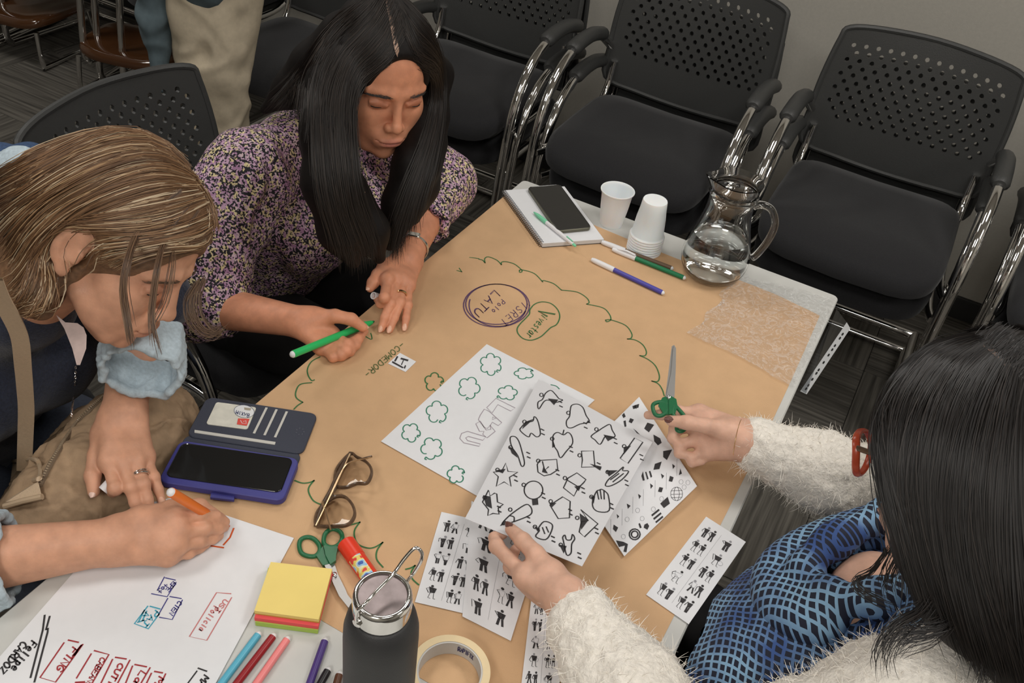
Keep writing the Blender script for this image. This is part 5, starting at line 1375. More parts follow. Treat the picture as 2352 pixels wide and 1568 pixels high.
# ---------------------------------------------------------------- people
from mathutils.bvhtree import BVHTree
def bvh(*parts):
    Vs, Qs, o = [], [], 0
    for V, Q in parts: Vs.append(V); Qs.append(Q + o); o += len(V)
    return BVHTree.FromPolygons(np.concatenate(Vs).tolist(), np.concatenate(Qs).tolist())
def hit(tree, x, y, off=0.0, dflt=1.2, toward=None):
    d = _ray(x, y); d = d / np.linalg.norm(d)
    r = tree.ray_cast(Vector(_C), Vector(d))
    if r[0] is None and toward is not None:
        for k in range(1, 25):
            t = k / 25; d = _ray(x + (toward[0] - x) * t, y + (toward[1] - y) * t); d = d / np.linalg.norm(d)
            r = tree.ray_cast(Vector(_C), Vector(d))
            if r[0] is not None: break
    if r[0] is None: return atd(x, y, dflt)
    return np.array(r[0]) - d * off
def person(name_label, loc):
    return thing('person', name_label, 'person', tuple(loc))
M_LASH = mat('lash_dark', (0.02, 0.013, 0.01), .6)
M_HAIRATTR = attr_mat('hair_strand', .5, .35)
M_SILVER = mat('silver', (.75, .74, .72), .18, 1.0); M_GOLD = mat('gold', (.75, .55, .3), .2, 1.0)
def skin_cols(parts, base, lips=None, warm=(.04, .0, .0)):
    out = []
    for i, (V, Q) in enumerate(parts):
        c = np.tile(np.array(base), (len(V), 1))
        if lips is not None and i == 0:
            c = c * (1 - lips[:, :1] * .8) + lips[:, :1] * .8 * np.array(lip_col); c = c * (1 - lips[:, 1:] * np.array([[.38, .48, .50]]))
        out.append(c)
    return np.concatenate(out)
def hair_cap(H, k=.012, face=((0, .118, -.030), (.060, .075, .096)), grow=.011, extra=None, h=.003):
    s = SDF()
    g = grow
    s.el((0, -.010, .041), (.073 + g, .089 + g, .084 + g), k=.01)
    s.el((0, -.042, -.03), (.06 + g * .5, .045 + g, .07), k=.03)
    s.el((0, .032, .050), (.060 + g * .8, .052 + g * .6, .056 + g * .7), k=.02)
    s.cut(face[0], face[1], k=k)
    if extra: extra(s)
    V, Q = s.mesh(h)
    R, c = H
    return HS * V @ R.T + c, Q
def mix(a, b, t): return np.array(a) * (1 - t) + np.array(b) * t
def scatter(parts, n, rng, cond=None):
    V = np.concatenate([q[0] for q in parts]); o = 0; Qs = []
    for v, q in parts: Qs.append(q + o); o += len(v)
    Q = np.concatenate(Qs); N = vnormals(V, Q)
    A = np.linalg.norm(np.cross(V[Q[:, 2]] - V[Q[:, 0]], V[Q[:, 3]] - V[Q[:, 1]]), axis=1)
    fc = V[Q].mean(1); fn = N[Q].mean(1)
    if cond is not None: A = A * cond(fc, fn)
    i = rng.choice(len(Q), n, p=A / A.sum()); w = rng.dirichlet((1, 1, 1, 1), n)
    P = (V[Q[i]] * w[:, :, None]).sum(1); M = (N[Q[i]] * w[:, :, None]).sum(1)
    return P, M / (np.linalg.norm(M, axis=1, keepdims=True) + 1e-9)
def band_ring(center, axis, r, w, m, name, parent, t=.0012, el=1.0, updir=None):
    """ring or bracelet band round a finger or wrist"""
    u, v = _perp(axis) if updir is None else (A3(updir) - A3(axis) / np.linalg.norm(axis) * (A3(updir) @ A3(axis) / np.linalg.norm(axis)), None)
    ax = A3(axis) / np.linalg.norm(axis); u = u / np.linalg.norm(u); v = np.cross(ax, u)
    b = MB(); n = 28; ring = [(r, -w / 2), (r + t, -w / 2 + t * .3), (r + t, w / 2 - t * .3), (r, w / 2)]
    for q, z in ring:
        for k in range(n):
            a = 2 * PI * k / n; b.v.append(tuple(A3(center) + ax * z + q * (math.cos(a) * u * el + math.sin(a) * v)))
    for i in range(4):
        for k in range(n):
            b.f.append((i * n + k, i * n + (k + 1) % n, ((i + 1) % 4) * n + (k + 1) % n, ((i + 1) % 4) * n + k)); b.mi.append(0)
    return b.build(name, m, parent, world=True, smooth=40)
def chain_links(path, n, r, m, name, parent):
    P = spline_pts(path, n); b = MB()
    for i in range(n):
        d = P[min(i + 1, n - 1)] - P[max(i - 1, 0)]; d = d / np.linalg.norm(d); u, v = _perp(d)
        if i % 2: u, v = v, u
        b.tube([P[i] + d * r * 1.5 * math.cos(t) + u * r * .8 * math.sin(t) for t in np.linspace(0, 2 * PI, 7)[:-1]], r * .28, 4, closed=True)
    o = b.build(name, m, parent, world=True); o['kind'] = 'stuff'; return o
def solve_h(x, y, P, L, lo=-.1, hi=.3, far=True):
    """height on the sight line of pixel x, y at distance L from world point P (the upper solution when far)"""
    hs = np.linspace(lo, hi, 400); d = np.array([np.linalg.norm(at(x, y, h) - P) for h in hs]) - L
    z = np.where(np.sign(d[1:]) != np.sign(d[:-1]))[0]
    if len(z) == 0: return at(x, y, hs[np.argmin(abs(d))])
    return at(x, y, hs[z[-1] if far else z[0]])
def cloth_obj(name, parts, m, parent): return to_obj(name, parts, m, parent)
rngH = np.random.default_rng(42)

# ================================================================ dark haired woman in the flowered blouse
SK_M = (.68, .30, .175)
lip_col = (.46, .15, .12)
HM = (basis((.79, -.56, -.25), (.25, -.07, .965)), A3((-.104, -.418, .348)))
NM = A3((-.235, -.41, .175))
pm = person('dark long haired woman in flowered blouse drawing with a bright green marker', (-.42, -.42, FLOOR))
w_ml = at(*K4(1165, 345), .040)
fm = [[at(*K4(1010, 500), .050), at(*K4(985, 640), .050), at(*K4(955, 690), .034), at(*K4(925, 650), .026)],
      [at(*K4(1080, 480), .046), at(*K4(1035, 690), .036), at(*K4(990, 800), .022), at(*K4(962, 885), .0085)],
      [at(*K4(1130, 500), .043), at(*K4(1110, 680), .034), at(*K4(1065, 800), .021), at(*K4(1030, 895), .0085)],
      [at(*K4(1178, 540), .036), at(*K4(1172, 700), .026), at(*K4(1160, 800), .017), at(*K4(1148, 880), .0080)]]
tm = [at(*K4(1010, 410), .046), at(*K4(935, 455), .046), at(*K4(895, 520), .043), at(*K4(872, 562), .038)]
w_mr = at(*K4(345, 838), .029)
fr_ = [[at(*K4(560, 930), .016), at(*K4(695, 1015), .022), at(*K4(775, 968), .018), at(*K4(830, 908), .012)],
       [at(*K4(530, 985), .015), at(*K4(680, 1065), .019), at(*K4(755, 1020), .016), at(*K4(800, 950), .016)],
       [at(*K4(505, 1015), .014), at(*K4(640, 1098), .014), at(*K4(715, 1070), .014), at(*K4(760, 1010), .010)],
       [at(*K4(475, 1030), .013), at(*K4(575, 1115), .011), at(*K4(640, 1110), .010), at(*K4(680, 1070), .009)]]
tr_ = [at(*K4(440, 805), .038), at(*K4(590, 785), .050), at(*K4(720, 812), .048), at(*K4(815, 876), .034)]
e_mr = at(465, 700, -.03); e_ml = A3((-.075, -.215, .055)); s_mr = A3((-.285, -.555, .155)); s_ml = A3((-.25, -.27, .165))
V0, Q0, lip = head_mesh(HM, NM, h=.0017)
sl = SDF(); hand_sdf(sl, w_ml, fm, tm, fw=.0088, palm_r=.0130, wr=.025); limb(sl, w_ml, e_ml, .0235, .037, side=(0, 0, 1))
sr = SDF(); hand_sdf(sr, w_mr, fr_, tr_, fw=.0088, palm_r=.0135, wr=.0245); limb(sr, w_mr, e_mr, .0245, .039, side=(0, 1, 0))
st_ = SDF(); st_.rc((-.5, -.42, -.26), (-.29, -.42, .02), .11, .105).rc((-.29, -.42, .02), NM, .1, .05).rc(s_mr, s_ml, .04, .04).rc(s_mr, e_mr, .036, .033).rc(s_ml, e_ml, .036, .033)
for sy in (-1, 1): st_.rc((-.5, -.42 + sy * .09, -.25), (-.1, -.42 + sy * .1, -.2), .075, .06).rc((-.1, -.42 + sy * .1, -.2), (-.08, -.42 + sy * .09, -.66), .055, .04)
bparts = [(V0, Q0), sl.mesh(.0016), sr.mesh(.0016), st_.mesh(.008)]
SKM = skin_mat('skin_tan', SK_M)
body = to_obj('body', bparts, SKM, pm, skin_cols(bparts, SK_M, lip))
face_bits(HM, pm, M_LASH, M_LASH, 3)
M_NAILN = mat('natural_nail', srgb(226, 178, 152), .25)
for f in fm[1:]: nail(body, f[2], f[3], (0, 0, 1), M_NAILN, .0064, .0105)
nail(body, tm[2], tm[3], (-.2, -.6, .6), M_NAILN, .007, .0115); nail(body, tr_[2], tr_[3], (0.1, .5, .7), M_NAILN, .007, .0115)
# blouse
mbl = bpy.data.materials.new('flowered_blouse'); mbl.use_nodes = True
nt = mbl.node_tree; N = nt.nodes; L = nt.links; b = N['Principled BSDF']; b.inputs['Roughness'].default_value = .75
tc = N.new('ShaderNodeTexCoord'); nz = N.new('ShaderNodeTexNoise'); nz.inputs['Scale'].default_value = 90; nz.inputs['Detail'].default_value = 2
ad = N.new('ShaderNodeMix'); ad.data_type = 'VECTOR'; ad.inputs['Factor'].default_value = .012
v1 = N.new('ShaderNodeTexVoronoi'); v1.inputs['Scale'].default_value = 180; v1.feature = 'F1'
cr = N.new('ShaderNodeValToRGB'); cr.color_ramp.interpolation = 'CONSTANT'
for i, (p_, c_) in enumerate(((0, srgb(196, 160, 186)), (.34, srgb(222, 206, 158)), (.58, srgb(176, 132, 168)), (.76, srgb(214, 190, 196)), (.9, (.012, .011, .016)))):
    e = cr.color_ramp.elements[0] if i == 0 else cr.color_ramp.elements.new(p_)
    e.position = p_; e.color = (*c_, 1)
sep = N.new('ShaderNodeSeparateColor'); n2 = N.new('ShaderNodeTexNoise'); n2.inputs['Scale'].default_value = 270; n2.inputs['Detail'].default_value = 1
mrr = N.new('ShaderNodeMapRange'); mrr.inputs['From Min'].default_value = .44; mrr.inputs['From Max'].default_value = .50
mx = N.new('ShaderNodeMix'); mx.data_type = 'RGBA'; mx.inputs['A'].default_value = (.010, .009, .014, 1)
L.new(tc.outputs['Object'], nz.inputs['Vector']); L.new(tc.outputs['Object'], ad.inputs['A']); L.new(nz.outputs['Color'], ad.inputs['B']); L.new(ad.outputs['Result'], v1.inputs['Vector'])
L.new(v1.outputs['Color'], sep.inputs['Color']); L.new(sep.outputs['Red'], cr.inputs['Fac']); L.new(tc.outputs['Object'], n2.inputs['Vector']); L.new(n2.outputs['Fac'], mrr.inputs['Value'])
L.new(mrr.outputs['Result'], mx.inputs['Factor']); L.new(cr.outputs['Color'], mx.inputs['B']); L.new(mx.outputs['Result'], b.inputs['Base Color'])
bl = SDF()
bl.rc((-.50, -.42, -.26), (-.31, -.42, .0), .155, .135, k=.04).rc((-.31, -.42, .0), (-.265, -.41, .12), .130, .085, k=.04)
bl.el((-.215, -.475, .02), (.075, .075, .075), k=.05).el((-.205, -.36, .02), (.075, .075, .075), k=.05)
bl.rc((-.30, -.52, .135), (-.27, -.30, .15), .070, .066, k=.05)
el_s = s_mr * .25 + e_mr * .75 + A3((-.01, 0, 0))
bl.chain([s_mr, s_mr * .5 + e_mr * .5 + A3((-.03, 0, -.0)), el_s], [.072, .082, .072], k=.04)
hem_r = e_mr + (w_mr - e_mr) * .20
bl.chain([el_s, e_mr + A3((0, 0, .004)), hem_r], [.070, .062, .046], k=.03)
hem_l = e_ml + (w_ml - e_ml) * .42
bl.chain([s_ml, s_ml * .5 + e_ml * .5, e_ml, hem_l], [.066, .068, .058, .042], k=.03)
cut_c = HM[1] + HM[0] @ A3((0, .03, -.13))
V, Q = bl.mesh(.005)
V = wrinkle(V, Q, .006, 16, (1.0, 1.0, .55), 3.0); V = relax(V, Q, 1, .4)
TM_ = [(V, Q)]
cloth_obj('blouse', TM_, mbl, pm)
dl = (w_ml - e_ml) / np.linalg.norm(w_ml - e_ml); dr = (w_mr - e_mr) / np.linalg.norm(w_mr - e_mr)
b = SDF(); u_, v_ = _perp(dl)
for k in range(12):
    a0, a1 = 2 * PI * k / 12, 2 * PI * (k + 1) / 12
    R_ = lambda a, i: hem_l + dl * (.022 if i % 2 else .03) + (math.cos(a) * u_ + math.sin(a) * v_) * (.042 if i % 2 else .037)
    b.rc(R_(a0, k), R_(a1, k + 1), .0075, .0075, k=.006)
cuffp = b.mesh(.003); cloth_obj('sleeve_cuff', [cuffp], mbl, pm)
b = SDF(); u_, v_ = _perp(dr)
for k in range(14):
    a0, a1 = 2 * PI * k / 14, 2 * PI * (k + 1) / 14
    R_ = lambda a, i: hem_r + dr * (.012 if i % 2 else .018) + (math.cos(a) * u_ + math.sin(a) * v_) * (.044 if i % 2 else .041)
    b.rc(R_(a0, k), R_(a1, k + 1), .0065, .0065, k=.006)
cloth_obj('sleeve_cuff', [b.mesh(.003)], mbl, pm)
# trousers
b = SDF()
for sy in (-1, 1): b.rc((-.52, -.42 + sy * .09, -.27), (-.1, -.42 + sy * .1, -.2), .095, .075, k=.03).rc((-.1, -.42 + sy * .1, -.2), (-.08, -.42 + sy * .09, -.60), .07, .055, k=.03)
b.rc((-.55, -.50, -.24), (-.55, -.34, -.24), .12, .12, k=.04)
V, Q = b.mesh(.009); cloth_obj('trousers', [(wrinkle(V, Q, .006, 12), Q)], mat('black_trousers', (.014, .013, .014), .85), pm)
for sy in (-1, 1):
    b = SDF(); b.rc((-.11, -.42 + sy * .09, FLOOR + .05), (.06, -.42 + sy * .09, FLOOR + .035), .042, .032, k=.02); cloth_obj('shoe', [b.mesh(.006)], mat('black_shoe', (.015, .015, .015), .4), pm)
# hair
def m_mass(s):
    R, c = HM; W = lambda x, y, d: (atd(x, y, d) - c) @ R
    s.chain([A3((.066, .02, .06)), W(760, 190, 1.485), W(752, 300, 1.45), W(758, 420, 1.46), W(785, 530, 1.50), W(812, 600, 1.55)], [.022, .036, .040, .042, .036, .012], k=.02)
    s.chain([W(735, 330, 1.50), W(765, 450, 1.505), W(800, 560, 1.53)], [.034, .034, .02], k=.02)
    s.chain([W(805, 430, 1.50), W(850, 530, 1.54), W(870, 590, 1.57)], [.028, .03, .012], k=.02)
    s.chain([A3((-.066, .02, .06)), W(1003, 170, 1.60), W(985, 270, 1.60), W(955, 380, 1.59), W(925, 470, 1.60), W(895, 560, 1.61)], [.020, .026, .032, .038, .034, .012], k=.02)
    s.chain([W(990, 330, 1.63), W(965, 430, 1.63), W(950, 500, 1.64)], [.03, .03, .012], k=.02)
    s.chain([A3((.03, -.09, .0)), W(720, 150, 1.62), W(670, 205, 1.645), W(610, 250, 1.67)], [.05, .035, .028, .010], k=.03)
V, Q = hair_cap(HM, face=((0, .124, .0), (.062, .084, .105)), grow=.010, extra=m_mass)
M_HBLK = mat('black_hair', (.007, .005, .0045), .6, spec=.25, noise=.3, scale=200)
hm = to_obj('hair', [(V, Q)], M_HBLK, pm)
gsR, gsL = [], []
part_px = [(893, 5), (900, 45), (906, 85), (913, 120), (922, 148)]
T_M = bvh((V, Q))
def hm_(x, y): return hit(T_M, x, y, .0025, 1.5, (840, 250))
gR = [[on_head(HM, (.05, y0, 1.0), .012)] + [hm_(*q) for q in seq] for y0, seq in (
    (-.35, [(840, 30), (770, 90), (730, 180), (725, 300), (735, 430), (770, 550)]), (-.1, [(850, 60), (785, 130), (748, 230), (750, 350), (765, 470), (800, 580)]),
    (.2, [(860, 90), (805, 150), (780, 250), (785, 370), (800, 480), (835, 590)]), (.45, [(880, 120), (825, 165), (800, 240), (800, 350), (812, 450), (850, 560)]), (.85, [(885, 148), (838, 180), (808, 240), (806, 330), (815, 440), (850, 560)]))]
gL = [[on_head(HM, (-.05, y0, 1.0), .012)] + [hm_(*q) for q in seq] for y0, seq in (
    (-.3, [(960, 30), (1005, 90), (1012, 180), (1005, 280), (985, 380), (955, 480)]), (.1, [(960, 70), (1000, 120), (1008, 200), (995, 300), (965, 410), (930, 520)]),
    (.4, [(955, 120), (995, 145), (1003, 220), (980, 330), (940, 440), (905, 560)]), (.85, [(955, 152), (992, 165), (1002, 230), (985, 330), (945, 440), (905, 560)]))]
gB = [[on_head(HM, (.02, y0, 1.0), .012)] + [hm_(*q) for q in seq] for y0, seq in ((-.9, [(830, 5), (770, 50), (720, 120), (660, 190), (600, 245)]), (-.5, [(835, 20), (765, 80), (720, 160), (690, 210), (640, 260)]), (-.35, [(840, 30), (770, 90), (730, 180), (722, 260), (715, 330)]))]
gR = [g_ + [g_[-1] + A3((.006, -.004, -.035))] for g_ in gR]; gL = [g_ + [g_[-1] + A3((.006, -.004, -.035))] for g_ in gL]
P = np.concatenate([lock(gR, 1700, rngH, 18, .0045, .22), lock(gL, 1200, rngH, 18, .0045, .22), lock(gB, 700, rngH, 18, .005, .12)])
C_ = np.array([mix((.008, .006, .005), (.045, .03, .022), rngH.beta(1.2, 4)) for _ in range(len(P))])
so = strands('hair_strands', P, rngH.uniform(.0004, .0009, len(P)), C_, M_HAIRATTR, hm); so['kind'] = 'stuff'
b = MB(); pts = [hm_(*q) for q in ((891, 4), (896, 30), (902, 60), (907, 90), (913, 120), (919, 142), (922, 152))]
b.ribbon(catmull(pts, 6), .0075, HM[0] @ A3((0, .5, .86))); b.build('hair_parting', mat('scalp', srgb(176, 146, 128), .6), hm, world=True)
# jewellery
band_ring(fm[2][0] * .35 + fm[2][1] * .65, fm[2][1] - fm[2][0], .0098, .0045, M_GOLD, 'finger_ring', pm)
wt = w_ml + (e_ml - w_ml) * .16
band_ring(wt, e_ml - w_ml, .0275, .006, M_SILVER, 'wristwatch_band', pm, el=1.0)
wup = at(*K4(1140, 318), .078); wn = _C - wt; wn = wn / np.linalg.norm(wn) * .5 + A3((-.1, -.1, .75)); wn /= np.linalg.norm(wn)
d_ = (e_ml - w_ml) / np.linalg.norm(e_ml - w_ml); wn = wn - d_ * (wn @ d_); wn /= np.linalg.norm(wn); sdv = np.cross(d_, wn)
MB().rbox(wt + wn * .0285, (.024, .013, .006), .003, M=np.stack([sdv, d_, wn], 1)).build('wristwatch_case', M_SILVER, pm, world=True, smooth=30)
MB().rbox(wt + wn * .0317, (.019, .009, .001), .002, M=np.stack([sdv, d_, wn], 1)).build('watch_dial', mat('watch_dial', (.6, .58, .52), .2), pm, world=True)
TB = bvh(TM_[0], (V, Q))
nk = [hit(TB, *q, .004, 1.5) for q in ((852, 362), (848, 385), (842, 410), (838, 440))]
chain_links(nk, 26, .0022, M_SILVER, 'necklace', pm)
# marker in the right hand and cap in the left
ntip = at(*K4(905, 828), .011)
mtail = at(*K4(238, 1098), .046)
marker(mtail, ntip, srgb(46, 190, 104), 'bright green uncapped marker held by the dark haired woman', capped=False, r=.0062)
cc = at(*K4(896, 622), .036); cdir = (at(*K4(925, 585), .040) - cc); cdir /= np.linalg.norm(cdir); cdir = A3((.15, .45, -.35)); cdir /= np.linalg.norm(cdir)
def loose_cap(c, d, label, r=.0064, Lc=.034):
    b = MB(); b.lathe([(r * .78, .001), (r * .82, 0), (r, .0), (r * 1.02, .002), (r, Lc * .7), (r * .8, Lc), (r * .2, Lc + .001)], 14, c=(0, 0, 0), axis=d, cap0=False)
    b.lathe([(r * .8, .0), (r * .74, .018), (.0005, .019)], 14, axis=d, cap0=False, cap1=False)
    o = b.build('marker_cover', M_WPL, smooth=35, origin=(0, 0, 0)); o.location = tuple(c)
    return tag(o, label, 'marker cap')
loose_cap(cc, cdir, 'loose white marker cap held by the dark haired woman')

# ================================================================ fair haired woman writing in the front left
SK_L = (.64, .335, .215)
lip_col = (.42, .18, .13)
HL = (basis((.86, .05, -.51), (.44, .40, .80)), A3((-.078, -1.014, .336)))
NL = A3((-.215, -1.055, .215))
pl = person('fair haired woman bending over a white sheet, writing with an orange marker', (-.5, -1.05, FLOOR))
KL = crop(0, 700, 3.135); K2 = crop(0, 850, 2.184); KH = crop(0, 330, 3.136)
w_ll = at(*KL(885, 800), .066)
fl_ = [[at(*KL(785, 1130), .048), at(*KL(830, 1320), .040), at(*KL(815, 1340), .022), at(*KL(775, 1310), .012)],
       [at(*KL(880, 1130), .050), at(*KL(945, 1310), .040), at(*KL(975, 1420), .024), at(*KL(1000, 1500), .0105)],
       [at(*KL(975, 1110), .048), at(*KL(1030, 1290), .038), at(*KL(1060, 1400), .023), at(*KL(1085, 1490), .0105)],
       [at(*KL(1045, 1090), .042), at(*KL(1105, 1240), .032), at(*KL(1140, 1330), .021), at(*KL(1163, 1405), .0105)]]
tl_ = [at(*KL(755, 930), .050), at(*KL(695, 1080), .042), at(*KL(668, 1230), .034), at(*KL(675, 1345), .024)]
w_lr = at(270, 1240, .042)
flr = [[at(402, 1192, .060), at(462, 1181, .055), at(495, 1187, .040), at(517, 1198, .024)],
       [at(408, 1222, .052), at(468, 1214, .042), at(500, 1214, .028), at(515, 1210, .018)],
       [at(402, 1252, .041), at(458, 1242, .030), at(488, 1236, .019), at(503, 1230, .012)],
       [at(385, 1276, .028), at(432, 1268, .019), at(458, 1258, .012), at(474, 1250, .010)]]
tlr = [at(325, 1195, .052), at(392, 1168, .056), at(458, 1163, .046), at(503, 1190, .028)]
e_ll = at(335, 690, .10); e_lr = at(-140, 1300, .035); s_ll = A3((-.375, -.885, .175)); s_lr = A3((-.36, -1.235, .15))
V0, Q0, lip = head_mesh(HL, NL, h=.0017)
sl = SDF(); hand_sdf(sl, w_ll, fl_, tl_, fw=.0090, palm_r=.0135, wr=.026); limb(sl, w_ll, e_ll, .0255, .038, side=(1, .3, 0))
sr = SDF(); hand_sdf(sr, w_lr, flr, tlr, fw=.0090, palm_r=.0140, wr=.026); limb(sr, w_lr, e_lr, .0265, .041, side=(0, 0, 1))
st_ = SDF(); st_.rc((-.58, -1.05, -.26), (-.40, -1.05, .02), .11, .105).rc((-.40, -1.05, .02), NL, .09, .035).rc(s_lr, s_ll, .04, .04).rc(s_lr, e_lr, .036, .033).rc(s_ll, e_ll, .036, .033)
bparts = [(V0, Q0), sl.mesh(.0016), sr.mesh(.0016), st_.mesh(.008)]
SKL = skin_mat('skin_sunned', SK_L)
body = to_obj('body', bparts, SKL, pl, skin_cols(bparts, SK_L, lip))
face_bits(HL, pl, M_LASH, M_HAIRATTR, 5, (.085, .055, .035), .0005)
nail(body, tl_[2], tl_[3], (.3, -.75, .55), mat('pale_nail', srgb(232, 200, 186), .2), .0072, .0125)
nail(body, fl_[3][2], fl_[3][3], (.1, -.2, 1), M_NAILN, .0064, .010)
# sweater, shirt cuffs and collar
M_NAVY = mat('navy_knit', srgb(44, 50, 68), .95, noise=.35, scale=260, bump=.8, bscale=330, sheen=.2)
M_DENIM = mat('pale_blue_chambray', srgb(184, 200, 210), .85, noise=.14, scale=220, bump=.25, bscale=600)
M_PINKW = mat('pale_pink_lapel', srgb(190, 170, 165), .85, noise=.1, scale=120)
sw = SDF()
sw.rc((-.60, -1.05, -.26), (-.43, -1.05, .02), .160, .140, k=.04).rc((-.43, -1.05, .02), (-.345, -1.05, .13), .135, .085, k=.04).rc((-.345, -1.05, .13), NL + A3((-.02, 0, -.012)), .085, .074, k=.03)
sw.el((-.32, -1.11, .02), (.075, .075, .08), k=.05).el((-.31, -.99, .02), (.075, .075, .08), k=.05)
sw.rc(s_lr, s_ll, .075, .075, k=.05)
sw.chain([s_lr, e_lr * .75 + s_lr * .25 + A3((-.02, -.02, 0)), e_lr], [.072, .066, .060], k=.03)
cu_l = w_ll + (e_ll - w_ll) * .62
sw.chain([s_ll, e_ll, e_ll * .8 + cu_l * .2], [.072, .060, .050], k=.03)
V, Q = sw.mesh(.005); V = wrinkle(V, Q, .004, 14, (1, 1, .7), 7.0); SWP = (V, Q)
cloth_obj('sweater', [SWP], M_NAVY, pl)
def rolled_cuff(c, d, r, w, seed, name='rolled_cuff', parent=None, m=None, tilt=(0, 0, 0), th=.0062):
    s = SDF(); d = A3(d) / np.linalg.norm(d); u, v = _perp(d); n = 22; rg_ = np.random.default_rng(seed); j = rg_.normal(size=(n, 2)) * .0022
    for lay, (rr, off) in enumerate(((r * .97, -w * .1), (r * 1.04, w * .2), (r * 1.05, w * .5), (r * 1.03, w * .8), (r, w * 1.1), (r * .95, w * 1.4))):
        ring = [A3(c) + d * (off + j[k, 0] + A3(tilt) @ (math.cos(2 * PI * k / n) * u + math.sin(2 * PI * k / n) * v)) + (rr + j[k, 1]) * (math.cos(2 * PI * k / n) * u + math.sin(2 * PI * k / n) * v) for k in range(n)]
        for k in range(n): s.rc(ring[k], ring[(k + 1) % n], th * .8, th * .8, k=.006)
    V, Q = s.mesh(.0032); V = wrinkle(V, Q, .0030, 26, (1, 1, 1), seed); return to_obj(name, [(V, Q)], m, parent)
cl_ = at(328, 842, .145)
rolled_cuff(cl_ - (e_ll - w_ll) * .02, e_ll - w_ll, .051, .036, 3, parent=pl, m=M_DENIM)
rolled_cuff(w_lr + (e_lr - w_lr) * .66, e_lr - w_lr, .052, .036, 9, parent=pl, m=M_DENIM)
# light blue shirt collar behind the neck
s = SDF(); cpts = [atd(-60, 470, 1.36), atd(-10, 415, 1.38), atd(55, 395, 1.37), atd(100, 420, 1.32), atd(115, 445, 1.28)]
s.chain(cpts, [.028, .034, .034, .026, .014], k=.02); V, Q = s.mesh(.004); to_obj('shirt_collar', [(wrinkle(V, Q, .003, 25), Q)], M_DENIM, pl)
s = SDF(); s.chain([atd(-60, 420, 1.43), atd(0, 375, 1.44), atd(70, 372, 1.42), atd(130, 400, 1.36), atd(140, 440, 1.3)], [.028, .028, .026, .022, .012], k=.02)
V, Q = s.mesh(.004); to_obj('sweater_collar', [(V, Q)], mat('blue_knit', srgb(56, 78, 112), .95, noise=.3, scale=250, bump=.6), pl)
# pale lapel under the chin
lp = [(128, 722), (150, 740), (178, 742), (192, 752), (199, 770), (198, 800), (184, 838), (176, 838), (166, 800), (148, 755)]
b = MB(); b.slab([atd(x, y, 1.10 - .0009 * (y - 740) * .3) for x, y in lp], .003, -_ray(170, 780) / np.linalg.norm(_ray(170, 780))); b.build('shirt_lapel', M_PINKW, pl, world=True)
# hair
M_HFAIR = mat('fair_brown_hair', srgb(118, 88, 64), .45, spec=.4, noise=.35, scale=160)
def l_mass(s):
    R, c = HL; W = lambda x, y, d: (atd(x, y, d) - c) @ R
    s.chain([A3((.03, -.085, .02)), W(120, 520, 1.15), W(85, 600, 1.14), W(75, 660, 1.12), W(95, 705, 1.10)], [.045, .045, .040, .034, .016], k=.02)
    s.chain([A3((.0, -.085, .0)), W(70, 520, 1.21), W(10, 545, 1.22), W(-60, 590, 1.22)], [.03, .038, .038, .02], k=.02)
    s.chain([A3((.05, -.06, -.02)), W(125, 640, 1.08), W(120, 690, 1.075)], [.022, .022, .012], k=.02)
V, Q = hair_cap(HL, face=((.012, .122, -.022), (.066, .080, .094)), grow=.008, extra=lambda s: (l_mass(s), s.cut((.097, -.004, -.002), (.036, .032, .046), k=.008), s.cut((.085, .03, -.05), (.03, .04, .04), k=.01)))
hl = to_obj('hair', [(V, Q)], M_HFAIR, pl)
T_L = bvh((V, Q))
def hh(x, y, off=.003, d=1.1): return hit(T_L, *KH(x, y), off, d, (300, 450))
def hd_(x, y, d): return atd(*KH(x, y), d)
G0 = [[hh(1290, 100), hh(1080, -90), hh(820, -130), hh(560, -80), hh(300, 60), hh(100, 170), hd_(-100, 300, 1.30)], [hh(1300, 130), hh(1130, -40), hh(900, -85), hh(640, -10), hh(380, 130), hh(120, 270), hd_(-100, 380, 1.28)], [hh(1320, 160), hh(1150, 0), hh(900, -30), hh(620, 50), hh(380, 190), hh(140, 340), hd_(-100, 480, 1.24)], [hh(1330, 180), hh(1150, 40), hh(900, 25), hh(620, 110), hh(380, 240), hh(150, 400), hd_(-100, 560, 1.2)]]
G1 = [[hh(1330, 180), hh(1150, 40), hh(900, 25), hh(620, 110), hh(380, 240), hh(150, 400), hd_(-100, 560, 1.2)],
      [hh(1360, 230), hh(1150, 130), hh(880, 160), hh(600, 290), hh(350, 450), hh(180, 640), hd_(60, 850, 1.13)],
      [hh(1390, 290), hh(1120, 250), hh(800, 340), hh(520, 490), hh(320, 680), hd_(210, 880, 1.09), hd_(60, 950, 1.10)],
      [hh(1420, 340), hh(1100, 400), hh(780, 510), hh(540, 620), hh(350, 800), hd_(250, 960, 1.07), hd_(120, 1120, 1.08), hd_(60, 1100, 1.09)],
      [hh(1450, 390), hh(1150, 490), hh(850, 550), hh(620, 580), hh(440, 620), hh(345, 760), hd_(300, 900, 1.075), hd_(300, 1020, 1.06), hd_(220, 1190, 1.06), hd_(100, 1180, 1.08)],
      [hh(1480, 430), hh(1220, 560), hh(900, 600), hh(680, 590), hh(480, 575), hh(380, 660), hd_(335, 830, 1.075), hd_(385, 1000, 1.055), hd_(330, 1190, 1.05), hd_(160, 1220, 1.07)]]
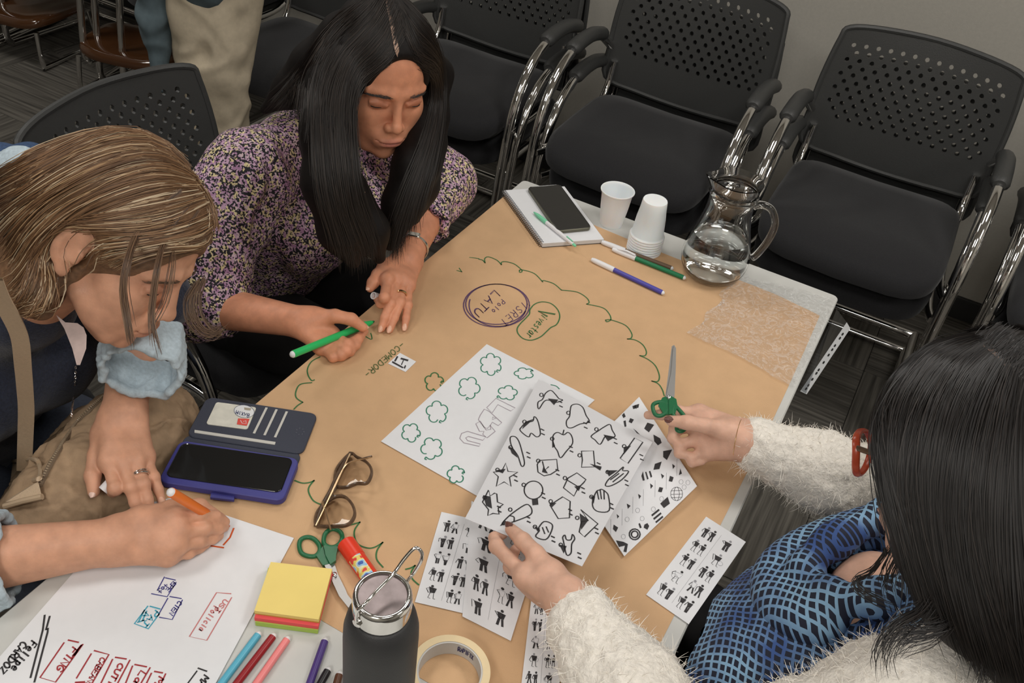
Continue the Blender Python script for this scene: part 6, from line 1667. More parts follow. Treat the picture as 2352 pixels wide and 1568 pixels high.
G2 = [[hh(1500, 480), hh(1250, 570), hh(980, 630), hh(760, 610), hh(600, 585), hh(480, 570), hh(385, 650), hd_(340, 820, 1.075), hd_(400, 1000, 1.055), hd_(440, 1120, 1.05), hd_(330, 1230, 1.05)],
      [hh(1560, 560), hh(1330, 610), hh(1050, 680), hh(800, 700), hh(640, 720)],
      [hh(1585, 640), hh(1400, 690), hh(1100, 720), hh(850, 760), hh(680, 790)]]
G3 = [[hh(1590, 660), hh(1450, 720), hh(1200, 730), hh(950, 770), hh(760, 850)], [hh(1560, 720), hh(1400, 745), hh(1200, 760), hh(1000, 800), hh(850, 860)]]
G4 = [[hh(1370, 200), hh(1480, 330), hh(1560, 470), hh(1590, 600)], [hh(1400, 300), hh(1500, 420), hh(1560, 560), hh(1580, 660)]]
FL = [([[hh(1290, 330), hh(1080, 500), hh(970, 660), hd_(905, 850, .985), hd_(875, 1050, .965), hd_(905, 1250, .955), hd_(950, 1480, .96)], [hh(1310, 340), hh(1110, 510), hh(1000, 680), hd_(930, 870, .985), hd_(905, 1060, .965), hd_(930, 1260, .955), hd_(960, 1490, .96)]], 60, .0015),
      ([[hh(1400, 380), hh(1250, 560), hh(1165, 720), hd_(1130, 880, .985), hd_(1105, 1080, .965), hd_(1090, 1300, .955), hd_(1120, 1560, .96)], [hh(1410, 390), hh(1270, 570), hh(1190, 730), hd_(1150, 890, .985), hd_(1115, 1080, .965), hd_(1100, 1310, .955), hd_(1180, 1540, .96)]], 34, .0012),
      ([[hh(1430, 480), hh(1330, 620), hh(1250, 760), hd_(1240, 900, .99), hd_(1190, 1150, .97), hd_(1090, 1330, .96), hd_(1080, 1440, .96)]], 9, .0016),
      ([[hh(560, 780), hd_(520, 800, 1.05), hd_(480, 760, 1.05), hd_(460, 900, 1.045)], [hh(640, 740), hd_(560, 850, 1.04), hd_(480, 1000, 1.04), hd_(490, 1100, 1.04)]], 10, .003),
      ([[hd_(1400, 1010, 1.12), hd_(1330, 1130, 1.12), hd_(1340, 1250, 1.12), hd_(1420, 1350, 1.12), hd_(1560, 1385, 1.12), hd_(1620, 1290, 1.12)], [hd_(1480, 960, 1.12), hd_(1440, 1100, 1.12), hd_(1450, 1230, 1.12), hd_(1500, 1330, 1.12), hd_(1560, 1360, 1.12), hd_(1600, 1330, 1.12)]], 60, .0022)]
def col_fair(n, hi=.25):
    out = []
    for _ in range(n):
        t = rngH.random()
        out.append(mix(srgb(84, 60, 42), srgb(142, 106, 74), rngH.random()) if t > hi else mix(srgb(170, 136, 98), srgb(206, 186, 156), rngH.random()))
    return out
PP, CC, WW = [], [], []
for g, n, j, hi in ((G0, 1300, .0045, .15), (G1, 3000, .0042, .22), (G2, 700, .0035, .25), (G3, 420, .0028, .35), (G4, 260, .003, .15)):
    q = [lock([[*map(A3, gg)] for gg in g[i:i + 2]], n // max(1, len(g) - 1), rngH, 18, j, .1) for i in range(len(g) - 1)]
    q = np.concatenate(q); PP.append(q); CC += col_fair(len(q), hi); WW += list(rngH.uniform(.0005, .0011, len(q)))
for g, n, j in FL:
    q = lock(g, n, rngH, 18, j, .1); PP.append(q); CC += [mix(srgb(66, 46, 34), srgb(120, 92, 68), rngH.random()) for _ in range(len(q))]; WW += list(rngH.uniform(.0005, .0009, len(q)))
PP = np.concatenate(PP); ev = (PP - (HL[1] + HL[0] @ A3((.080, -.004, .0)))) @ HL[0]
keep = (np.sqrt((ev[..., 0] / .030) ** 2 + (ev[..., 1] / .024) ** 2 + (ev[..., 2] / .036) ** 2).min(1) > 1) | (np.arange(len(PP)) % 23 == 0)
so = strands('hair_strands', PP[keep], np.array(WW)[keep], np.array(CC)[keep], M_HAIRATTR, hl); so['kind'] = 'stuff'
# earring, rings, necklace
ep = HL[1] + HL[0] @ A3((.079, -.006, -.042))
MB().tube([ep + A3((0, 0, -.008)) + (.008 * math.cos(t)) * A3((.6, .3, .7)) + (.005 * math.sin(t)) * A3((.7, -.3, -.5)) for t in np.linspace(0, 2 * PI, 18)[:-1]], .0011, 6, closed=True).build('hoop_earring', M_SILVER, pl, world=True, smooth=True)
for tt, dv in ((.60, .16), (.68, -.14), (.66, .0)):
    band_ring(fl_[2][0] * (1 - tt) + fl_[2][1] * tt, (fl_[2][1] - fl_[2][0]) + A3((dv * .04, 0, 0)), .0101, .0016, M_SILVER, 'finger_ring', pl, t=.0012)
TSW = bvh(SWP)
chain_links([hit(TSW, *KL(*q), .004, 1.2) for q in ((545, 450), (540, 560), (530, 660), (515, 770), (518, 800))], 44, .0018, M_SILVER, 'necklace', pl)
# marker in the right hand, cap in the left
ntip = at(*K7(722, 1362), .003)
mtail = solve_h(*K7(160, 1022), ntip, .145, .02, .3)
marker(mtail, ntip, srgb(236, 122, 44), 'orange marker held by the fair haired woman', capped=False, r=.0062)
loose_cap(at(*KL(742, 1338), .026), (.1, .85, .35), 'loose white marker cap pinched by the fair haired woman\'s other hand', r=.0072)
# shoulder bag: body, zip, strap, buckle
M_BEIGE = mat('beige_crinkled_nylon', srgb(160, 134, 106), .8, noise=.16, scale=60, bump=.5, bscale=120)
M_STRAP = mat('beige_strap', srgb(196, 172, 144), .85, noise=.06, scale=300, bump=.3, bscale=700)
bag = thing('shoulder_bag', 'beige crinkled shoulder bag with buckled strap on the fair haired woman\'s lap', 'bag', (-.16, -1.1, -.2))
s = SDF()
g = lambda x, y, h: at(x, y, h)
s.rc(g(300, 1010, -.06), g(190, 1150, -.06), .075, .085, k=.04).rc(g(300, 1010, -.06), g(372, 960, -.07), .07, .055, k=.04).rc(g(190, 1150, -.06), g(80, 1210, -.05), .08, .05, k=.04).rc(g(250, 1050, -.16), g(150, 1180, -.16), .09, .09, k=.05).el(g(380, 1030, -.06), (.04, .04, .05), k=.03)
V, Q = s.mesh(.0042); V = wrinkle(V, Q, .008, 17, (1, 1, .8), 2.0); V = relax(V, Q, 1, .4); V = wrinkle(V, Q, .0022, 60, (1, 1, 1), 5.0)
BG = (V, Q); to_obj('bag_body', [BG], M_BEIGE, bag)
TBG = bvh(BG, SWP)
zp = [hit(TBG, *KL(*q), .003, 1.15) for q in ((745, 660), (640, 760), (560, 840), (490, 940), (420, 1050), (360, 1150), (310, 1250), (285, 1300))]
MB().tube(catmull(zp, 5), .0022, 6, flat=1.6).build('zip_tape', mat('zip_grey', srgb(120, 104, 86), .7), bag, world=True)
zt = MB(); Z = spline_pts(zp, 60)
for i in range(59): zt.tube([Z[i] + A3((0, 0, .002)) + (Z[i + 1] - Z[i]) * .2, Z[i] + A3((0, 0, .002)) + (Z[i + 1] - Z[i]) * .7], .0024, 5)
o = zt.build('zip_teeth', mat('zip_teeth', srgb(150, 132, 110), .4), bag, world=True); o['kind'] = 'stuff'
sp_ = [hit(TBG, *KL(*q), .006, 1.15) for q in ((-60, -60), (40, 20), (110, 140), (150, 300), (160, 460), (160, 600), (185, 760), (180, 900), (175, 1010), (175, 1120))]
sp_px = [KL(*q) for q in ((-60, -200), (0, -60), (65, 55), (140, 225), (165, 450), (178, 600), (187, 750), (182, 930), (175, 1110), (172, 1180))]
zd = np.array([np.linalg.norm(hit(TBG, *q, 0, 1.3) - _C) / np.linalg.norm(_ray(*q)) for q in sp_px]); yy = np.array([q[1] for q in sp_px]); co_ = np.polyfit(yy[1:], zd[1:], 2); fit_ = np.polyval(co_, yy); dlt_ = np.minimum(0, (zd - fit_)[1:].min())
sp_ = [atd(*q, f + dlt_ * .6 - .006) for q, f in zip(sp_px, fit_)]
st3 = catmull(sp_, 5); sb_ = MB()
wv = (at(*KL(240, 1110), .03) - at(*KL(110, 1110), .03)); wv /= np.linalg.norm(wv)
rows_ = []
for q in st3: rows_.append((q - wv * .0105, q + wv * .0105))
for a, c in rows_: sb_.v += [tuple(a), tuple(c), tuple(a - A3((-.001, .001, .003))), tuple(c - A3((-.001, .001, .003)))]
for i in range(len(rows_) - 1):
    o_ = 4 * i; sb_.f += [(o_, o_ + 1, o_ + 5, o_ + 4), (o_ + 2, o_ + 6, o_ + 7, o_ + 3), (o_, o_ + 4, o_ + 6, o_ + 2), (o_ + 1, o_ + 3, o_ + 7, o_ + 5)]; sb_.mi += [0] * 4
strap = sb_.build('strap', M_STRAP, bag, world=True, smooth=50)
bk0 = hit(TBG, *KL(175, 1190), .035, 1.1)
KP = Plane(bk0, (_C - bk0))
M_BUCK = mat('beige_buckle_plastic', srgb(190, 166, 138), .4)
BP = lambda x, y, off=0.0: hit(TBG, *KL(x, y), .009 + off, 1.1)
fr1 = [BP(*q) for q in ((95, 1125), (240, 1110), (285, 1150), (290, 1230), (255, 1260), (80, 1290))]
MB().tube(catmull(fr1, 4), .0032, 8).build('buckle', M_BUCK, bag, world=True, smooth=True)
MB().slab([BP(*q, .001) for q in ((90, 1140), (255, 1150), (275, 1240), (75, 1270))], .006, KP.n).build('strap_fold', M_STRAP, bag, world=True)
MB().slab([BP(*q, .003) for q in ((72, 1290), (275, 1270), (300, 1370), (40, 1420))], .008, KP.n).build('strap_end', M_STRAP, bag, world=True)
MB().tube([BP(*q, .004) for q in ((30, 1450), (170, 1410), (305, 1380))], .0042, 8).build('strap_bar', M_BUCK, bag, world=True, smooth=True)
# jeans of the fair haired woman
b = SDF()
for sy in (-1, 1): b.rc((-.62, -1.05 + sy * .09, -.28), (-.16, -1.05 + sy * .1, -.22), .095, .075, k=.03).rc((-.16, -1.05 + sy * .1, -.22), (-.14, -1.05 + sy * .09, -.64), .07, .055, k=.03)
b.rc((-.62, -1.13, -.24), (-.62, -.97, -.24), .12, .12, k=.04)
V, Q = b.mesh(.009); cloth_obj('jeans', [(wrinkle(V, Q, .006, 12), Q)], mat('dark_jeans', srgb(58, 64, 78), .9, noise=.2, scale=200), pl)
for sy in (-1, 1):
    b = SDF(); b.rc((-.17, -1.05 + sy * .09, FLOOR + .05), (.0, -1.05 + sy * .09, FLOOR + .035), .042, .032, k=.02); cloth_obj('shoe', [b.mesh(.006)], mat('black_shoe', (.015, .015, .015), .4), pl)
# ================================================================ black haired woman in the white fluffy cardigan (seen from behind her left shoulder)
SK_R = (.68, .41, .30)
lip_col = (.5, .2, .16)
_B = basis((-.80, .30, -.52), (-.37, .51, .77))
HR = (_B, atd(1968, 1030, .93) - _B @ A3((-.070, .098, .010)))
NR = A3((.985, -.865, .205))
pr = person('black haired woman in white fluffy cardigan and blue checked blouse, cutting out stickers', (1.05, -.85, FLOOR))
KR = crop(1400, 750, 1.917)
w_rl = at(*KD(1165, 1000), .085); e_rl = A3((.80, -1.135, .075))
tipT = DP(*KD(768, 500), .0105); tipI = DP(*KD(712, 535), -.0085)
frl = [[at(*KD(870, 830), .080), at(*KD(668, 618), .062), at(*KD(655, 560), .055), tipI],
       [at(*KD(920, 880), .068), at(*KD(770, 760), .046), at(*KD(770, 690), .044), DP(*KD(800, 640), -.011)],
       [at(*KD(975, 930), .058), at(*KD(840, 850), .036), at(*KD(850, 780), .034), DP(*KD(890, 730), -.012)],
       [at(*KD(1030, 970), .052), at(*KD(920, 920), .032), at(*KD(920, 860), .030), at(*KD(960, 820), .032)]]
trl = [at(*KD(1050, 820), .092), at(*KD(940, 672), .093), at(*KD(850, 580), .086), tipT]
w_rr = at(1712, 1012, .078); e_rr = A3((.915, -.50, .01))
frr = [[at(1606, 950, .080), at(1556, 945, .080), at(1520, 952, .070), at(1488, 953, .060)],
       [at(1606, 975, .070), at(1552, 985, .062), at(1545, 1006, .054), at(1562, 1020, .052)],
       [at(1614, 1005, .060), at(1562, 1022, .050), at(1560, 1040, .044), at(1582, 1046, .046)],
       [at(1628, 1032, .052), at(1588, 1052, .042), at(1590, 1062, .038), at(1612, 1060, .040)]]
trr = [at(1668, 990, .088), at(1622, 978, .098), at(1578, 970, .098), at(1541, 966, .092)]
s_rl = A3((.955, -1.01, .185)); s_rr = A3((1.01, -.66, .185))
V0, Q0, lip = head_mesh(HR, NR, h=.0020)
sl = SDF(); hand_sdf(sl, w_rl, frl, trl, fw=.0092, palm_r=.0150, wr=.0275, k=.009); limb(sl, w_rl, e_rl, .0275, .042, side=(0, 0, 1))
sr = SDF(); hand_sdf(sr, w_rr, frr, trr, fw=.0092, palm_r=.0145, wr=.0270); limb(sr, w_rr, e_rr, .0270, .042, side=(0, 1, 0))
for q_ in range(1, 4): sr.rc(frr[q_][0], w_rr, .014, .020, k=.012)
sr.rc(frr[2][0] * .7 + w_rr * .3, frr[3][0] * .6 + w_rr * .4, .014, .015, k=.012)
st_ = SDF(); st_.rc((1.08, -.84, -.24), (.97, -.84, .02), .12, .115).rc((.97, -.84, .02), NR, .11, .06).rc(s_rl, s_rr, .045, .045).rc(s_rl, e_rl, .04, .035).rc(s_rr, e_rr, .04, .035)
st_.el((.895, -.83, .11), (.055, .085, .06), k=.04)
bparts = [(V0, Q0), sl.mesh(.0016), sr.mesh(.0016), st_.mesh(.006)]
SKR = skin_mat('skin_rosy', SK_R)
body = to_obj('body', bparts, SKR, pr, skin_cols(bparts, SK_R, lip))
mnl = mat('brown_nail_polish', srgb(112, 74, 66), .3, noise=.5, scale=700)
nl = DP.n
nail(body, trl[2], trl[3], nl * .8 + A3((-.25, -.1, .3)), mnl, .0080, .0135)
nail(body, trr[2], trr[3], (.0, -.55, .8), mnl, .0080, .0125)
# blue checked blouse with a draped neckline
mck = bpy.data.materials.new('blue_check'); mck.use_nodes = True
nt = mck.node_tree; N = nt.nodes; L = nt.links; b = N['Principled BSDF']; b.inputs['Roughness'].default_value = .75
tc = N.new('ShaderNodeTexCoord'); nz = N.new('ShaderNodeTexNoise'); nz.inputs['Scale'].default_value = 9; nz.inputs['Detail'].default_value = 2
ad = N.new('ShaderNodeMix'); ad.data_type = 'VECTOR'; ad.inputs['Factor'].default_value = .035
L.new(tc.outputs['Object'], nz.inputs['Vector']); L.new(tc.outputs['Object'], ad.inputs['A']); L.new(nz.outputs['Color'], ad.inputs['B'])
def band(ax, freq, width):
    dp = N.new('ShaderNodeVectorMath'); dp.operation = 'DOT_PRODUCT'; dp.inputs[1].default_value = ax
    L.new(ad.outputs['Result'], dp.inputs[0])
    m1 = N.new('ShaderNodeMath'); m1.operation = 'MULTIPLY'; m1.inputs[1].default_value = freq; L.new(dp.outputs['Value'], m1.inputs[0])
    m2 = N.new('ShaderNodeMath'); m2.operation = 'FRACT'; L.new(m1.outputs[0], m2.inputs[0])
    m3 = N.new('ShaderNodeMath'); m3.operation = 'LESS_THAN'; m3.inputs[1].default_value = width; L.new(m2.outputs[0], m3.inputs[0])
    return m3
h1 = band((0.25, 1.0, 0.12), 108, .33); h2 = band((.75, -.1, .70), 96, .33)
mxx = N.new('ShaderNodeMath'); mxx.operation = 'MAXIMUM'; L.new(h1.outputs[0], mxx.inputs[0]); L.new(h2.outputs[0], mxx.inputs[1])
n2 = N.new('ShaderNodeTexNoise'); n2.inputs['Scale'].default_value = 14; n2.inputs['Detail'].default_value = 3
L.new(tc.outputs['Object'], n2.inputs['Vector'])
cr = N.new('ShaderNodeValToRGB'); cr.color_ramp.elements[0].position = .38; cr.color_ramp.elements[0].color = (*srgb(56, 86, 146), 1); cr.color_ramp.elements[1].position = .62; cr.color_ramp.elements[1].color = (*srgb(136, 176, 208), 1)
L.new(n2.outputs['Fac'], cr.inputs['Fac'])
mx = N.new('ShaderNodeMix'); mx.data_type = 'RGBA'; mx.inputs['A'].default_value = (*srgb(22, 28, 48), 1)
L.new(mxx.outputs[0], mx.inputs['Factor']); L.new(cr.outputs['Color'], mx.inputs['B']); L.new(mx.outputs['Result'], b.inputs['Base Color'])
bs = SDF()
bs.rc((1.08, -.84, -.25), (.965, -.84, .0), .150, .138, k=.04).rc((.965, -.84, .0), (.985, -.85, .12), .135, .105, k=.04)
bs.el((.872, -.900, .02), (.08, .09, .085), k=.09).el((.88, -.775, .02), (.08, .09, .085), k=.09).el((.87, -.85, -.09), (.095, .15, .11), k=.08).el((.815, -.93, -.07), (.07, .10, .085), k=.08)
bs.el((.825, -.855, -.01), (.075, .10, .085), k=.08)
bs.el((.855, -.90, -.045), (.085, .115, .095), k=.08)
bs.rc(s_rl, s_rr, .07, .07, k=.04)
bs.cut((.855, -.825, .145), (.060, .055, .055), k=.02)
V, Q = bs.mesh(.0048); V = wrinkle(V, Q, .006, 13, (1, .6, 1), 4.0); V = relax(V, Q, 1, .4)
BLP = (V, Q)
cw = SDF(); ring = [at(2062, 1172, .165), at(1985, 1205, .155), at(1900, 1252, .142), at(1850, 1305, .130), at(1872, 1352, .136), at(1930, 1375, .160), at(2010, 1375, .19), at(2090, 1350, .215)]
rp = catmull(ring, 4)
for i in range(len(rp) - 1): cw.rc(rp[i], rp[i + 1], .017 + .004 * math.sin(i * 1.1), .017 + .004 * math.sin(i * 1.1 + 1.1), k=.012)
ring2 = [at(2050, 1205, .115), at(1950, 1235, .11), at(1850, 1275, .095), at(1790, 1330, .085), at(1805, 1400, .10), at(1890, 1430, .13)]
rp = catmull(ring2, 4)
for i in range(len(rp) - 1): cw.rc(rp[i], rp[i + 1], .026, .026, k=.02)
Vc, Qc = cw.mesh(.0042)
to_obj('blouse', [BLP], mck, pr); to_obj('cowl_neckline', [(Vc, Qc)], mck, pr)
# cardigan
mca = mat('cream_fluffy_knit', srgb(238, 232, 222), .95, noise=.12, scale=170, bump=1.0, bscale=240, sheen=.3)
ca = SDF()
hem_l = w_rl + (e_rl - w_rl) * .14; hem_r = w_rr + (e_rr - w_rr) * .10
ca.chain([hem_l, w_rl + (e_rl - w_rl) * .5, e_rl, e_rl * .5 + s_rl * .5, s_rl], [.044, .058, .068, .076, .078], k=.03)
ca.chain([hem_r, w_rr + (e_rr - w_rr) * .5, e_rr, e_rr * .5 + s_rr * .5, s_rr], [.042, .056, .066, .074, .076], k=.03)
ca.rc(s_rl, NR + A3((.04, -.06, -.02)), .078, .06, k=.03).rc(s_rr, NR + A3((.04, .05, -.02)), .076, .06, k=.03)
ca.chain([s_rl, (.985, -.985, .04), (1.05, -.97, -.24)], [.085, .105, .105], k=.04).chain([s_rr, (1.03, -.70, .04), (1.09, -.71, -.24)], [.08, .095, .1], k=.04)
ca.rc((1.07, -.95, .08), (1.09, -.74, .08), .11, .11, k=.05).rc((1.12, -.93, -.2), (1.12, -.75, -.2), .11, .11, k=.05)
V, Q = ca.mesh(.0045); V = wrinkle(V, Q, .006, 12, (1, 1, .7), 8.0); V = V + vnormals(V, Q) * (.0016 * noise3(V * 110))[:, None]
CAP = (V, Q); co = to_obj('cardigan', [CAP], mca, pr)
def near_cam(fc, fn):
    d = _C - fc; d = d / np.linalg.norm(d, axis=1, keepdims=True)
    return ((fn * d).sum(1) > -.35).astype(float)
rf = np.random.default_rng(8)
P0, Nf = scatter([CAP], 26000, rf, near_cam); n = len(P0)
k = 5; t = np.linspace(0, 1, k)[None, :, None]
Lf = rf.uniform(.004, .013, (n, 1, 1)); dr_ = rf.normal(size=(n, 1, 3)); dr_ /= np.linalg.norm(dr_, axis=2, keepdims=True)
d2 = rf.normal(size=(n, 1, 3)) * .8
FZ = P0[:, None] + Lf * (t * (Nf[:, None] * .45 + dr_ * .75) + t ** 2 * (d2 * .6 + A3((0, 0, -.25))))
fz = strands('cardigan_fluff', FZ, rf.uniform(.0003, .0007, n), [mix(srgb(222, 214, 202), srgb(248, 244, 236), rf.random()) for _ in range(n)], attr_mat('fluff_yarn', .9, .2), co); fz['kind'] = 'stuff'
# dark skirt or trousers and shoes below
b = SDF()
for sy in (-1, 1): b.rc((1.1, -.84 + sy * .09, -.28), (.72, -.84 + sy * .1, -.20), .1, .078, k=.03).rc((.72, -.84 + sy * .1, -.20), (.72, -.84 + sy * .09, -.62), .072, .055, k=.03)
b.rc((1.12, -.93, -.24), (1.12, -.75, -.24), .12, .12, k=.04)
V, Q = b.mesh(.009); to_obj('trousers', [(wrinkle(V, Q, .006, 12), Q)], mat('black_trousers', (0, 0, 0)), pr)
for sy in (-1, 1):
    b = SDF(); b.rc((.74, -.84 + sy * .09, FLOOR + .05), (.58, -.84 + sy * .09, FLOOR + .035), .042, .032, k=.02); to_obj('shoe', [b.mesh(.006)], mat('black_shoe', (0, 0, 0)), pr)
# hair
def r_mass(s):
    R, c = HR; W = lambda x, y, d: (atd(x, y, d) - c) @ R
    s.chain([A3((-.02, .05, .09)), A3((-.055, .035, .06)), A3((-.074, .015, .0))], [.018, .020, .020], k=.02)
    s.chain([A3((-.06, .03, .05)), W(2140, 1000, .845), W(2165, 1130, .845), W(2190, 1260, .85), W(2220, 1380, .86), W(2245, 1460, .87)], [.030, .040, .045, .045, .036, .014], k=.03)
    s.chain([A3((-.05, -.06, .04)), W(2260, 1050, .83), W(2290, 1220, .83), W(2320, 1380, .83), W(2350, 1520, .84)], [.04, .055, .058, .055, .030], k=.03)
    s.chain([A3((.0, -.09, .03)), W(2400, 1100, .87), W(2430, 1300, .86), W(2420, 1500, .86)], [.06, .06, .06, .03], k=.03)
    s.chain([A3((.066, .01, .05)), A3((.085, .01, -.05)), A3((.09, .0, -.14))], [.03, .035, .02], k=.02)
V, Q = hair_cap(HR, face=((.0, .130, -.030), (.110, .093, .112)), grow=.012, extra=r_mass)
hr = to_obj('hair', [(V, Q)], M_HBLK, pr)
T_R = bvh((V, Q))
def hr_(x, y, off=.003): return hit(T_R, x, y, off, .9, (2230, 1050))
GR = [[hr_(2235, 775), hr_(2130, 775), hr_(2050, 850), hr_(2032, 950), hr_(2050, 1060), hr_(2085, 1180), hr_(2110, 1300)],
      [hr_(2245, 785), hr_(2160, 810), hr_(2090, 890), hr_(2055, 1000), hr_(2065, 1130), hr_(2100, 1270), hr_(2150, 1390)],
      [hr_(2262, 800), hr_(2195, 850), hr_(2140, 950), hr_(2115, 1080), hr_(2125, 1220), hr_(2165, 1370), hr_(2210, 1480)],
      [hr_(2290, 825), hr_(2240, 900), hr_(2200, 1020), hr_(2185, 1160), hr_(2205, 1310), hr_(2245, 1450), hr_(2290, 1560)],
      [hr_(2320, 850), hr_(2290, 940), hr_(2265, 1070), hr_(2260, 1220), hr_(2285, 1370), hr_(2325, 1510), hr_(2350, 1600)],
      [hr_(2345, 880), hr_(2335, 980), hr_(2330, 1120), hr_(2335, 1280), hr_(2350, 1440), hr_(2380, 1600)]]
GR2 = [[hr_(2238, 777), hr_(2275, 757), hr_(2315, 752)], [hr_(2262, 792), hr_(2305, 768), hr_(2348, 768)], [hr_(2300, 825), hr_(2335, 795), hr_(2375, 790)], [hr_(2340, 868), hr_(2370, 830), hr_(2400, 820)]]
GR4 = [[hr_(2240, 776), hr_(2262, 765), hr_(2285, 758)], [hr_(2275, 800), hr_(2305, 780), hr_(2335, 768)], [hr_(2310, 835), hr_(2335, 815), hr_(2358, 800)], [hr_(2345, 880), hr_(2362, 860), hr_(2380, 840)]]
GR3 = [[hr_(2225, 772), hr_(2150, 758), hr_(2085, 790), hr_(2035, 855), hr_(2025, 940), hr_(2035, 1020), hr_(2055, 1090)], [hr_(2235, 775), hr_(2130, 775), hr_(2050, 850), hr_(2010, 950), hr_(2012, 1060), hr_(2050, 1180), hr_(2085, 1300)]]
PP = [np.concatenate([lock(GR[i:i + 2], 700, rngH, 18, .004, .14) for i in range(5)] + [lock(GR3, 700, rngH, 18, .003, .1), lock(GR4, 700, rngH, 18, .0022, .1)])]
def dd_(x, y, d): return atd(x, y, d)
LK = [([dd_(2120, 1240, .83), dd_(2150, 1330, .82), dd_(2120, 1400, .81), dd_(2060, 1440, .80), dd_(2028, 1490, .80), dd_(2036, 1540, .80)], 60, .0035),
      ([dd_(2150, 1300, .82), dd_(2190, 1400, .81), dd_(2150, 1450, .80), dd_(2080, 1465, .80), dd_(2040, 1500, .80)], 60, .004),
      ([dd_(2210, 1330, .82), dd_(2240, 1420, .81), dd_(2262, 1490, .81), dd_(2250, 1580, .81)], 50, .003),
      ([dd_(2040, 1120, .87), dd_(2055, 1200, .87), dd_(2062, 1270, .87), dd_(2040, 1330, .88), dd_(2055, 1380, .88)], 26, .004),
      ([dd_(2060, 1080, .87), dd_(2075, 1180, .87), dd_(2085, 1290, .87), dd_(2085, 1380, .87)], 40, .005),
      ([dd_(2040, 1260, .88), dd_(2000, 1310, .90), dd_(1960, 1330, .91), dd_(1985, 1360, .90), dd_(2060, 1390, .88)], 20, .003)]
for g, n, j in LK: PP.append(lock([g], n, rngH, 18, j, .2))
GB = [[on_head(HR, (.03, -.2, 1), .016), on_head(HR, (.5, -.2, .85), .018), on_head(HR, (.9, 0, .3), .018)], [on_head(HR, (.03, .3, 1), .016), on_head(HR, (.5, .3, .85), .018), on_head(HR, (.95, .2, .2), .018)],
      [on_head(HR, (.03, .7, .75), .014), on_head(HR, (.6, .6, .6), .014), on_head(HR, (.95, .4, 0), .016)]]
GB.insert(0, [on_head(HR, (.03, -.9, 1), .016), on_head(HR, (.5, -.9, .85), .018), on_head(HR, (.9, -.6, .3), .018)])
PP.append(lock(GB, 1100, rngH, 18, .003, .1))
PP = np.concatenate(PP)
C_ = np.array([mix((.007, .006, .006), (.030, .022, .018), rngH.beta(1.2, 4)) for _ in range(len(PP))])
so = strands('hair_strands', PP, rngH.uniform(.0004, .0009, len(PP)), C_, M_HAIRATTR, hr); so['kind'] = 'stuff'
pt = [hr_(*q, .0045) for q in ((2238, 779), (2262, 792), (2288, 812), (2312, 836), (2335, 862), (2360, 892))]
b = MB(); b.ribbon(catmull(pt, 5), .0075, HR[0][:, 2]); b.build('hair_parting', mat('brownish_scalp', srgb(128, 100, 86), .7), hr, world=True)  # parting streak in one even brownish skin tint
# red glasses she wears
M_REDG = mat('red_brown_acetate', srgb(186, 76, 48), .25, noise=.15, scale=90)
ge = thing('eyeglasses', 'red framed glasses worn by the woman in the white cardigan', 'glasses', tuple(HR[1] + HR[0] @ A3((0, .1, 0))))
WR = lambda q: HR[1] + HR[0] @ A3(q)
for sx in (-1, 1):
    rim = [(sx * .010, .118, .008), (sx * .020, .1175, .021), (sx * .040, .113, .024), (sx * .060, .105, .020), (sx * .066, .101, .006), (sx * .060, .104, -.012), (sx * .044, .111, -.021), (sx * .024, .116, -.018), (sx * .012, .118, -.006)]
    R3 = catmull([WR(q) for q in rim], 5, True)
    MB().tube(R3, .0026, 8, closed=True, up=HR[0][:, 1], flat=1.5).build('rim', M_REDG, ge, world=True, smooth=True)
    lm_ = MB(); m_ = len(R3); lm_.v = [tuple(q) for q in R3] + [tuple(sum(R3) / m_)]; lm_.f = [(i, (i + 1) % m_, m_) for i in range(m_)]; lm_.mi = [0] * m_
    lm_.build('lens', mlens, ge, world=True, smooth=True)
    MB().tube([WR(q) for q in ((sx * .066, .100, .010), (sx * .072, .085, .009), (sx * .078, .03, .008), (sx * .080, -.01, .006), (sx * .078, -.03, -.012))], .0019, 8, up=HR[0][:, 2], flat=1.6).build('temple', M_TORT if sx < 0 else M_REDG, ge, world=True, smooth=True)
MB().tube(catmull([WR(q) for q in ((-.011, .118, .006), (0, .121, .011), (.011, .118, .006))], 4), .0024, 8).build('bridge', M_REDG, ge, world=True, smooth=True)
# bracelet
mc_ = (frr[1][0] + frr[2][0]) / 2
bw = w_rr + (mc_ - w_rr) * .16
band_ring(bw, (w_rr - mc_), .0305, .0012, M_GOLD, 'bracelet', pr, t=.001)
# scissors held in the right hand
so0 = at(1537, 930, .088)
SNP = Plane(so0, (.05, -.45, .85))
scissors('green handled scissors held upright in the right hand over the icon stickers', SNP,
    mp(KR, [(190, 350), (205, 335), (235, 332), (255, 345), (250, 375), (225, 392), (200, 385)]),
    mp(KR, [(285, 350), (310, 370), (335, 405), (338, 440), (318, 460), (296, 452), (300, 415), (280, 385)]),
    KR(262, 312), mp(KR, [(232, 312), (262, 300), (262, 385), (240, 385), (215, 345)]), mp(KR, [(262, 300), (294, 318), (300, 350), (290, 380), (262, 385)]),
    mp(KR, [(245, 310), (282, 306), (288, 150), (292, 95), (284, 80), (274, 86), (262, 180)]), mp(KR, [(248, 310), (286, 310), (292, 180), (293, 95), (286, 82), (280, 95), (272, 200)]), lifts=(.001, .003))

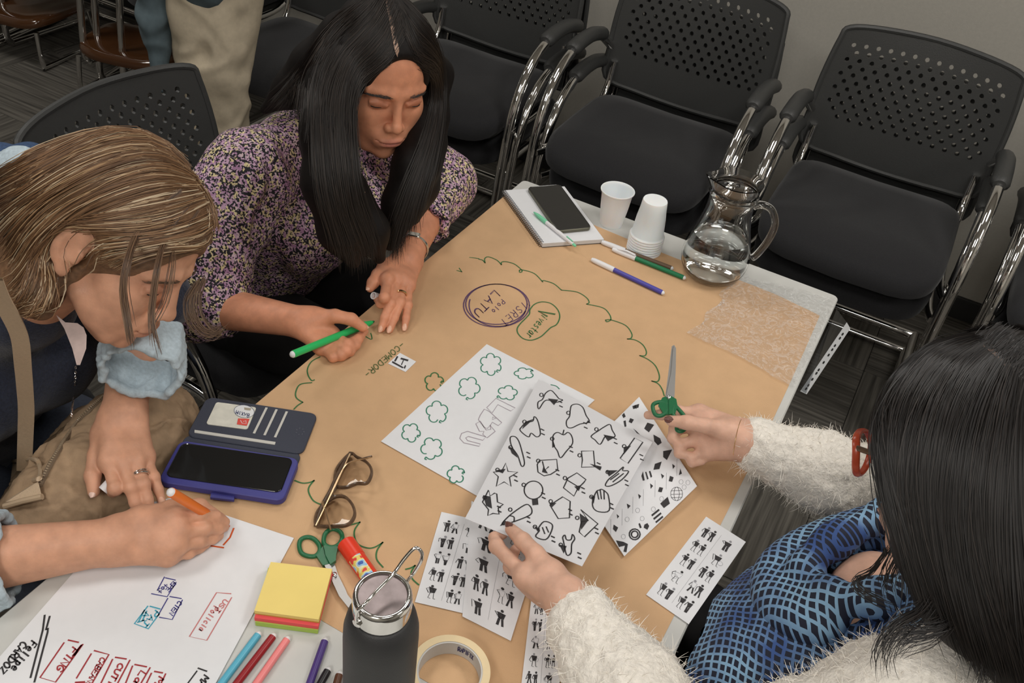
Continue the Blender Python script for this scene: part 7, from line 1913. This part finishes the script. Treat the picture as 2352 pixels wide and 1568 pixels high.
# ================================================================ standing person at the upper left
ps = person('standing person in loose beige trousers and blue grey coat behind the empty chair backs', (-1.24, .38, FLOOR))
PX, PY = -1.24, .38
sk = SDF()
sk.rc((PX, PY, .10), (PX, PY + .02, .55), .12, .13).rc((PX - .15, PY - .05, .58), (PX + .15, PY + .06, .58), .06, .06).rc((PX, PY, .6), (PX + .01, PY, .72), .055, .05)
for sg in (-1, 1):
    sk.rc((PX + sg * .04, PY + sg * .01, .1), (PX + sg * .02 - .005, PY - .01, -.66), .05, .022)
    sk.chain([(PX + sg * .19, PY + sg * .07, .56), (PX + sg * .25, PY + sg * .06, .30), (PX + sg * .10, PY - .14 + sg * .05, .34)], [.045, .038, .028]); sk.el((PX + sg * .06, PY - .17 + sg * .03, .35), (.045, .03, .025))
HP = (basis((.35, -.9, -.15), (0, 0, 1)), A3((PX + .01, PY - .01, .83)))
hv = head_mesh(HP, (PX, PY, .66), h=.004)
bp_ = [(hv[0], hv[1]), sk.mesh(.008)]
lip_col = (.4, .2, .15)
to_obj('body', bp_, SKM, ps, skin_cols(bp_, SK_M, hv[2]))
V, Q = hair_cap(HP, h=.005); to_obj('hair', [(V, Q)], mat('brown_hair', srgb(60, 44, 34), .6), ps)
M_BEIGET = mat('beige_cotton', srgb(204, 190, 166), .85, noise=.08, scale=60, bump=.2, bscale=400)
tr2 = SDF()
tr2.chain([(PX + .06, PY + .02, .12), (PX + .045, PY - .02, -.22), (PX + .01, PY + .01, -.68)], [.105, .078, .045], k=.03)
tr2.chain([(PX - .03, PY - .02, .12), (PX - .02, PY - .04, -.22), (PX - .02, PY - .02, -.68)], [.105, .080, .050], k=.03)
V, Q = tr2.mesh(.007); V = wrinkle(V, Q, .013, 9, (1, 1, .9), 6.0); V = relax(V, Q, 2, .5); to_obj('trousers', [(V, Q)], M_BEIGET, ps)
jk = SDF(); jk.rc((PX, PY + .01, .08), (PX, PY + .02, .52), .15, .15, k=.03).rc((PX - .16, PY - .05, .56), (PX + .16, PY + .06, .56), .08, .08, k=.03)
for sg in (-1, 1): jk.chain([(PX + sg * .19, PY + sg * .07, .55), (PX + sg * .25, PY + sg * .06, .30), (PX + sg * .12, PY - .12 + sg * .05, .34)], [.065, .058, .048], k=.03)
jk.chain([(PX - .12, PY - .06, .10), (PX - .13, PY - .11, -.08), (PX - .10, PY - .14, -.28)], [.06, .050, .022], k=.03)
V, Q = jk.mesh(.007); to_obj('coat', [(wrinkle(V, Q, .008, 11), Q)], mat('blue_grey_coat', srgb(86, 100, 106), .9, noise=.2, scale=30), ps)
for sg in (-1, 1):
    b = SDF(); b.rc((PX + sg * .07, PY + .02, FLOOR + .045), (PX + sg * .07 + .04, PY - .15, FLOOR + .032), .042, .032, k=.02); to_obj('shoe', [b.mesh(.006)], mat('grey_shoe', srgb(110, 112, 112), .6), ps)

# ================================================================ chairs out by the left, brown stools
ca_ = dup(chair0, (-1.84, 1.0, FLOOR), (0, 0, PI), 'chrome legged black chair behind the standing person, by the wall')
dup(chair0, (-2.53, 1.02, FLOOR), (0, 0, PI), 'lower black chair of the stack in the far left corner')
dup(chair0, (-2.53, .965, FLOOR + .10), (0, 0, PI), 'upper black chair of the stack in the far left corner')
dup(chair0, (-3.12, .86, FLOOR), (0, 0, PI + .15), 'black chair with chrome legs cut by the upper left picture corner')
M_BROWNG = mat('brown_lacquer', srgb(74, 46, 26), .12, coat=.6)
def low_stool(loc, rz, label):
    t = thing('low_stool', label, 'stool', loc, (0, 0, rz), 'brown low stools')
    n = 32; s = MB(); prof = [(.3, .150), (.85, .150), (.99, .158), (1.0, .17), (.97, .184), (.85, .192), (.5, .188), (.05, .183)]
    for (kk, z) in prof:
        for i in range(n):
            a = 2 * PI * i / n; ca2, sa2 = math.cos(a), math.sin(a)
            s.v.append((.20 * math.copysign(abs(ca2) ** .55, ca2) * kk, .17 * math.copysign(abs(sa2) ** .55, sa2) * kk, z + .02 * (ca2 * kk) ** 2))
    s.f = [(q * n + i, q * n + (i + 1) % n, (q + 1) * n + (i + 1) % n, (q + 1) * n + i) for q in range(len(prof) - 1) for i in range(n)] + [tuple(range(n - 1, -1, -1)), tuple((len(prof) - 1) * n + i for i in range(n))]
    s.mi = [0] * len(s.f)
    s.build('seat', M_BROWNG, t, smooth=50)
    for sx in (-1, 1):
        MB().tube(catmull([(sx * .17, -.15, .155), (sx * .18, -.16, .03), (sx * .18, -.13, .011), (sx * .18, .13, .011), (sx * .18, .16, .03), (sx * .17, .15, .155)], 5), .010, 10).build('leg_frame', M_CHROME, t, smooth=True)
    return t
low_stool((-2.12, .86, FLOOR), .25, 'brown glossy low stool between the chrome legs, beside the standing person')
low_stool((-2.72, .84, FLOOR), .15, 'brown glossy low stool under the chair stack in the far left corner')
